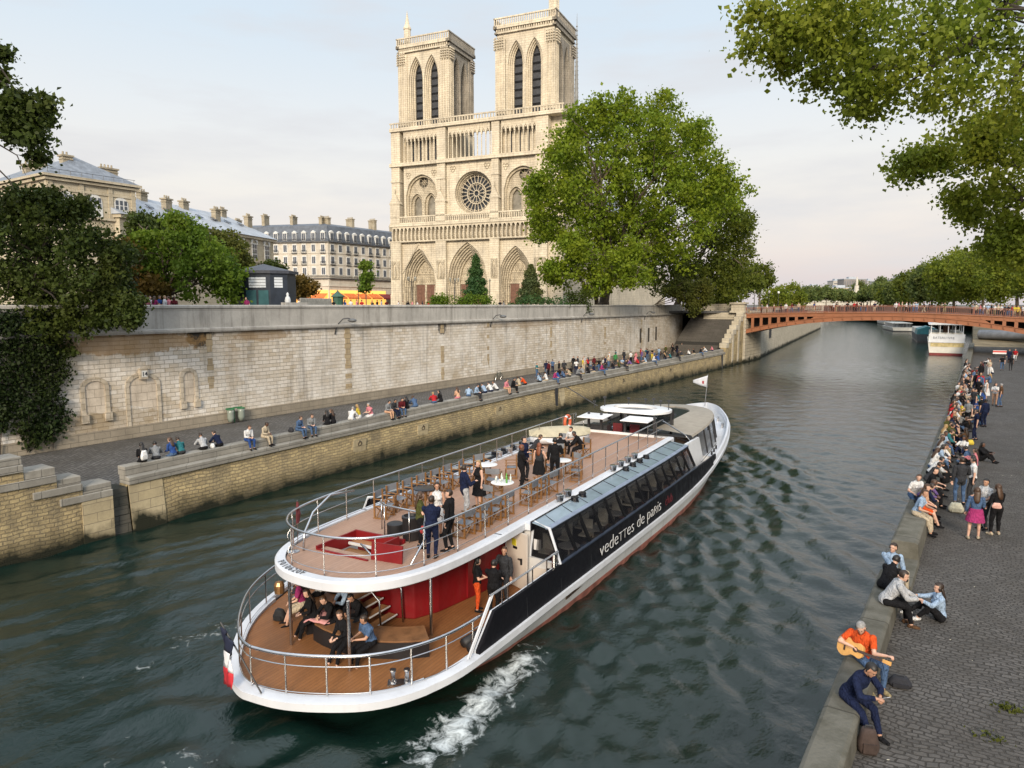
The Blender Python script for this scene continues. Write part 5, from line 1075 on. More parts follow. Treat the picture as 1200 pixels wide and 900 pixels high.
# black side panels and cabin
SIDEB = worn('side_black', (.008, .008, .011), .5, .2, (.07, .065, .06), .15)
POSTB = M('post_black', (.006, .006, .007), .7, .2, 3, spec=.1)
def side(sg):
    S = lambda s: s * sg
    fs = [3.75, 4.5, 5.5, 7, 9, 11, 13, 15, 17, 19, 21, 23, 25, 26.5, 28, 29.0]
    top = lambda f: min(1.84, .98 + (f - 3.7) * 1.15) if f < 4.5 else 1.84 if f < 23 else 1.84 - (f - 23) * .05
    mb = MB(PT); mb.loft([[(S(hw(f) - .02), f, rz_(f) - .02), (S(hw(f) - .05), f, top(f)), (S(hw(f) - .14), f, top(f)), (S(hw(f) - .14), f, rz_(f) - .02)] for f in fs]); blk = mb.build('side_panel', SIDEB, boat)
    for f in (6.2, 8.4, 10.7, 20.2, 22.6, 25.0, 27.2): MB(PT).add([(S(hw(f) - .014), f - .012, rz_(f) + .02), (S(hw(f) - .014), f + .012, rz_(f) + .02), (S(hw(f) - .044), f + .012, 1.6), (S(hw(f) - .044), f - .012, 1.6)], [(0, 1, 2, 3)]).build('panel_seam', DARKM, boat)
    mb = MB(PT); mb.loft([[(S(hw(f) - .14 - .003), f, LZ), (S(hw(f) - .145), f, top(f) - .02), (S(hw(f) - .2), f, top(f) - .02), (S(hw(f) - .2), f, LZ)] for f in fs[:5]]); mb.build('bulwark_lining', HULLW, boat)
    mb = MB(PT); mb.loft([[(S(hw(f) - .02), f, top(f) + .002), (S(hw(f) - .02), f, top(f) + .045), (S(hw(f) - .2), f, top(f) + .045), (S(hw(f) - .2), f, top(f) + .002)] for f in (8.5, 12, 16, 20, 22, 24.1)]); mb.build('window_sill', M('sill_blue_grey', (.022, .03, .05), .35, .2, 2) if not bpy.data.materials.get('sill_blue_grey') else bpy.data.materials['sill_blue_grey'], boat)
    # slanted white bulwark end
    mb = MB(PT)
    for d in (0, .1): mb.tube([(S(hw(3.3) - .06), 3.3 + d, 1.0), (S(hw(4.5) - .08), 4.35 + d, 2.32)], .028, 6)
    mb.build('bulwark_end', HULLW, boat)
    mb = MB(PT); mb.tube([(S(hw(f) - .08), f, 2.32) for f in (4.3, 5.5, 7, 8.25)], .032, 6)
    for f in (4.9, 5.2, 6.3, 6.6, 7.5, 8.2): mb.tube([(S(hw(f) - .08), f, 1.84), (S(hw(f) - .08), f, 2.32)], .02, 5)
    mb.lathe([(.07, 0), (.07, .42), (.03, .44)], (S(hw(8.2) - .12), 8.05, 1.86), 8); mb.build('bulwark_rail', STEEL, boat)
    # glazing: bottom edge on the sill, top edge inboard
    b = lambda f: (S(hw(f) - .12), f, 1.885); t = lambda f: (S(hw(f) - .56), f, 2.83)
    F = [8.62 + 1.09 * k for k in range(15)]
    for k in range(14):
        f0, f1 = F[k] + .05, F[k + 1] - .05; q = [b(f0), b(f1), t(f1), t(f0)]
        MB(PT).add(q + [(p[0] - .025 * sg, p[1], p[2]) for p in q], [(0, 1, 2, 3), (7, 6, 5, 4), (0, 4, 5, 1), (1, 5, 6, 2), (2, 6, 7, 3), (3, 7, 4, 0)]).build('side_window', GLD, boat)
    for k, f in enumerate(F):
        mb = MB(PT); w = .07 if 0 < k < 14 else .11; mb.add([(p[0] + o * sg, p[1] + d, p[2]) for o in (.012, -.07) for p, d in ((b(f), -w), (b(f), w), (t(f), w), (t(f), -w))], [(0, 1, 2, 3), (7, 6, 5, 4), (0, 4, 5, 1), (1, 5, 6, 2), (2, 6, 7, 3), (3, 7, 4, 0)])
        mb.build('window_post', POSTB, boat)
    mb = MB(PT); ff = [8.55, 12, 16, 20, 22, 24.05]
    mb.loft([[(t(f)[0] + .03 * sg, f, 2.66), (t(f)[0] + .03 * sg, f, 2.85), (t(f)[0] - .05 * sg, f, 2.85), (t(f)[0] - .05 * sg, f, 2.66)] for f in ff]); mb.build('eaves_fascia', BLACK, boat); mb = MB(PT); mb.loft([[(t(f)[0] + .035 * sg, f, 2.853), (t(f)[0] + .035 * sg, f, 2.88), (t(f)[0] - .12 * sg, f, 2.91), (t(f)[0] - .12 * sg, f, 2.853)] for f in ff]); mb.build('eaves_beam', M('eaves_blue', (.20, .24, .32), .3, .15, 2) if not bpy.data.materials.get('eaves_blue') else bpy.data.materials['eaves_blue'], boat)
    mb = MB(PT); mb.loft([[(t(f)[0] - .12 * sg, f, 2.88), (t(f)[0] - .12 * sg, f, 2.90), (S(3.11), f, 3.0), (S(3.11), f, 2.98)] for f in ff]); mb.build('roof_glass', RGL, boat)
    mb = MB(PT)
    for k in range(13): f = 9.2 + k * 1.3; mb.tube([(t(f)[0] - .12 * sg, f, 2.91), (S(3.1), f + .3, 3.005)], .014, 4)
    mb.loft([[(S(3.11), f, 2.72), (S(3.11), f, 3.02), (S(3.05), f, 3.02), (S(3.05), f, 2.72)] for f in ff]); mb.build('roof_bar', BLACK, boat); mb = MB(PT); mb.loft([[(S(3.048), f, 2.72), (S(3.048), f, 2.90), (S(2.85), f, 2.96), (S(2.85), f, 2.72)] for f in ff]); mb.build('roof_gutter', HULLW, boat)
    # white framed aft window of the cabin
    c = [(S(3.08), 8.75, 3.0), (t(8.62)[0] + .02 * sg, 8.55, 2.9), (b(8.62)[0] + .03 * sg, 8.45, 1.84), (S(2.95), 8.75, 1.75)]
    mb = MB(PT); mb.tube(c, .05, 6, True); mb.build('end_frame', HULLW, boat)
    MB(PT).add(c + [(p[0], p[1] + .03, p[2]) for p in c], [(0, 1, 2, 3), (7, 6, 5, 4), (0, 4, 5, 1), (1, 5, 6, 2), (2, 6, 7, 3), (3, 7, 4, 0)]).build('end_window', GLD, boat)
    mb = MB(PT); mb.box(*sorted((S(2.0), S(2.94))), 8.76, 8.86, LZ, 2.68); mb.box(*sorted((S(2.94), S(4.0))), 8.62, 8.72, LZ, 1.80); mb.build('cabin_end_wall', M('cabin_white', (.58, .57, .56), .5, .08, 1) if not bpy.data.materials.get('cabin_white') else bpy.data.materials['cabin_white'], boat)
    # white seats seen through the glass
    for k in range(20):
        f = 10.2 + k * .78; s0 = 3.0 if k % 2 else 2.5
        if k in (1, 6, 11): continue
        mb = MB(PT); mb.box(*sorted((S(s0), S(s0 + .42))), f, f + .4, 1.35, 1.42); mb.box(*sorted((S(s0), S(s0 + .42))), f + .36, f + .42, 1.419, 1.95)
        mb.build('cabin_seat', M('seat_white', (.8, .78, .72), .6, .1, 2) if not bpy.data.materials.get('seat_white') else bpy.data.materials['seat_white'], boat)
    for k in range(7): f = 10.8 + k * 2.2; MB(PT).lathe([(.2, 0), (.03, .03), (.03, .7), (.4, .72), (.4, .75)], (S(3.4), f, .85), 10).build('cabin_table', bpy.data.materials['cabin_white'], boat)
    # spotlights along the roof edge
    for f in (11.3, 12.0, 16.6, 17.5, 18.4, 19.3):
        a = MB(PT); a.tube([(S(2.78), f - .17, 2.93), (S(2.8), f - .17, 3.2), (S(2.8), f + .17, 3.2), (S(2.78), f + .17, 2.93)], .018, 5); a.lathe([(.02, .0), (.13, .03), (.15, .2), (.16, .24), (.15, .25)], (S(2.8), f, 2.98), 10)
        a.build('spotlight', STEEL, boat)
        a = MB(PT); a.lathe([(.03, .0), (.12, .03), (.15, .22), (.13, .24)], (S(3.25), f + .3, 2.9), 8); a.box(S(3.25) - .16, S(3.25) + .16, f + .28, f + .32, 2.83, 3.02); a.build('spotlight', BLACK, boat)
side(1); side(-1)
f0, f1 = 11.3, 18.0; a_ = math.atan2(hw(f1) - hw(f0), f1 - f0)
LET = M('lettering_white', (.75, .75, .75), .5, .03, 3)
tm = Matrix.Translation((hw(f0) + .015, f0, 1.16)) @ Matrix.Rotation(R(90) - a_, 4, 'Z') @ Matrix.Rotation(R(90), 4, 'X')
o = text_mesh('side_lettering', 'vedettes de paris', .72, LET, tm, boat, .004, off=-.012, caps=(4, 5, 14))
w_ = max(v.co.y for v in o.data.vertices) - f0
text_mesh('side_lettering', 'club', .62, M('lettering_red', (.16, .012, .02), .5, .1, 3), Matrix.Translation((hw(18.4) + .02, 18.45, 1.2)) @ Matrix.Rotation(R(90) - a_, 4, 'Z') @ Matrix.Rotation(R(90), 4, 'X'), boat, .004, off=-.012)
for v in o.data.vertices: v.co.y = f0 + (v.co.y - f0) * (f1 - f0) / w_
MB().box(-4.2, 4.2, 8.9, 29, .5, .84).build('cabin_floor', INT, boat)
mb = MB(); mb.box(-3.3, 3.3, 27.2, 27.35, .8, 2.7); mb.box(-1.6, 1.6, 12, 12.1, .84, 2.65); mb.box(-.05, .05, 14, 25, .84, 2.0); mb.box(-2.02, -1.95, 8.8, 12, .84, 2.65); mb.box(1.95, 2.02, 8.8, 12, .84, 2.65); mb.build('cabin_bulkhead', INT, boat)
# crew door in the cabin end wall
CD = M('door_cream', (.62, .55, .48), .5, .08, 1)
dr = MB().obox((2.62, 8.44, 1.73), (1.02, .05, 1.88), -.38).build('crew_door', CD, boat)
MB().obox((2.86, 8.30, 1.72), (.05, .07, .2), -.38).build('door_handle', BLACK, dr); MB().obox((2.79, 8.31, 1.78), (.16, .05, .035), -.38).build('door_handle', BLACK, dr)
MB().obox((2.5, 8.45, 2.28), (.2, .02, .22), -.38).build('warning_sticker', M('sticker_yellow', (.60, .52, .03), .5, .05, 3), dr); MB().obox((2.55, 8.43, 2.11), (.2, .02, .08), -.38).build('warning_sticker', BLACK, dr)
MB().box(2.25, 2.72, 8.7, 8.76, 2.5, 2.62).build('vent_slot', BLACK, boat)
MB().box(3.1, 3.35, 8.70, 8.755, 2.05, 2.4).build('wall_box', bpy.data.materials['cabin_white'], boat); MB().box(3.15, 3.75, 8.58, 8.615, .9, 1.5).build('locker_door', CD, boat); MB().box(3.62, 3.9, 8.56, 8.61, 1.2, 1.55).build('vent_slot', BLACK, boat)
# red stair drum under the upper deck
mb = MB(); mb.prism([(-.35, 4.75), (.5, 4.6), (1.15, 4.85), (1.5, 5.6), (1.72, 6.7), (1.9, 7.6), (1.98, 8.8), (-1.9, 8.8), (-1.9, 6), (-1.2, 5.1)], LZ, 2.62); mb.build('stair_drum', REDP, boat, bevel=.04)
mb = MB(); mb.box(1.74, 1.80, 6.75, 7.55, LZ + .1, 2.5); mb.build('drum_panel', M('red_panel_dark', (.2, .006, .01), .4, .1, 2), boat)
TREAD = M('stair_tread', (.34, .17, .075), .6, .2, 3); NOSE = M('tread_nosing', (.6, .6, .6), .4, .1, 3)
for k in range(8):
    s = .75 - .25 * k; z = LZ + .2 * (k + 1); f0_, f1_ = 3.62, 4.52
    tr = MB().box(s - .29, s, f0_, f1_, z - .045, z).build('stair_step', TREAD, boat); MB().tube([(s + .005, f0_, z), (s + .005, f1_, z)], .028, 5).build('nosing', NOSE, tr)
mb = MB()
for f in (3.58, 4.56): mb.tube([(.95, f, LZ), (.9, f, LZ + 1.0), (.2, f, LZ + 1.55), (-.6, f, LZ + 2.1)], .028, 6)
mb.build('stair_handrail', STEEL, boat, True)
# ---- upper deck
UZ = 2.92
UF = [(0, 1.70), (.5, 1.73), (1.0, 1.86), (1.6, 2.2), (2.1, 2.75), (2.42, 3.4), (2.62, 4.2), (2.76, 5.4), (2.84, 7), (2.84, 9), (2.84, 25.4)]
UF = crom(UF, 4); uf = [p[1] for p in UF]; us = [p[0] for p in UF]
def uw_(f): return float(np.interp(f, uf, us))
full = [(p[0], p[1]) for p in UF] + [(-p[0], p[1]) for p in UF[::-1][:-1]]
def inset_outline(d): return [(s * (1 - d / 2.84), f + d * (1 if f < 4 else 0) * max(0, (4 - f) / 2.3)) for s, f in full]
I1 = inset_outline(.28)
mb = MB(); rings = []
for d, z in ((.3, UZ - .27), (.03, UZ - .25), (-.02, UZ - .21), (-.02, UZ + .0), (.03, UZ + .05), (.28, UZ + .05), (.28, UZ - .02)): rings.append([(s, f, z) for s, f in inset_outline(d)])
mb.loft(rings, True, False); mb.build('deck_fascia', HULLW, boat, 'auto')
# deck boards with the stair well left open
well = (3.5, 5.1, -1.25, .62)
fs = [1.9, 2.0, 2.2, 2.5, 2.9, 3.45, 3.8, 4.3, 4.7, 5.15, 6, 7, 9, 12, 16, 20, 25.1]
mb = MB(); vu = MB()
for a, c_ in zip(fs[:-1], fs[1:]):
    wa, wc = max(0.02, uw_(a - .12) - .27), max(.02, uw_(c_ - .12) - .27)
    if well[0] <= a < well[1]: spans = [(None, well[2]), (well[3], None)]
    else: spans = [(None, None)]
    for l, r in spans:
        A_ = [(-wa if l is None else l, a), (wa if r is None else r, a), (wc if r is None else r, c_), (-wc if l is None else l, c_)]
        mb.add([(p[0], p[1], UZ) for p in A_], [(0, 1, 2, 3)]); vu.add([(p[0], p[1], UZ - .28) for p in A_], [(3, 2, 1, 0)])
mb.build('upper_deck', UDECK, boat); vu.build('deck_head', M('deck_head_cream', (.35, .32, .28), .6, .1, 1), boat)
mb = MB(); w0, w1, w2, w3 = well
mb.box(w2 - .06, w2, w0 - .06, w1 + .06, UZ - .3, UZ + .12); mb.box(w2, w3, w1, w1 + .06, UZ - .3, UZ + .12); mb.box(w2, w3 , w0 - .06, w0, UZ - .3, UZ + .04); mb.build('well_coaming', REDP, boat)
mb = MB(); mb.obox((1.1, w0 + .22, UZ + .24), (1.0, .05, .50), .12, -.12); mb.obox((.66, w0 + .75, UZ + .15), (.05, 1.1, .34)); mb.build('stair_guard', REDP, boat)
for k in range(4):
    tr = MB().box(w2 + .02, w3 - .02, w0 + .1 + k * .38, w0 + .1 + k * .38 + .42, UZ - .72 + k * .19 - .05, UZ - .72 + k * .19).build('stair_step', TREAD, boat); MB().box(w2 + .02, w3 - .02, w0 + .07 + k * .38, w0 + .12 + k * .38, UZ - .72 + k * .19 - .06, UZ - .72 + k * .19 + .015).build('nosing', NOSE, tr)
def rail_path(ins, f_end, z, step=3):
    p = [(s, f) for s, f in inset_outline(ins) if f <= f_end]
    st = [q for q in p if q[0] >= 0]; pt = [q for q in p if q[0] < 0]
    st.sort(key=lambda q: (q[1], q[0])); pt.sort(key=lambda q: (q[1], -q[0]))
    return [(s, f, z) for s, f in pt[::-1]] + [(s, f, z) for s, f in st]
rp_ = rail_path(.36, 24.6, 0); rp_ = [(p[0], p[1]) for p in rp_]; rp_ = [(-2.48, 24.6)] + rp_ + [(2.48, 24.6)]
mb = MB(); mb.tube([(s, f, UZ + 1.08) for s, f in rp_], .033, 8); mb.build('handrail', STEEL, boat, True)
mb = MB()
for z in (.62, .16): mb.tube([(s, f, UZ + z) for s, f in rp_], .012, 5)
mb.build('rail_wire', STEEL, boat)
cum = [0]
for a, c_ in zip(rp_[:-1], rp_[1:]): cum.append(cum[-1] + math.dist(a, c_))
npost = 34
for k in range(npost):
    d = cum[-1] * (k + .25) / npost; s = float(np.interp(d, cum, [p[0] for p in rp_])); f = float(np.interp(d, cum, [p[1] for p in rp_]))
    MB().tube([(s, f, UZ), (s, f, UZ + 1.07)], .02, 6).build('rail_post', STEEL, boat)
# registration letters on the stern fascia
for i, ch in enumerate('P010620F'):
    a = -1.36 + i * .165; s = a
    f = float(np.interp(abs(s), us, uf)); g_ = (float(np.interp(abs(s) + .05, us, uf)) - f) / .05 * (1 if s > 0 else -1); an = math.atan(g_)
    text_mesh('registration_letter', ch, .25, M('letter_grey', (.05, .05, .055), .6) if not bpy.data.materials.get('letter_grey') else bpy.data.materials['letter_grey'], Matrix.Translation((s - .06, f + .075, UZ + .055)) @ Matrix.Rotation(an, 4, 'Z') @ Matrix.Rotation(R(12), 4, 'X'), boat, .004)
# poles holding the upper deck, with a lamp
for s, f in ((1.48, 1.72), (-.85, 1.98), (-2.2, 3.6), (2.15, 4.3)): MB().tube([(s, f, LZ), (s, f, UZ - .3)], .045, 8).build('deck_pole', STEEL, boat)
lp = MB(); lp.lathe([(.05, 0), (.13, .03), (.14, .25), (.10, .33), (.02, .36)], (-.95, 1.72, UZ - .62), 10); lp.build('stern_lamp', M('lamp_brass', (.25, .13, .05), .3, .2, 4, .6), boat)
# lower rail
def low_path(ins, fend, z):
    q = [(p[0] - ins if p[0] > ins else 0, p[1] + ins * max(0, (3 - p[1]) / 3.3)) for p in DK if p[1] + 0 <= fend]
    return [(-s, f, z) for s, f in q[::-1][:-1]] + [(s, f, z) for s, f in q]
lr = low_path(.22, 4.4, 0)
mb = MB(PT); mb.tube([(s, f, LZ + 1.06) for s, f, z in lr], .04, 8); mb.build('handrail', STEEL, boat, True)
mb = MB(PT)
for z in (.80, .14): mb.tube([(s, f, LZ + z) for s, f, _ in lr], .016 if z > .2 else .012, 5)
mb.build('rail_wire', STEEL, boat)
cum = [0]
for a, c_ in zip(lr[:-1], lr[1:]): cum.append(cum[-1] + math.dist(a, c_))
for k in range(13):
    d = cum[-1] * (k + .5) / 13; s = float(np.interp(d, cum, [p[0] for p in lr])); f = float(np.interp(d, cum, [p[1] for p in lr])); MB(PT).tube([(s, f, LZ), (s, f, LZ + 1.05)], .026, 6).build('rail_post', STEEL, boat)
for s, f, r in ((-2.95, 2.95, .5), (2.98, 1.85, .6)):
    mb = MB(PT); mb.obox((s, f, LZ + .03), (.6, .26, .05), r)
    for q in (-.17, .17): mb.lathe([(.075, 0), (.06, .1), (.06, .26), (.09, .3), (.08, .33)], (s + q * math.cos(r), f + q * math.sin(r), LZ + .05), 8)
    mb.build('mooring_bitts', STEEL, boat)
mb = MB(PT); mb.tube([(3.7, 3.9, LZ + .16), (3.75, 4.6, LZ + .17), (3.78, 5.2, LZ + .17)], [.14, .2, .14], 8); mb.tube([(3.35, 4.1, LZ + .14), (3.5, 4.9, LZ + .16)], [.13, .15], 8); mb.build('fender', M('black_rubber', (.02, .02, .022), .6, .2, 3), boat, True)
# stern bench: curved black seat boxes round the stair
BEN = M('bench_black', (.014, .014, .016), .4, .2, 2)
def arcbox(c, r0, r1, a0, a1, z0, z1, n=8):
    mb = MB(); mb.loft([[(c[0] + r * math.cos(a), c[1] + r * math.sin(a), z) for r, z in ((r0, z0), (r1, z0), (r1, z1), (r0, z1))] for a in [a0 + (a1 - a0) * k / n for k in range(n + 1)]]); return mb
b1 = arcbox((.5, 5.6), 2.45, 3.3, R(252), R(315), LZ, LZ + .42).build('stern_bench', BEN, boat); arcbox((.5, 5.6), 2.42, 3.25, R(252), R(315), LZ + .423, LZ + .47).build('bench_top', M('bench_teak', (.24, .115, .05), .5, .25, 3), b1)
b2 = arcbox((.3, 4.9), 1.75, 2.6, R(185), R(243), LZ, LZ + .42).build('stern_bench', BEN, boat); arcbox((.3, 4.9), 1.72, 2.55, R(185), R(243), LZ + .423, LZ + .47).build('bench_top', bpy.data.materials['bench_teak'], b2)
# stair handrails on the upper deck
mb = MB()
mb.tube([(-1.55, 3.2, UZ), (-1.6, 3.3, UZ + .5), (-1.75, 3.8, UZ + .95), (-1.9, 4.7, UZ + 1.25), (-1.75, 5.6, UZ + 1.2)], .035, 7)
mb.tube([(-.9, 5.9, UZ + .9), (-.6, 5.55, UZ + .98), (-.2, 5.3, UZ + 1.0), (.6, 5.25, UZ + 1.0), (1.3, 5.2, UZ + 1.0), (1.9, 4.4, UZ + .55), (2.0, 3.6, UZ + .1)], .032, 7)
for s, f in ((-.85, 5.85), (-.3, 5.32), (.7, 5.25), (1.3, 5.2)): mb.tube([(s, f, UZ), (s, f, UZ + .98)], .022, 6)
mb.build('stair_handrail', STEEL, boat, True)
# foredeck, bow cabin with canvas roof
mb = MB(); fr = [p for p in DK if p[1] > 28.6]; mb.prism([(p[0] * .95, p[1] - .06) for p in fr] + [(-p[0] * .95, p[1] - .06) for p in fr[::-1][1:]], .8, 1.42); mb.build('foredeck', HULLW, boat)
mb = MB(); bl = [(p[0], p[1], p[2]) for p in DK if p[1] > 27.5]; bw = bl + [(-p[0], p[1], p[2]) for p in bl[::-1][1:]]
mb.loft([[(s + .02 * sgn(s), f, z - .02) for s, f, z in bw], [(s * .985, f, z + .22) for s, f, z in bw], [(s * .955, f - .02, z + .22) for s, f, z in bw], [(s * .95, f - .05, z - .3) for s, f, z in bw]], False, False); mb.build('bow_bulwark', HULLW, boat, 'auto')
mb = MB()
for s, f in ((1.6, 41.2), (-1.6, 41.2), (2.5, 38.6)):
    for q in (-.14, .14): mb.lathe([(.07, 0), (.06, .28), (.09, .32), (.02, .34)], (s, f + q, 1.42), 7)
mb.build('mooring_bitts', STEEL, boat)
CR = [(3.55, 26.3), (3.5, 28.5), (3.35, 31), (3.0, 33.6), (2.4, 35.7), (1.4, 37.2), (0, 37.8)]; CR = crom(CR, 3)
co_ = [(p[0], p[1]) for p in CR] + [(-p[0], p[1]) for p in CR[::-1][1:]]
RZ0 = 2.98
mb = MB(); n = len(co_)
inner = [(.36 * s if abs(s) > 1.2 else s * .36, 26.3 + (f - 26.3) * .62) for s, f in co_]
inner = [(max(-1.9, min(1.45, s * .6)), 26.55 + (f - 26.3) * .78) for s, f in co_]
mb.loft([[(s * 1.02, f, RZ0 - .1) for s, f in co_], [(s, f, RZ0) for s, f in co_], [(s, f, RZ0 + .16) for s, f in inner], [(s, f, RZ0 + .05) for s, f in inner]], False, False); mb.build('canvas_roof', TAN, boat, 'auto')
mb = MB(); mb.add([(s, f, RZ0 + .1) for s, f in inner] , [tuple(range(len(inner)))]); sk = mb.build('skylight', glassy('skylight_glass', (.035, .042, .045), .08), boat)
mb = MB()
for k in range(4): f = 26.6 + k * 1.9; mb.tube([(-1.2, f, RZ0 + .13), (1.0, f, RZ0 + .13)], .025, 4)
mb.build('skylight_bar', DARKM, sk)
mb = MB(); base = [(s * 1.06, f + .25, 1.43) for s, f in co_]; topr = [(s * .985, f, RZ0 - .1) for s, f in co_]
mb.loft([base, topr], False, False); mb.build('bow_window', GLD, boat)
for k in range(0, n, 2): MB().tube([(base[k][0] * 1.003, base[k][1], 1.43), (topr[k][0] * 1.01, topr[k][1], RZ0 - .1)], .05, 5).build('bow_window_post', DARKM, boat)
mb = MB()
for k, f in enumerate((0, 1)):
    mb.tube([(-3.5 + 7 * f, 26.35, 1.4), (-3.45 + 6.9 * f, 26.35, RZ0 - .1)], .05, 5)
for s in (-3, -1.2, .8, 1.7, 2.6): mb.box(s - .05, s + .05, 26.3, 26.4, 1.5, RZ0 - .08)
mb.box(-3.5, 3.5, 26.28, 26.42, 2.2, 2.3); mb.box(-3.5, 3.5, 26.27, 26.43, RZ0 - .16, RZ0 - .06); mb.build('bow_cabin_frame', DARKM, boat)
for sg in (1, -1):
    mb = MB(); mb.add([(sg * 3.86, 24.35, 1.0), (sg * 4.02, 24.35, 1.0), (sg * 3.90, 28.0, 1.0), (sg * 3.76, 28.0, 1.0), (sg * 3.62, 24.6, 2.8), (sg * 3.76, 24.6, 2.8), (sg * 3.70, 27.4, 2.72), (sg * 3.56, 27.4, 2.72)], [(0, 3, 2, 1), (4, 5, 6, 7), (0, 1, 5, 4), (1, 2, 6, 5), (2, 3, 7, 6), (3, 0, 4, 7)]); mb.build('screen_panel', WHITE, boat)
    mb = MB(); mb.tube([(sg * 2.5, 24.6, UZ + 1.0), (sg * 3.3, 26.0, UZ + .1), (sg * 3.6, 26.1, 2.66), (sg * 3.65, 26.1, 1.9)], .035, 6); mb.tube([(sg * (hw(f) - .2), f, rz_(f) + .75) for f in (25.6, 28, 30)], .025, 5)
    mb.build('bow_rail', STEEL, boat)
    for f in (28.2, 28.9, 29.6): MB().lathe([(.05, 0), (.05, .2), (.03, .24)], (sg * (hw(f) - .15), f, rz_(f) + .5), 7).build('bow_bollard', BLACK, boat)
# wheelhouse, sunk between upper deck and bow cabin
mb = MB(); mb.box(-2.0, 1.9, 24.95, 25.05, 2.4, 3.05); mb.build('wheelhouse_coaming', WHITE, boat)
for s in (-1.95, -1.2, .2, 1.85):
    for f in (25.15, 28.3): MB().box(s - .06, s + .06, f - .06, f + .06, 2.0, 4.02).build('wheelhouse_post', DARKM, boat)
MB().box(-2.1, 2.0, 25.2, 28, 1.95, 2.0).build('wheelhouse_floor', DARKM, boat)
for q in ((-2, -.9, 25.25, 26, 2.003, 3.3), (.9, 1.8, 25.25, 26, 2.003, 3.1), (-1.2, .6, 27.5, 28.0, 2.003, 3.2)): MB().box(*q).build('wheelhouse_console', DARKM, boat)
mb = MB(); mb.box(-2.05, 2.0, 28.26, 28.32, 2.9, 4.0); mb.build('wheelhouse_window', GLD, boat)
for s in (-.55, .45): mb = MB(); mb.box(s - .28, s + .28, 26.1, 26.65, 2.55, 2.72); mb.box(s - .28, s + .28, 25.98, 26.1, 2.55, 3.35); mb.lathe([(.06, 2.0), (.05, 2.55)], (s, 26.35, 0), 7); mb.build('helm_seat', M('seat_dark_red', (.13, .012, .016), .6, .2, 4) if not bpy.data.materials.get('seat_dark_red') else bpy.data.materials['seat_dark_red'], boat, bevel=.03)
mb = MB(); N_ = 40; ro = [(.15 + 2.05 * math.cos(a), 27.0 + 1.75 * math.sin(a)) for a in [2 * math.pi * k / N_ for k in range(N_)]]; ri = [(.15 + 1.25 * math.cos(a), 26.9 + .95 * math.sin(a)) for a in [2 * math.pi * k / N_ for k in range(N_)]]
cl = lambda L, z: [(s, max(f, 25.75), z) for s, f in L]
rr_ = [cl(ro, 4.0), cl(ro, 4.12), cl(ri, 4.2), cl(ri, 4.04)]; rr_.append(rr_[0]); mb.loft(rr_, True, False); mb.build('wheelhouse_roof', WHITE, boat, 'auto'); MB().add([(p[0], p[1], 4.03) for p in cl(ri, 0)], [tuple(range(N_))]).build('roof_hatch', M('hatch_grey', (.10, .105, .11), .5, .3, 3), boat)
for s in (-1.35, 1.15): MB().obox((s - .1, 24.85, 3.86), (1.55, 1.5, .05), 0, .03).build('sun_awning', WHITE, boat, bevel=.02)
mb = MB()
for s, f, h in ((-2.1, 26.3, .3), (-1.7, 26.9, .5), (.2, 28.6, .3), (.7, 28.55, .35), (1.2, 28.3, .3), (-.6, 27.9, .4), (2.0, 27.2, .5)): mb.tube([(s, f, 4.1), (s, f, 4.15 + h)], .03, 5); mb.obox((s, f, 4.15 + h), (.16, .12, .1))
mb.tube([(-1.9, 26.3, 4.2), (-3.6, 25.6, 5.3)], .03, 5); mb.build('mast_fitting', DARKM, boat)
# ---- flags (hang from the boat)
FB, FW, FR = M('flag_blue', (.008, .012, .035), .8, .1, 3), M('flag_white', (.68, .68, .70), .8, .05, 3), M('flag_red', (.45, .02, .03), .8, .1, 3)
p = b2w(-.2, .42, .88); fl = thing('ensign', 'blue white and red ensign drooping from a slanted staff at the stern', 'flag', p, TH - .35); fl.scale = (.9, .9, 1.05)
MB().tube([(.1, .0, 0), (-.55, -.35, .9), (-1.0, -.6, 1.5)], .022, 6).build('flagstaff', DARKM, fl)
mb = MB(); rows = []
for j in range(13):
    u = j / 12; rows.append([(-.95 + .12 * u + .06 * math.sin(i * 1.6 + j * .4) + (i / 6) * (.42 - .1 * u), -.58 - .05 * math.cos(i * 1.9 + j * .5) + .25 * (1 - u) * (i / 6) * .5, 1.42 - u * 1.35 - (i / 6) * .35 * (1 - u) * 1.0) for i in range(7)])
for j0, j1, m in ((0, 4, FB), (4, 8, FW), (8, 12, FR)):
    q = MB(); q.loft([rows[j] for j in range(j0, j1 + 1)], False, False); o = q.build('flag_stripe', m, fl, True); o.modifiers.new('thick', 'SOLIDIFY').thickness = .01
p = b2w(43.7, 0, 2.1); fl = thing('bow_pennant', 'small white pennant with a red mark flying from the bow staff', 'flag', p, TH)
MB().tube([(0, 0, 0), (.1, .3, 2.5)], .03, 5).build('flagstaff', STEEL, fl)
q = MB(); q.loft([[(.09 + (-1.15 * i / 6), .25 + .06 * math.sin(i * 1.4), 2.4 - .95 * j / 4 - (i / 6) * .42 + (j / 4) * (i / 6) * .75) for i in range(7)] for j in range(5)], False, False); o = q.build('pennant_cloth', FW, fl, True); o.modifiers.new('thick', 'SOLIDIFY').thickness = .01
MB().obox((-.33, .28, 1.85), (.28, .05, .22)).build('pennant_mark', M('mark_red', (.4, .05, .06), .8), fl)
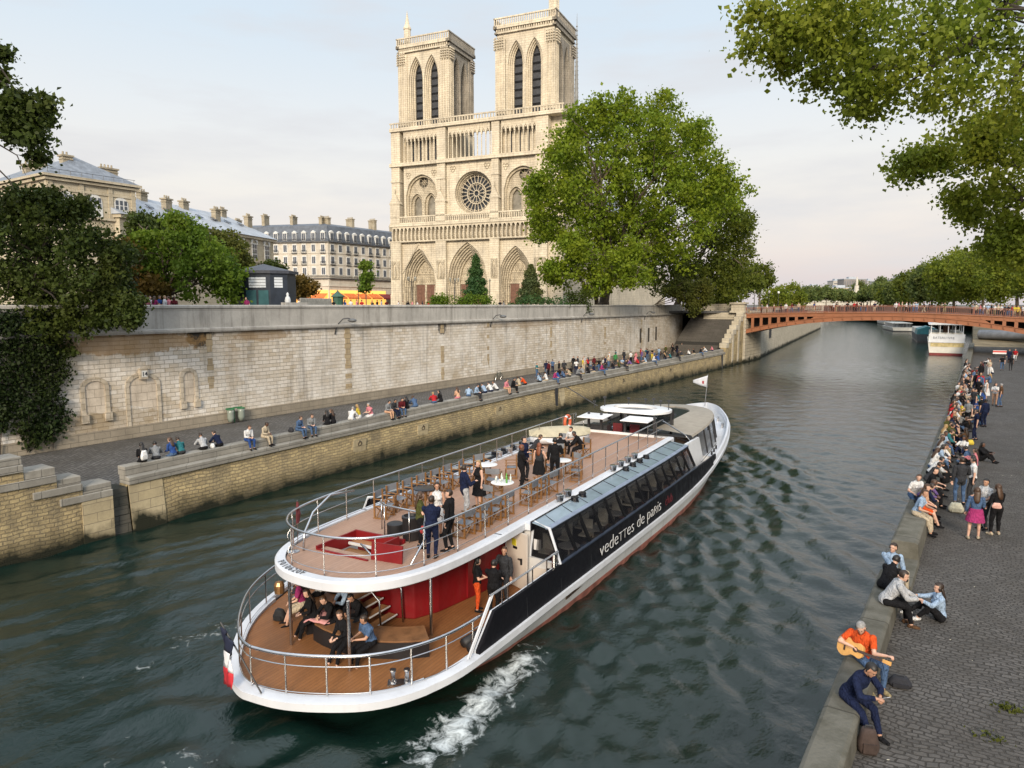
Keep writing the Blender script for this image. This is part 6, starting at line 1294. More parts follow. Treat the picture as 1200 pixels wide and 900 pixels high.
# ---- loose things on deck
WOOD = M('chair_wood', (.20, .095, .03), .5, .2, 6); CANV = M('chair_canvas', (.17, .18, .20), .8, .12, 6)
def make_chair():
    t = thing('directors_chair', '-', 'chair', (0, 0, 0), 0, 'folding chairs on the upper deck')
    for sx in (-.27, .27):
        mb = MB(); mb.box(sx - .024, sx + .024, -.26, .25, .0, .04); mb.box(sx - .024, sx + .024, -.26, .25, .40, .44)
        mb.box(sx - .022, sx + .022, .18, .225, .04, .65); mb.box(sx - .022, sx + .022, -.25, -.2, .04, .88); mb.build('side_frame', WOOD, t)
    for y in (-.2, .2):
        mb = MB(); mb.tube([(-.27, y, .02), (.27, y, .42)], .02, 4); mb.tube([(.27, y + .03, .02), (-.27, y + .03, .42)], .02, 4); mb.build('cross_leg', WOOD, t)
    for sx in (-.27, .27): MB().box(sx - .032, sx + .032, -.27, .27, .65, .68).build('armrest', WOOD, t, bevel=.008)
    MB().loft([[(x, -.23, .43 - .05 * math.cos(x * 5.5)), (x, .23, .43 - .05 * math.cos(x * 5.5)), (x, .23, .442 - .05 * math.cos(x * 5.5)), (x, -.23, .442 - .05 * math.cos(x * 5.5))] for x in (-.26, -.13, 0, .13, .26)]).build('seat', CANV, t)
    MB().loft([[(x, -.25 - .02 * math.cos(x * 5), .66), (x, -.235 - .02 * math.cos(x * 5), .66), (x, -.255 - .02 * math.cos(x * 5), .88), (x, -.27 - .02 * math.cos(x * 5), .88)] for x in (-.28, -.14, 0, .14, .28)]).build('backrest', CANV, t)
    return t
CH = [(6.9, -1.6, -80, 'chair nearest the stair rail in the port row, holding a folded white cap'), (7.75, -1.75, -95, 'second chair from the stair in the port side row'), (8.6, -1.72, -88, 'third chair from the stair in the port side row, by the small dark table'), (9.45, -1.74, -90, 'fourth chair from the stair in the port side row'), (10.3, -1.72, -92, 'fifth chair from the stair in the port side row'), (11.15, -1.74, -90, 'last chair of the unbroken port side row'),
      (12.2, -1.75, -75, 'chair against the port rail behind the empty white table'), (13.3, -1.7, -110, 'chair on the forward side of the empty white table at the port rail'), (13.7, -.55, 120, 'chair turned away beside the empty white table'), (11.7, -.2, 20, 'chair tucked under the empty white table, towards the stern'),
      (6.6, 1.75, 88, 'first chair from the stair in the starboard row along the rail'), (7.4, 1.8, 92, 'second chair from the stair in the starboard rail row'), (8.2, 1.76, 86, 'third chair from the stair in the starboard rail row'), (9.0, 1.8, 90, 'fourth chair from the stair in the starboard rail row, with a pale bag'), (9.55, 1.0, -10, 'chair with its back to the stern at the table with bottles'), (10.6, 1.9, 95, 'chair between the bottle table and the starboard rail'), (11.6, 1.75, 100, 'chair just forward of the bottle table at the starboard rail'), (12.3, 1.85, 80, 'chair with a white cloth hung over it at the starboard rail'),
      (14.5, 2.0, 110, 'chair at the rail beside the small forward white table'), (15.4, 1.5, 160, 'chair forward of the small white table near the starboard rail'), (15.0, .7, -160, 'chair on the inner side of the small forward white table'), (16.4, -1.2, -60, 'chair taken by the man in grey at the port table'), (17.3, -.1, 20, 'chair at the forward table with its back to the stern'), (18.7, .5, 150, 'chair holding a dark jacket at the forward table'), (19.2, -.8, 180, 'foremost chair, by the canvas covered tender')]
c0 = make_chair()
for i, (f, s, rz, lab) in enumerate(CH):
    o = c0 if i == 0 else dup(c0, (0, 0, 0))
    o.location = b2w(f, s, UZ + .003); o.rotation_euler = (0, 0, TH + R(rz)); o['label'] = lab
TT = M('table_white', (.72, .72, .72), .4, .05, 2)
def make_table():
    t = thing('bistro_table', '-', 'table', (0, 0, 0), 0, 'round tables on the upper deck')
    MB().lathe([(.02, .72), (.40, .72), (.42, .735), (.42, .75), (.40, .757), (.02, .757)], n=20).build('tabletop', TT, t, 'auto')
    mb = MB(); mb.lathe([(.03, .02), (.03, .72)], n=8); mb.build('column', WOOD, t)
    for k in range(4): a = k * math.pi / 2 + .4; MB().tube([(0, 0, .1), (.3 * math.cos(a), .3 * math.sin(a), .015)], .025, 5).build('foot', WOOD, t)
    return t
t0 = make_table(); tabs = [(12.45, -.95, 'empty round white table near the port rail with chairs around'), (10.3, 1.0, 'round white table covered with green bottles and glasses'), (14.6, 1.3, 'small round white table close to the starboard rail, forward'), (18.1, -.65, 'round white table of the seated group before the canvas covered tender'), (8.3, -.95, 'small round dark table among the port side chairs')]
for i, (f, s, lab) in enumerate(tabs):
    o = t0 if i == 0 else dup(t0, (0, 0, 0)); o.location = b2w(f, s, UZ + .003); o.rotation_euler = (0, 0, TH); o['label'] = lab
    if i == 4:
        for c in kids(o):
            if c.name.startswith('tabletop'): c.data = c.data.copy(); c.data.materials[0] = BLACK
GRN = glassy('bottle_green_glass', (.10, .30, .05), .1); CLR = glassy('clear_glass', (.55, .6, .55), .08)
bpos = [(.12, .1), (.2, -.05), (.05, .2), (-.1, .12), (.25, .15)]
b0 = None
for i, (x, y) in enumerate(bpos):
    o = MB().lathe([(.035, 0), (.037, .17), (.015, .22), (.014, .29), (.002, .295)], n=8).build('bottle', GRN if i < 3 else CLR, None, True)
    o.location = b2w(10.3 + y, 1.0 + x, UZ + .762); tag(o, ['green bottle at the middle of the bottle table', 'green bottle nearest the rail on the bottle table', 'green bottle towards the bow on the bottle table', 'clear bottle on the port side of the bottle table', 'clear bottle at the forward rim of the bottle table'][i], 'bottle', 'bottles on the white table')
for i, (x, y) in enumerate([(-.2, -.1), (-.15, -.22), (.05, -.25), (-.28, .05), (.0, .0)]):
    o = MB().lathe([(.03, 0), (.006, .01), (.006, .08), (.035, .11), (.03, .17), (.028, .17), (.032, .112), (.004, .085)], n=8).build('wine_glass', CLR, None, True); o.location = b2w(10.3 + y, 1.0 + x, UZ + .762); tag(o, 'clear wine glass standing among the green bottles on the white deck table', 'glass', 'glasses on the white table')
o = MB().lathe([(.25, 0), (.27, .05), (.27, .62), (.29, .65), (.29, .72), (.22, .74), (.2, .66), (.02, .66)], n=18).build('waste_bin', M('bin_black', (.015, .015, .017), .5, .2, 3), None, 'auto'); o.location = b2w(5.55, .55, UZ + .003); tag(o, 'black round waste bin beside the stair rail on the upper deck', 'bin')
o = MB().lathe([(.24, 0), (.26, .03), (.26, .35), (.2, .38), (.02, .38)], n=16).build('black_tub', bpy.data.materials['bin_black'], None, 'auto'); o.location = b2w(5.65, -.15, UZ + .003); tag(o, 'low black tub beside the taller black waste bin', 'tub')
q = thing('rope_stanchion', 'chrome rope stanchion with round foot by the stair well at the stern', 'stanchion', b2w(3.0, -1.75, UZ)); MB().lathe([(.17, 0), (.17, .02), (.03, .05), (.025, .95), (.04, 1.0), (.02, 1.05)], n=12).build('post', STEEL, q, 'auto'); MB().lathe([(.18, .001), (.18, .012)], n=12).build('foot', STEEL, q)
q = thing('furled_flag', 'dark red furled flag on a short pole by the stern rail', 'flag', b2w(3.6, -2.2, UZ)); MB().tube([(0, 0, 0), (-.02, .05, 1.3)], .015, 5).build('pole', STEEL, q); MB().tube([(-.01, .03, .6), (.02, .04, .9), (-.02, .05, 1.25)], [.05, .07, .03], 7).build('cloth', M('dark_red_cloth', (.12, .02, .025), .8, .2, 5), q)
q = thing('rope_stanchion', 'chrome rope stanchion standing on the open forward part of the deck', 'stanchion', b2w(22.2, -1.0, UZ)); MB().lathe([(.03, .02), (.025, .95), (.04, 1.0), (.02, 1.05)], n=12).build('post', STEEL, q, 'auto'); MB().lathe([(.2, .001), (.2, .03), (.03, .05)], n=14).build('foot', STEEL, q)
# covered tender and life ring at the port rail
q = thing('tender', 'small white tender under a cream canvas cover at the port rail', 'boat', b2w(20.9, -1.75, UZ), TH - R(48)); q.scale = (.9, .82, .95)
rings = []
for k in range(9):
    u = -1 + k / 4; w = .72 * math.sqrt(max(.02, 1 - abs(u) ** 2.4)); rings.append([(w * math.cos(a) , u * 1.9, .45 + (.08 if math.sin(a) > 0 else .42) * math.sin(a) * (.5 + .5 * w / .72)) for a in [2 * math.pi * j / 14 for j in range(14)]])
MB().loft(rings).build('hull', HULLW, q, True)
rings = []
for k in range(9):
    u = -1 + k / 4; w = .80 * math.sqrt(max(.03, 1 - abs(u) ** 2.6)); rings.append([(w * math.cos(a), u * 1.98, .55 + .46 * (1 - abs(math.cos(a)) ** 1.25) * (.55 + .45 * w / .8)) for a in [math.pi * j / 8 for j in range(9)]])
MB().loft(rings, False, False).build('canvas_cover', M('canvas_cream', (.42, .375, .265), .8, .1, 3, bmp=.01), q, True)
q = thing('life_ring', 'orange life ring with white bands hanging on the port rail', 'life ring', b2w(23.3, -2.42, UZ + .75), TH)
MB().tube([(0, .34 * math.cos(a), .34 * math.sin(a)) for a in [2 * math.pi * k / 20 for k in range(20)]], .085, 8, True).build('ring', M('orange_ring', (.55, .11, .04), .6, .1, 3), q, True)
for k in range(4):
    a0 = k * math.pi / 2 + .6; MB().tube([(0, .34 * math.cos(a0 + d), .34 * math.sin(a0 + d)) for d in (-.15, 0, .15)], .09, 8).build('band', FW, q, True)
# picnic heap on the stern bench
o = MB().loft([[(x, y, .02 + .05 * math.sin(x * 9 + y * 7) + (.0 if abs(x) < .25 else -.1)) for x in (-.35, -.2, -.05, .1, .25, .38)] for y in (-.3, -.15, 0, .15, .3)], False, False).build('pink_shawl', M('pink_cloth', (.62, .30, .30), .9, .1, 4), None, True); o.modifiers.new('t', 'SOLIDIFY').thickness = .03; o.location = b2w(2.75, -.55, LZ + .56); o.rotation_euler = (0, 0, .5); tag(o, 'pink shawl laid over the stern bench between the seated guests', 'shawl')
# ================================================================ PEOPLE
V3 = lambda *a: Vector(a)
def ik(a, b, l1, l2, hint):
    a, b = Vector(a), Vector(b); d = b - a; L_ = d.length
    if L_ > (l1 + l2) * .995: b = a + d * ((l1 + l2) * .995 / L_); d = b - a; L_ = d.length
    x = (l1 * l1 - l2 * l2 + L_ * L_) / (2 * L_); h = math.sqrt(max(1e-6, l1 * l1 - x * x)); u = d / L_
    hv = Vector(hint); hv = (hv - u * hv.dot(u)); hv.normalize()
    return a + u * x + hv * h, b
def body(pelvis, lean=0., turn=0., hands=None, feet=None, elbow=None, knee=None, head=(0, 0), fem=False, footdir=None, vox=.014, roll=0., fingers=False, curl=.5, build=1.):
    """one continuous figure from a posed skeleton; returns (mesh, face kinds, landmarks)"""
    w = .93 if fem else 1.0
    Rm = Matrix.Rotation(turn, 3, 'Z') @ Matrix.Rotation(roll, 3, 'Y') @ Matrix.Rotation(-lean, 3, 'X')
    pe = Vector(pelvis); sp = lambda x, y, z: pe + Rm @ Vector((x, y, z))
    hipw = .095 if not fem else .10; shw = .185 * w
    Hm = Matrix.Rotation(turn * .25, 3, 'Z')
    chest = sp(0, .0, .34); neck = sp(0, -.01, .50); hd = sp(0, .03, .665)
    hR = Rm @ Matrix.Rotation(head[0], 3, 'Z') @ Matrix.Rotation(lean * .55 - head[1], 3, 'X')
    hd = neck + hR @ Vector((0, .025, .165))
    segs = []; mb = MB(); cur = [0]
    def cap(a, b, ra, rb, lab, n=10, reg=True):
        a, b = Vector(a), Vector(b); d = (b - a); m = 4
        mb.tube([a.lerp(b, k / m) for k in range(m + 1)], [ra + (rb - ra) * k / m for k in range(m + 1)], n); mb.ell(a, (ra, ra, ra), n, 6); mb.ell(b, (rb, rb, rb), n, 6)
        if reg: segs.append((lab, a, b, ra, rb, cur[0]))
    # torso as elliptical rings
    prof = [(-.11, .105, .085), (-.06, .155, .115), (.02, .165 if not fem else .175, .12), (.12, .135 if not fem else .12, .098), (.22, .145 * w, .108), (.33, .168 * w, .118), (.42, .165 * w, .108), (.47, .12 * w, .085), (.50, .07, .065)]
    rings = []
    for z, rx, ry in prof: rings.append([sp(rx * build * math.cos(a), ry * build * math.sin(a) + (.012 if .25 < z < .4 else 0), z) for a in [2 * math.pi * k / 18 for k in range(18)]])
    mb.loft(rings)
    if fem:
        for sx in (-.07, .07): mb.ell(sp(sx, .095, .30), (.062, .055, .06), 10, 7)
    segs.append(('pelvis', sp(0, 0, -.10), sp(0, 0, .06), .15, .15)); segs.append(('torso', sp(0, 0, .10), sp(0, 0, .44), .14, .15))
    cap(sp(0, -.012, .46), hd - hR @ Vector((0, .012, .05)), .055 * w, .052 * w, 'neck')
    # head: skull, jaw, nose, ears, brow
    s = .97 if fem else 1.0
    HM = lambda x, y, z: hd + hR @ Vector((x * s, y * s, z * s))
    def hell(c, r, n=14, m=10):
        k0 = len(mb.v); mb.ell((0, 0, 0), r, n, m)
        for i in range(k0, len(mb.v)): mb.v[i] = tuple(HM(mb.v[i][0] + c[0], mb.v[i][1] + c[1], mb.v[i][2] + c[2]))
    hell((0, -.012, .03), (.077, .096, .092)); hell((0, .025, -.03), (.058, .062, .085)); hell((0, .088, -.012), (.013, .017, .024), 8, 6); hell((0, .058, -.088), (.03, .03, .024), 8, 6)
    hell((0, .074, .026), (.05, .02, .012), 8, 6); hell((0, .083, -.052), (.025, .011, .009), 8, 6)
    for sx in (-.078, .078): hell((sx, -.005, -.005), (.012, .022, .032), 8, 6)
    segs.append(('head', HM(0, -.01, .03), HM(0, .02, -.06), .095, .06))
    # arms
    hands = hands or {}; marks = {'head': (hd.copy(), hR.copy()), 'hand': {}, 'neck': neck, 'chest': chest, 'R': Rm}
    for i, sx in enumerate((-1, 1)):
        cur[0] = sx; sh = sp(sx * shw * build, -.005, .435)
        tgt = hands.get(sx) or (sh + Vector((sx * .10, .06, -.53)))
        eh = (elbow or {}).get(sx) or (sx * .5, -.8, -.3)
        el, wr = ik(sh, tgt, .285 * w, .25 * w, eh)
        cap(sh, el, .052 * w * build, .042 * w, 'uarm'); cap(el, wr, .042 * w, .027 * w, 'farm')
        fd = (wr - el).normalized(); side = fd.cross(Vector((0, 0, 1)));
        side = side.normalized() if side.length > .1 else Vector((1, 0, 0)); up = side.cross(fd).normalized()
        pm = wr + fd * .085
        # palm, four fingers of unequal length with a knuckle bend, and a thumb off the side of the palm
        k0 = len(mb.v); mb.ell((0, 0, 0), (.040 * w, .052, .017), 10, 7)
        for j in range(k0, len(mb.v)): q = mb.v[j]; mb.v[j] = tuple(wr + fd * (.05 + q[1]) + side * q[0] + up * q[2])
        for fi, (off, ln) in enumerate(((-.028, .066), (-.009, .078), (.010, .073), (.028, .058))):
            a = wr + fd * .085 + side * off; c_ = curl * (1 + .1 * fi); d1 = (fd * math.cos(c_) - up * math.sin(c_)); b = a + d1 * ln * .55; d2 = (fd * math.cos(c_ * 2.1) - up * math.sin(c_ * 2.1)); e = b + d2 * ln * .5
            r = .0088 if fingers else .0105
            mb.tube([a - fd * .02, a, b, e], [r, r, r * .95, r * .75], 7)
        a = wr + fd * .035 - side * sx * -.033; b = a + fd * .035 + side * sx * .025 - up * .008; e = b + fd * .03 - up * .012; mb.tube([a, b, e], [.012, .0105, .008], 7)
        segs.append(('hand', wr, wr + fd * .15, .03, .02)); marks['hand'][sx] = (wr + fd * .10, fd, up, side)
        # legs
        hp = pe + Hm @ Matrix.Rotation(roll * .3, 3, 'Y') @ Vector((sx * hipw, 0, -.03))
        ft = Vector((feet or {}).get(sx) or (pe.x + sx * .10, pe.y, .07)); kh = (knee or {}).get(sx) or (sx * .12, 1, .1)
        kn, an = ik(hp, ft, .43 * w, .42 * w, kh)
        cap(hp, kn, .088 * (1.04 if fem else 1) * build, .056, 'thigh'); cap(kn, an, .055, .035, 'shin')
        mb.ell(kn.lerp(an, .3) - (Vector((0, .018, 0))), (.05, .05, .10), 10, 7)
        fdv = Vector((footdir or {}).get(sx) or (sx * .18, 1, -.08)).normalized()
        heel = an - fdv * .045 + Vector((0, 0, -.04)); toe = an + fdv * .15 + Vector((0, 0, -.05))
        cap(heel, toe.lerp(heel, .35), .036, .038, 'foot'); cap(toe.lerp(heel, .4), toe, .04, .028, 'foot'); cap(an, heel, .036, .034, 'foot')
    me = bpy.data.meshes.new('raw'); me.from_pydata(mb.v, [], mb.f); o = bpy.data.objects.new('raw', me); COL.objects.link(o)
    r_ = o.modifiers.new('r', 'REMESH'); r_.mode = 'VOXEL'; r_.voxel_size = vox; r_.use_smooth_shade = True
    sm = o.modifiers.new('s', 'SMOOTH'); sm.iterations = 2; sm.factor = .5
    dg = bpy.context.evaluated_depsgraph_get(); out = bpy.data.meshes.new_from_object(o.evaluated_get(dg)); bpy.data.objects.remove(o); bpy.data.meshes.remove(me)
    out.name = 'person'
    nv = len(out.vertices); co = np.empty(nv * 3, np.float32); out.vertices.foreach_get('co', co); co = co.reshape(-1, 3)
    best = np.full(nv, 1e9); lab = np.zeros(nv, int); names = ['head', 'neck', 'torso', 'pelvis', 'uarm', 'farm', 'hand', 'thigh', 'shin', 'foot']; tpar = np.zeros(nv); sd_ = np.zeros(nv)
    for (l, a, b, ra, rb, *sdx) in segs:
        a = np.array(a); b = np.array(b); ab = b - a; t = np.clip(((co - a) @ ab) / max(ab @ ab, 1e-9), 0, 1); d = np.linalg.norm(co - a - t[:, None] * ab, axis=1) - (ra + (rb - ra) * t)
        m = d < best; best[m] = d[m]; lab[m] = names.index(l); tpar[m] = t[m]; sd_[m] = sdx[0] if sdx else 0
    fine = None
    if vox < .013:       # dark irises and brows for the figures near enough to show them
        q = MB()
        for sx in (-.031, .031):
            for c, r in (((sx, .083, .008), (.011, .006, .006)), ((sx, .088, .030), (.018, .006, .0035))):
                k0 = len(q.v); q.ell((0, 0, 0), r, 8, 5)
                for i in range(k0, len(q.v)): q.v[i] = tuple(HM(q.v[i][0] + c[0], q.v[i][1] + c[1], q.v[i][2] + c[2]))
        fine = bpy.data.meshes.new('eyes'); fine.from_pydata(q.v, [], q.f); fine.materials.append(DARKM)
    return {'fine': fine, 'mesh': out, 'co': co, 'lab': lab, 't': tpar, 'side': sd_, 'names': names, 'marks': marks}
def shell(B, name, keep, off, smooth=0):
    """a garment: the chosen part of the figure's skin, pushed outward"""
    me = B['mesh']; nv = len(me.vertices); no = np.empty(nv * 3, np.float32); me.vertices.foreach_get('normal', no); no = no.reshape(-1, 3)
    k = keep(B)
    faces = [p.vertices[:] for p in me.polygons if all(k[i] for i in p.vertices)]
    if not faces: return None
    used = sorted({i for f in faces for i in f}); mp = {a: b for b, a in enumerate(used)}
    offv = off(B)[used] if callable(off) else np.full(len(used), off)
    pts = B['co'][used] + no[used] * offv[:, None]
    m = bpy.data.meshes.new(name); m.from_pydata([tuple(map(float, p)) for p in pts], [], [tuple(mp[i] for i in f) for f in faces]); m.polygons.foreach_set('use_smooth', [True] * len(m.polygons)); m.materials.append(None); m.update()
    return m
def L(B, *n): return np.isin(B['lab'], [B['names'].index(x) for x in n])
def headlocal(B):
    hd, hR = B['marks']['head']; return (B['co'] - np.array(hd)) @ np.array(hR)
def garments(B, style):
    G = {}
    lab = B['lab']
    if style.get('top', True):
        sl = style.get('sleeve', 'long')
        def keep(B):
            k = L(B, 'torso', 'uarm') | (L(B, 'neck') & (B['t'] < .12))
            if sl == 'long': k |= L(B, 'farm') & (B['t'] < .93)
            if sl == 'none': k = L(B, 'torso')
            if sl == 'short': k &= ~(L(B, 'uarm') & (B['t'] > .72))
            if style.get('jacket') : k |= L(B, 'pelvis')
            else: k |= L(B, 'pelvis') & (B['t'] > .55)
            return k
        G['top'] = shell(B, 'top', keep, .022 if style.get('jacket') else .015)
    bt = style.get('bottom', 'trousers')
    lim = {'trousers': 1.1, 'shorts': .75, 'skirt': .9}[bt]
    G[bt] = shell(B, bt, lambda B: L(B, 'pelvis') | (L(B, 'thigh') & (B['t'] < lim)) | ((L(B, 'shin') & (B['t'] < .93)) if bt == 'trousers' else False), .012 if bt != 'skirt' else .03)
    for k_, q_ in (('shoe', -1), ('shoe_', 1)): G[k_] = shell(B, 'shoe', lambda B: L(B, 'foot') & (B['side'] == q_), .009)
    h = headlocal(B); hm = L(B, 'head', 'neck')
    if style.get('hair', 'short') == 'short': kk = lambda B: L(B, 'head') & ((h[:, 2] > .062) | ((h[:, 1] < -.0) & (h[:, 2] > -.035)) ) & ~((h[:, 1] > .062) & (h[:, 2] < .075))
    else: kk = lambda B: hm & ((h[:, 2] > .062) | (h[:, 1] < .012)) & ~((h[:, 1] > .062) & (h[:, 2] < .075))
    hs = shell(B, 'hair', kk, .014 if style.get('hair') != 'long' else .02)
    if style.get('hair') == 'long':
        hd, hR = B['marks']['head']; hd = Vector(hd); neck = B['marks']['neck']; Rm = B['marks']['R']
        q = MB(); P0 = hd + hR @ Vector((0, -.05, .05)); P1 = hd + hR @ Vector((0, -.085, -.07)); P2 = neck + Rm @ Vector((0, -.085, -.02)); P3 = neck + Rm @ Vector((.01, -.125, -.20))
        rings = []
        for p, rx, ry in ((P0, .08, .05), (P1, .088, .045), (P2, .092, .035), (P2.lerp(P3, .5), .085, .03), (P3, .045, .015)): rings.append([p + Rm @ Vector((rx * math.cos(a), ry * math.sin(a), 0)) for a in [2 * math.pi * k / 12 for k in range(12)]])
        q.loft(rings); b0 = len(hs.vertices)
        vs_ = [tuple(v.co) for v in hs.vertices] + q.v; fs_ = [tuple(p.vertices) for p in hs.polygons] + [tuple(i + b0 for i in f) for f in q.f]
        hs = bpy.data.meshes.new('hair'); hs.from_pydata(vs_, [], fs_); hs.polygons.foreach_set('use_smooth', [True] * len(hs.polygons)); hs.materials.append(None); hs.update()
    G['hair'] = hs
    if style.get('drape'):       # a flared skirt or dress hanging from the waist of a standing figure
        pz = style['drape']; q = MB(); z0 = B['marks']['chest'].z - .22; x0, y0 = B['marks']['chest'].x, B['marks']['chest'].y; rings = []
        for k in range(7):
            u = k / 6; z = z0 - u * pz; rx = .17 + .10 * u; ry = .135 + .11 * u
            rings.append([(x0 + (rx + .012 * math.sin(a * 7 + k)) * math.cos(a), y0 - .02 + (ry + .012 * math.sin(a * 7 + k)) * math.sin(a), z) for a in [2 * math.pi * j / 26 for j in range(26)]])
        q.loft(rings, True, False); m = bpy.data.meshes.new('skirt'); m.from_pydata(q.v, [], q.f); m.polygons.foreach_set('use_smooth', [True] * len(m.polygons)); m.materials.append(None); m.update(); G['skirt'] = m; G.pop('trousers', None); G.pop('shorts', None)
    B['mesh'].materials.clear(); B['mesh'].materials.append(None); B['mesh'].polygons.foreach_set('use_smooth', [True] * len(B['mesh'].polygons))
    return G
PAL = {'black': (.012, .012, .014), 'charcoal': (.04, .042, .048), 'navy': (.012, .018, .05), 'white': (.68, .68, .68), 'pale blue': (.32, .43, .58), 'denim': (.075, .13, .24), 'grey': (.24, .25, .26), 'pale grey': (.42, .43, .45), 'red': (.42, .025, .03), 'pink': (.62, .22, .26), 'orange': (.62, .085, .02), 'olive': (.075, .08, .025), 'beige': (.50, .42, .31), 'khaki': (.28, .23, .13), 'yellow': (.62, .48, .06), 'purple': (.16, .10, .26), 'teal': (.03, .16, .18), 'magenta': (.36, .04, .15), 'maroon': (.11, .015, .02), 'blue': (.03, .075, .25), 'brown': (.10, .055, .03), 'peach': (.60, .36, .24), 'green': (.05, .22, .07), 'striped': (.42, .43, .45)}
HAIRC = {'black': (.012, .010, .009), 'brown': (.055, .028, .014), 'dark brown': (.025, .014, .008), 'fair': (.30, .19, .08), 'grey': (.25, .24, .23), 'red': (.16, .045, .015), 'bald': (.40, .24, .17)}
_mc = {}
def cm(kind, name):
    k = (kind, name)
    if k not in _mc:
        if kind == 'cloth': _mc[k] = cloth(name.replace(' ', '_') + '_cloth', PAL[name])
        elif kind == 'hair': _mc[k] = M(name.replace(' ', '_') + '_hair', HAIRC[name], .5, .3, 30)
        else: _mc[k] = M('skin_' + name, {'fair': (.56, .34, .25), 'tan': (.42, .23, .15), 'dark': (.12, .06, .04)}[name], .5, .08, 8)
    return _mc[k]
PROTO = {}
def proto(key, style, **kw):
    B = body(**kw); PROTO[key] = (B, garments(B, style), style); return B
E_ = .0
SIT = dict(pelvis=(0, 0, .11))
VX = .0165
# standing
S0 = (0, 0, .93)
proto('stand_m', dict(jacket=1), pelvis=S0, vox=VX)
proto('stand_suit', dict(jacket=1), pelvis=S0, vox=.012, hands={1: (.16, .30, 1.18), -1: (-.26, .03, .84)}, feet={-1: (-.12, .05, .07), 1: (.12, -.04, .07)}, head=(.3, 0), build=1.06)
proto('stand_fold', dict(jacket=1), pelvis=S0, vox=.012, hands={1: (-.10, .20, 1.16), -1: (.12, .19, 1.12)}, elbow={1: (.8, .1, -.6), -1: (-.8, .1, -.6)}, head=(-.3, .1), build=1.05)
proto('stand_tee', dict(sleeve='short'), pelvis=S0, vox=VX, hands={1: (.10, .32, 1.10), -1: (-.27, .02, .84)}, feet={-1: (-.11, .12, .07), 1: (.12, -.06, .07)}, head=(-.4, .1))
proto('stand_f', dict(sleeve='short', hair='long'), pelvis=(0, 0, .89), vox=VX, fem=True, hands={1: (.14, .26, 1.10), -1: (-.10, .28, 1.02)}, head=(.3, .1))
proto('stand_dress', dict(sleeve='none', hair='long', drape=.56), pelvis=(0, 0, .89), vox=.012, fem=True, hands={1: (.16, .26, 1.14), -1: (-.24, .06, .84)}, head=(.2, 0))
proto('walk', dict(sleeve='short'), pelvis=(0, 0, .91), vox=VX, hands={1: (.24, -.18, .86), -1: (-.24, .24, .90)}, feet={-1: (-.09, -.28, .10), 1: (.09, .26, .07)}, lean=.06)
# seated on a wall or ledge: origin is the seat, z=0 the seat top
def sitp(key, style, drop, **kw):
    f = kw.pop('fx', .0); fy = kw.pop('fy', .46)
    proto(key, style, pelvis=(0, 0, .12), feet=kw.pop('feet', {-1: (-.12, fy, -drop + .08), 1: (.13, fy + .06, -drop + .08)}), knee={-1: (-.15, .8, 1), 1: (.15, .8, 1)}, **kw)
sitp('sit_lean', dict(sleeve='long'), .55, vox=VX, lean=.62, hands={1: (.08, .52, .20), -1: (-.06, .52, .22)}, head=(.2, .25), elbow={1: (.8, 0, -.4), -1: (-.8, 0, -.4)})
sitp('sit_tee', dict(sleeve='short'), .55, vox=VX, lean=.35, hands={1: (.16, .42, .22), -1: (-.10, .46, .28)}, head=(-.6, .1), turn=.3)
sitp('sit_f', dict(sleeve='long', hair='long'), .55, vox=VX, fem=True, lean=.28, hands={1: (.10, .40, .20), -1: (-.06, .38, .22)}, head=(.5, .15), turn=-.2)
sitp('sit_skirt', dict(sleeve='short', hair='long', bottom='skirt'), .5, vox=VX, fem=True, lean=.2, hands={1: (.10, .34, .20), -1: (-.08, .36, .20)}, head=(-.4, .1))
sitp('dangle', dict(sleeve='long'), .42, vox=VX, lean=.3, fy=.44, hands={1: (.10, .38, .24), -1: (-.06, .40, .24)}, head=(.4, .3))
# seated on the ground
proto('ground_knees', dict(sleeve='long', hair='long'), pelvis=(0, 0, .13), fem=True, vox=VX, lean=-.02, feet={-1: (-.13, .52, .08), 1: (.12, .58, .08)}, knee={-1: (-.2, .3, 1), 1: (.2, .3, 1)}, hands={1: (.16, .42, .44), -1: (-.12, .40, .46)}, head=(.1, .1))
proto('ground_cross', dict(sleeve='short'), pelvis=(0, 0, .13), vox=VX, lean=.25, feet={-1: (.14, .26, .08), 1: (-.14, .34, .08)}, knee={-1: (-1, .5, .25), 1: (1, .5, .25)}, hands={1: (.12, .38, .22), -1: (-.12, .36, .24)}, footdir={-1: (1, .3, 0), 1: (-1, .3, 0)}, head=(-.3, .2))
PEOPLE = []
SKN = ['fair', 'fair', 'tan', 'fair', 'fair', 'dark']
TOPW = {'stand_suit': 'suit jacket', 'stand_fold': 'suit jacket', 'stand_m': 'jacket', 'stand_dress': 'dress', 'sit_skirt': 'top'}
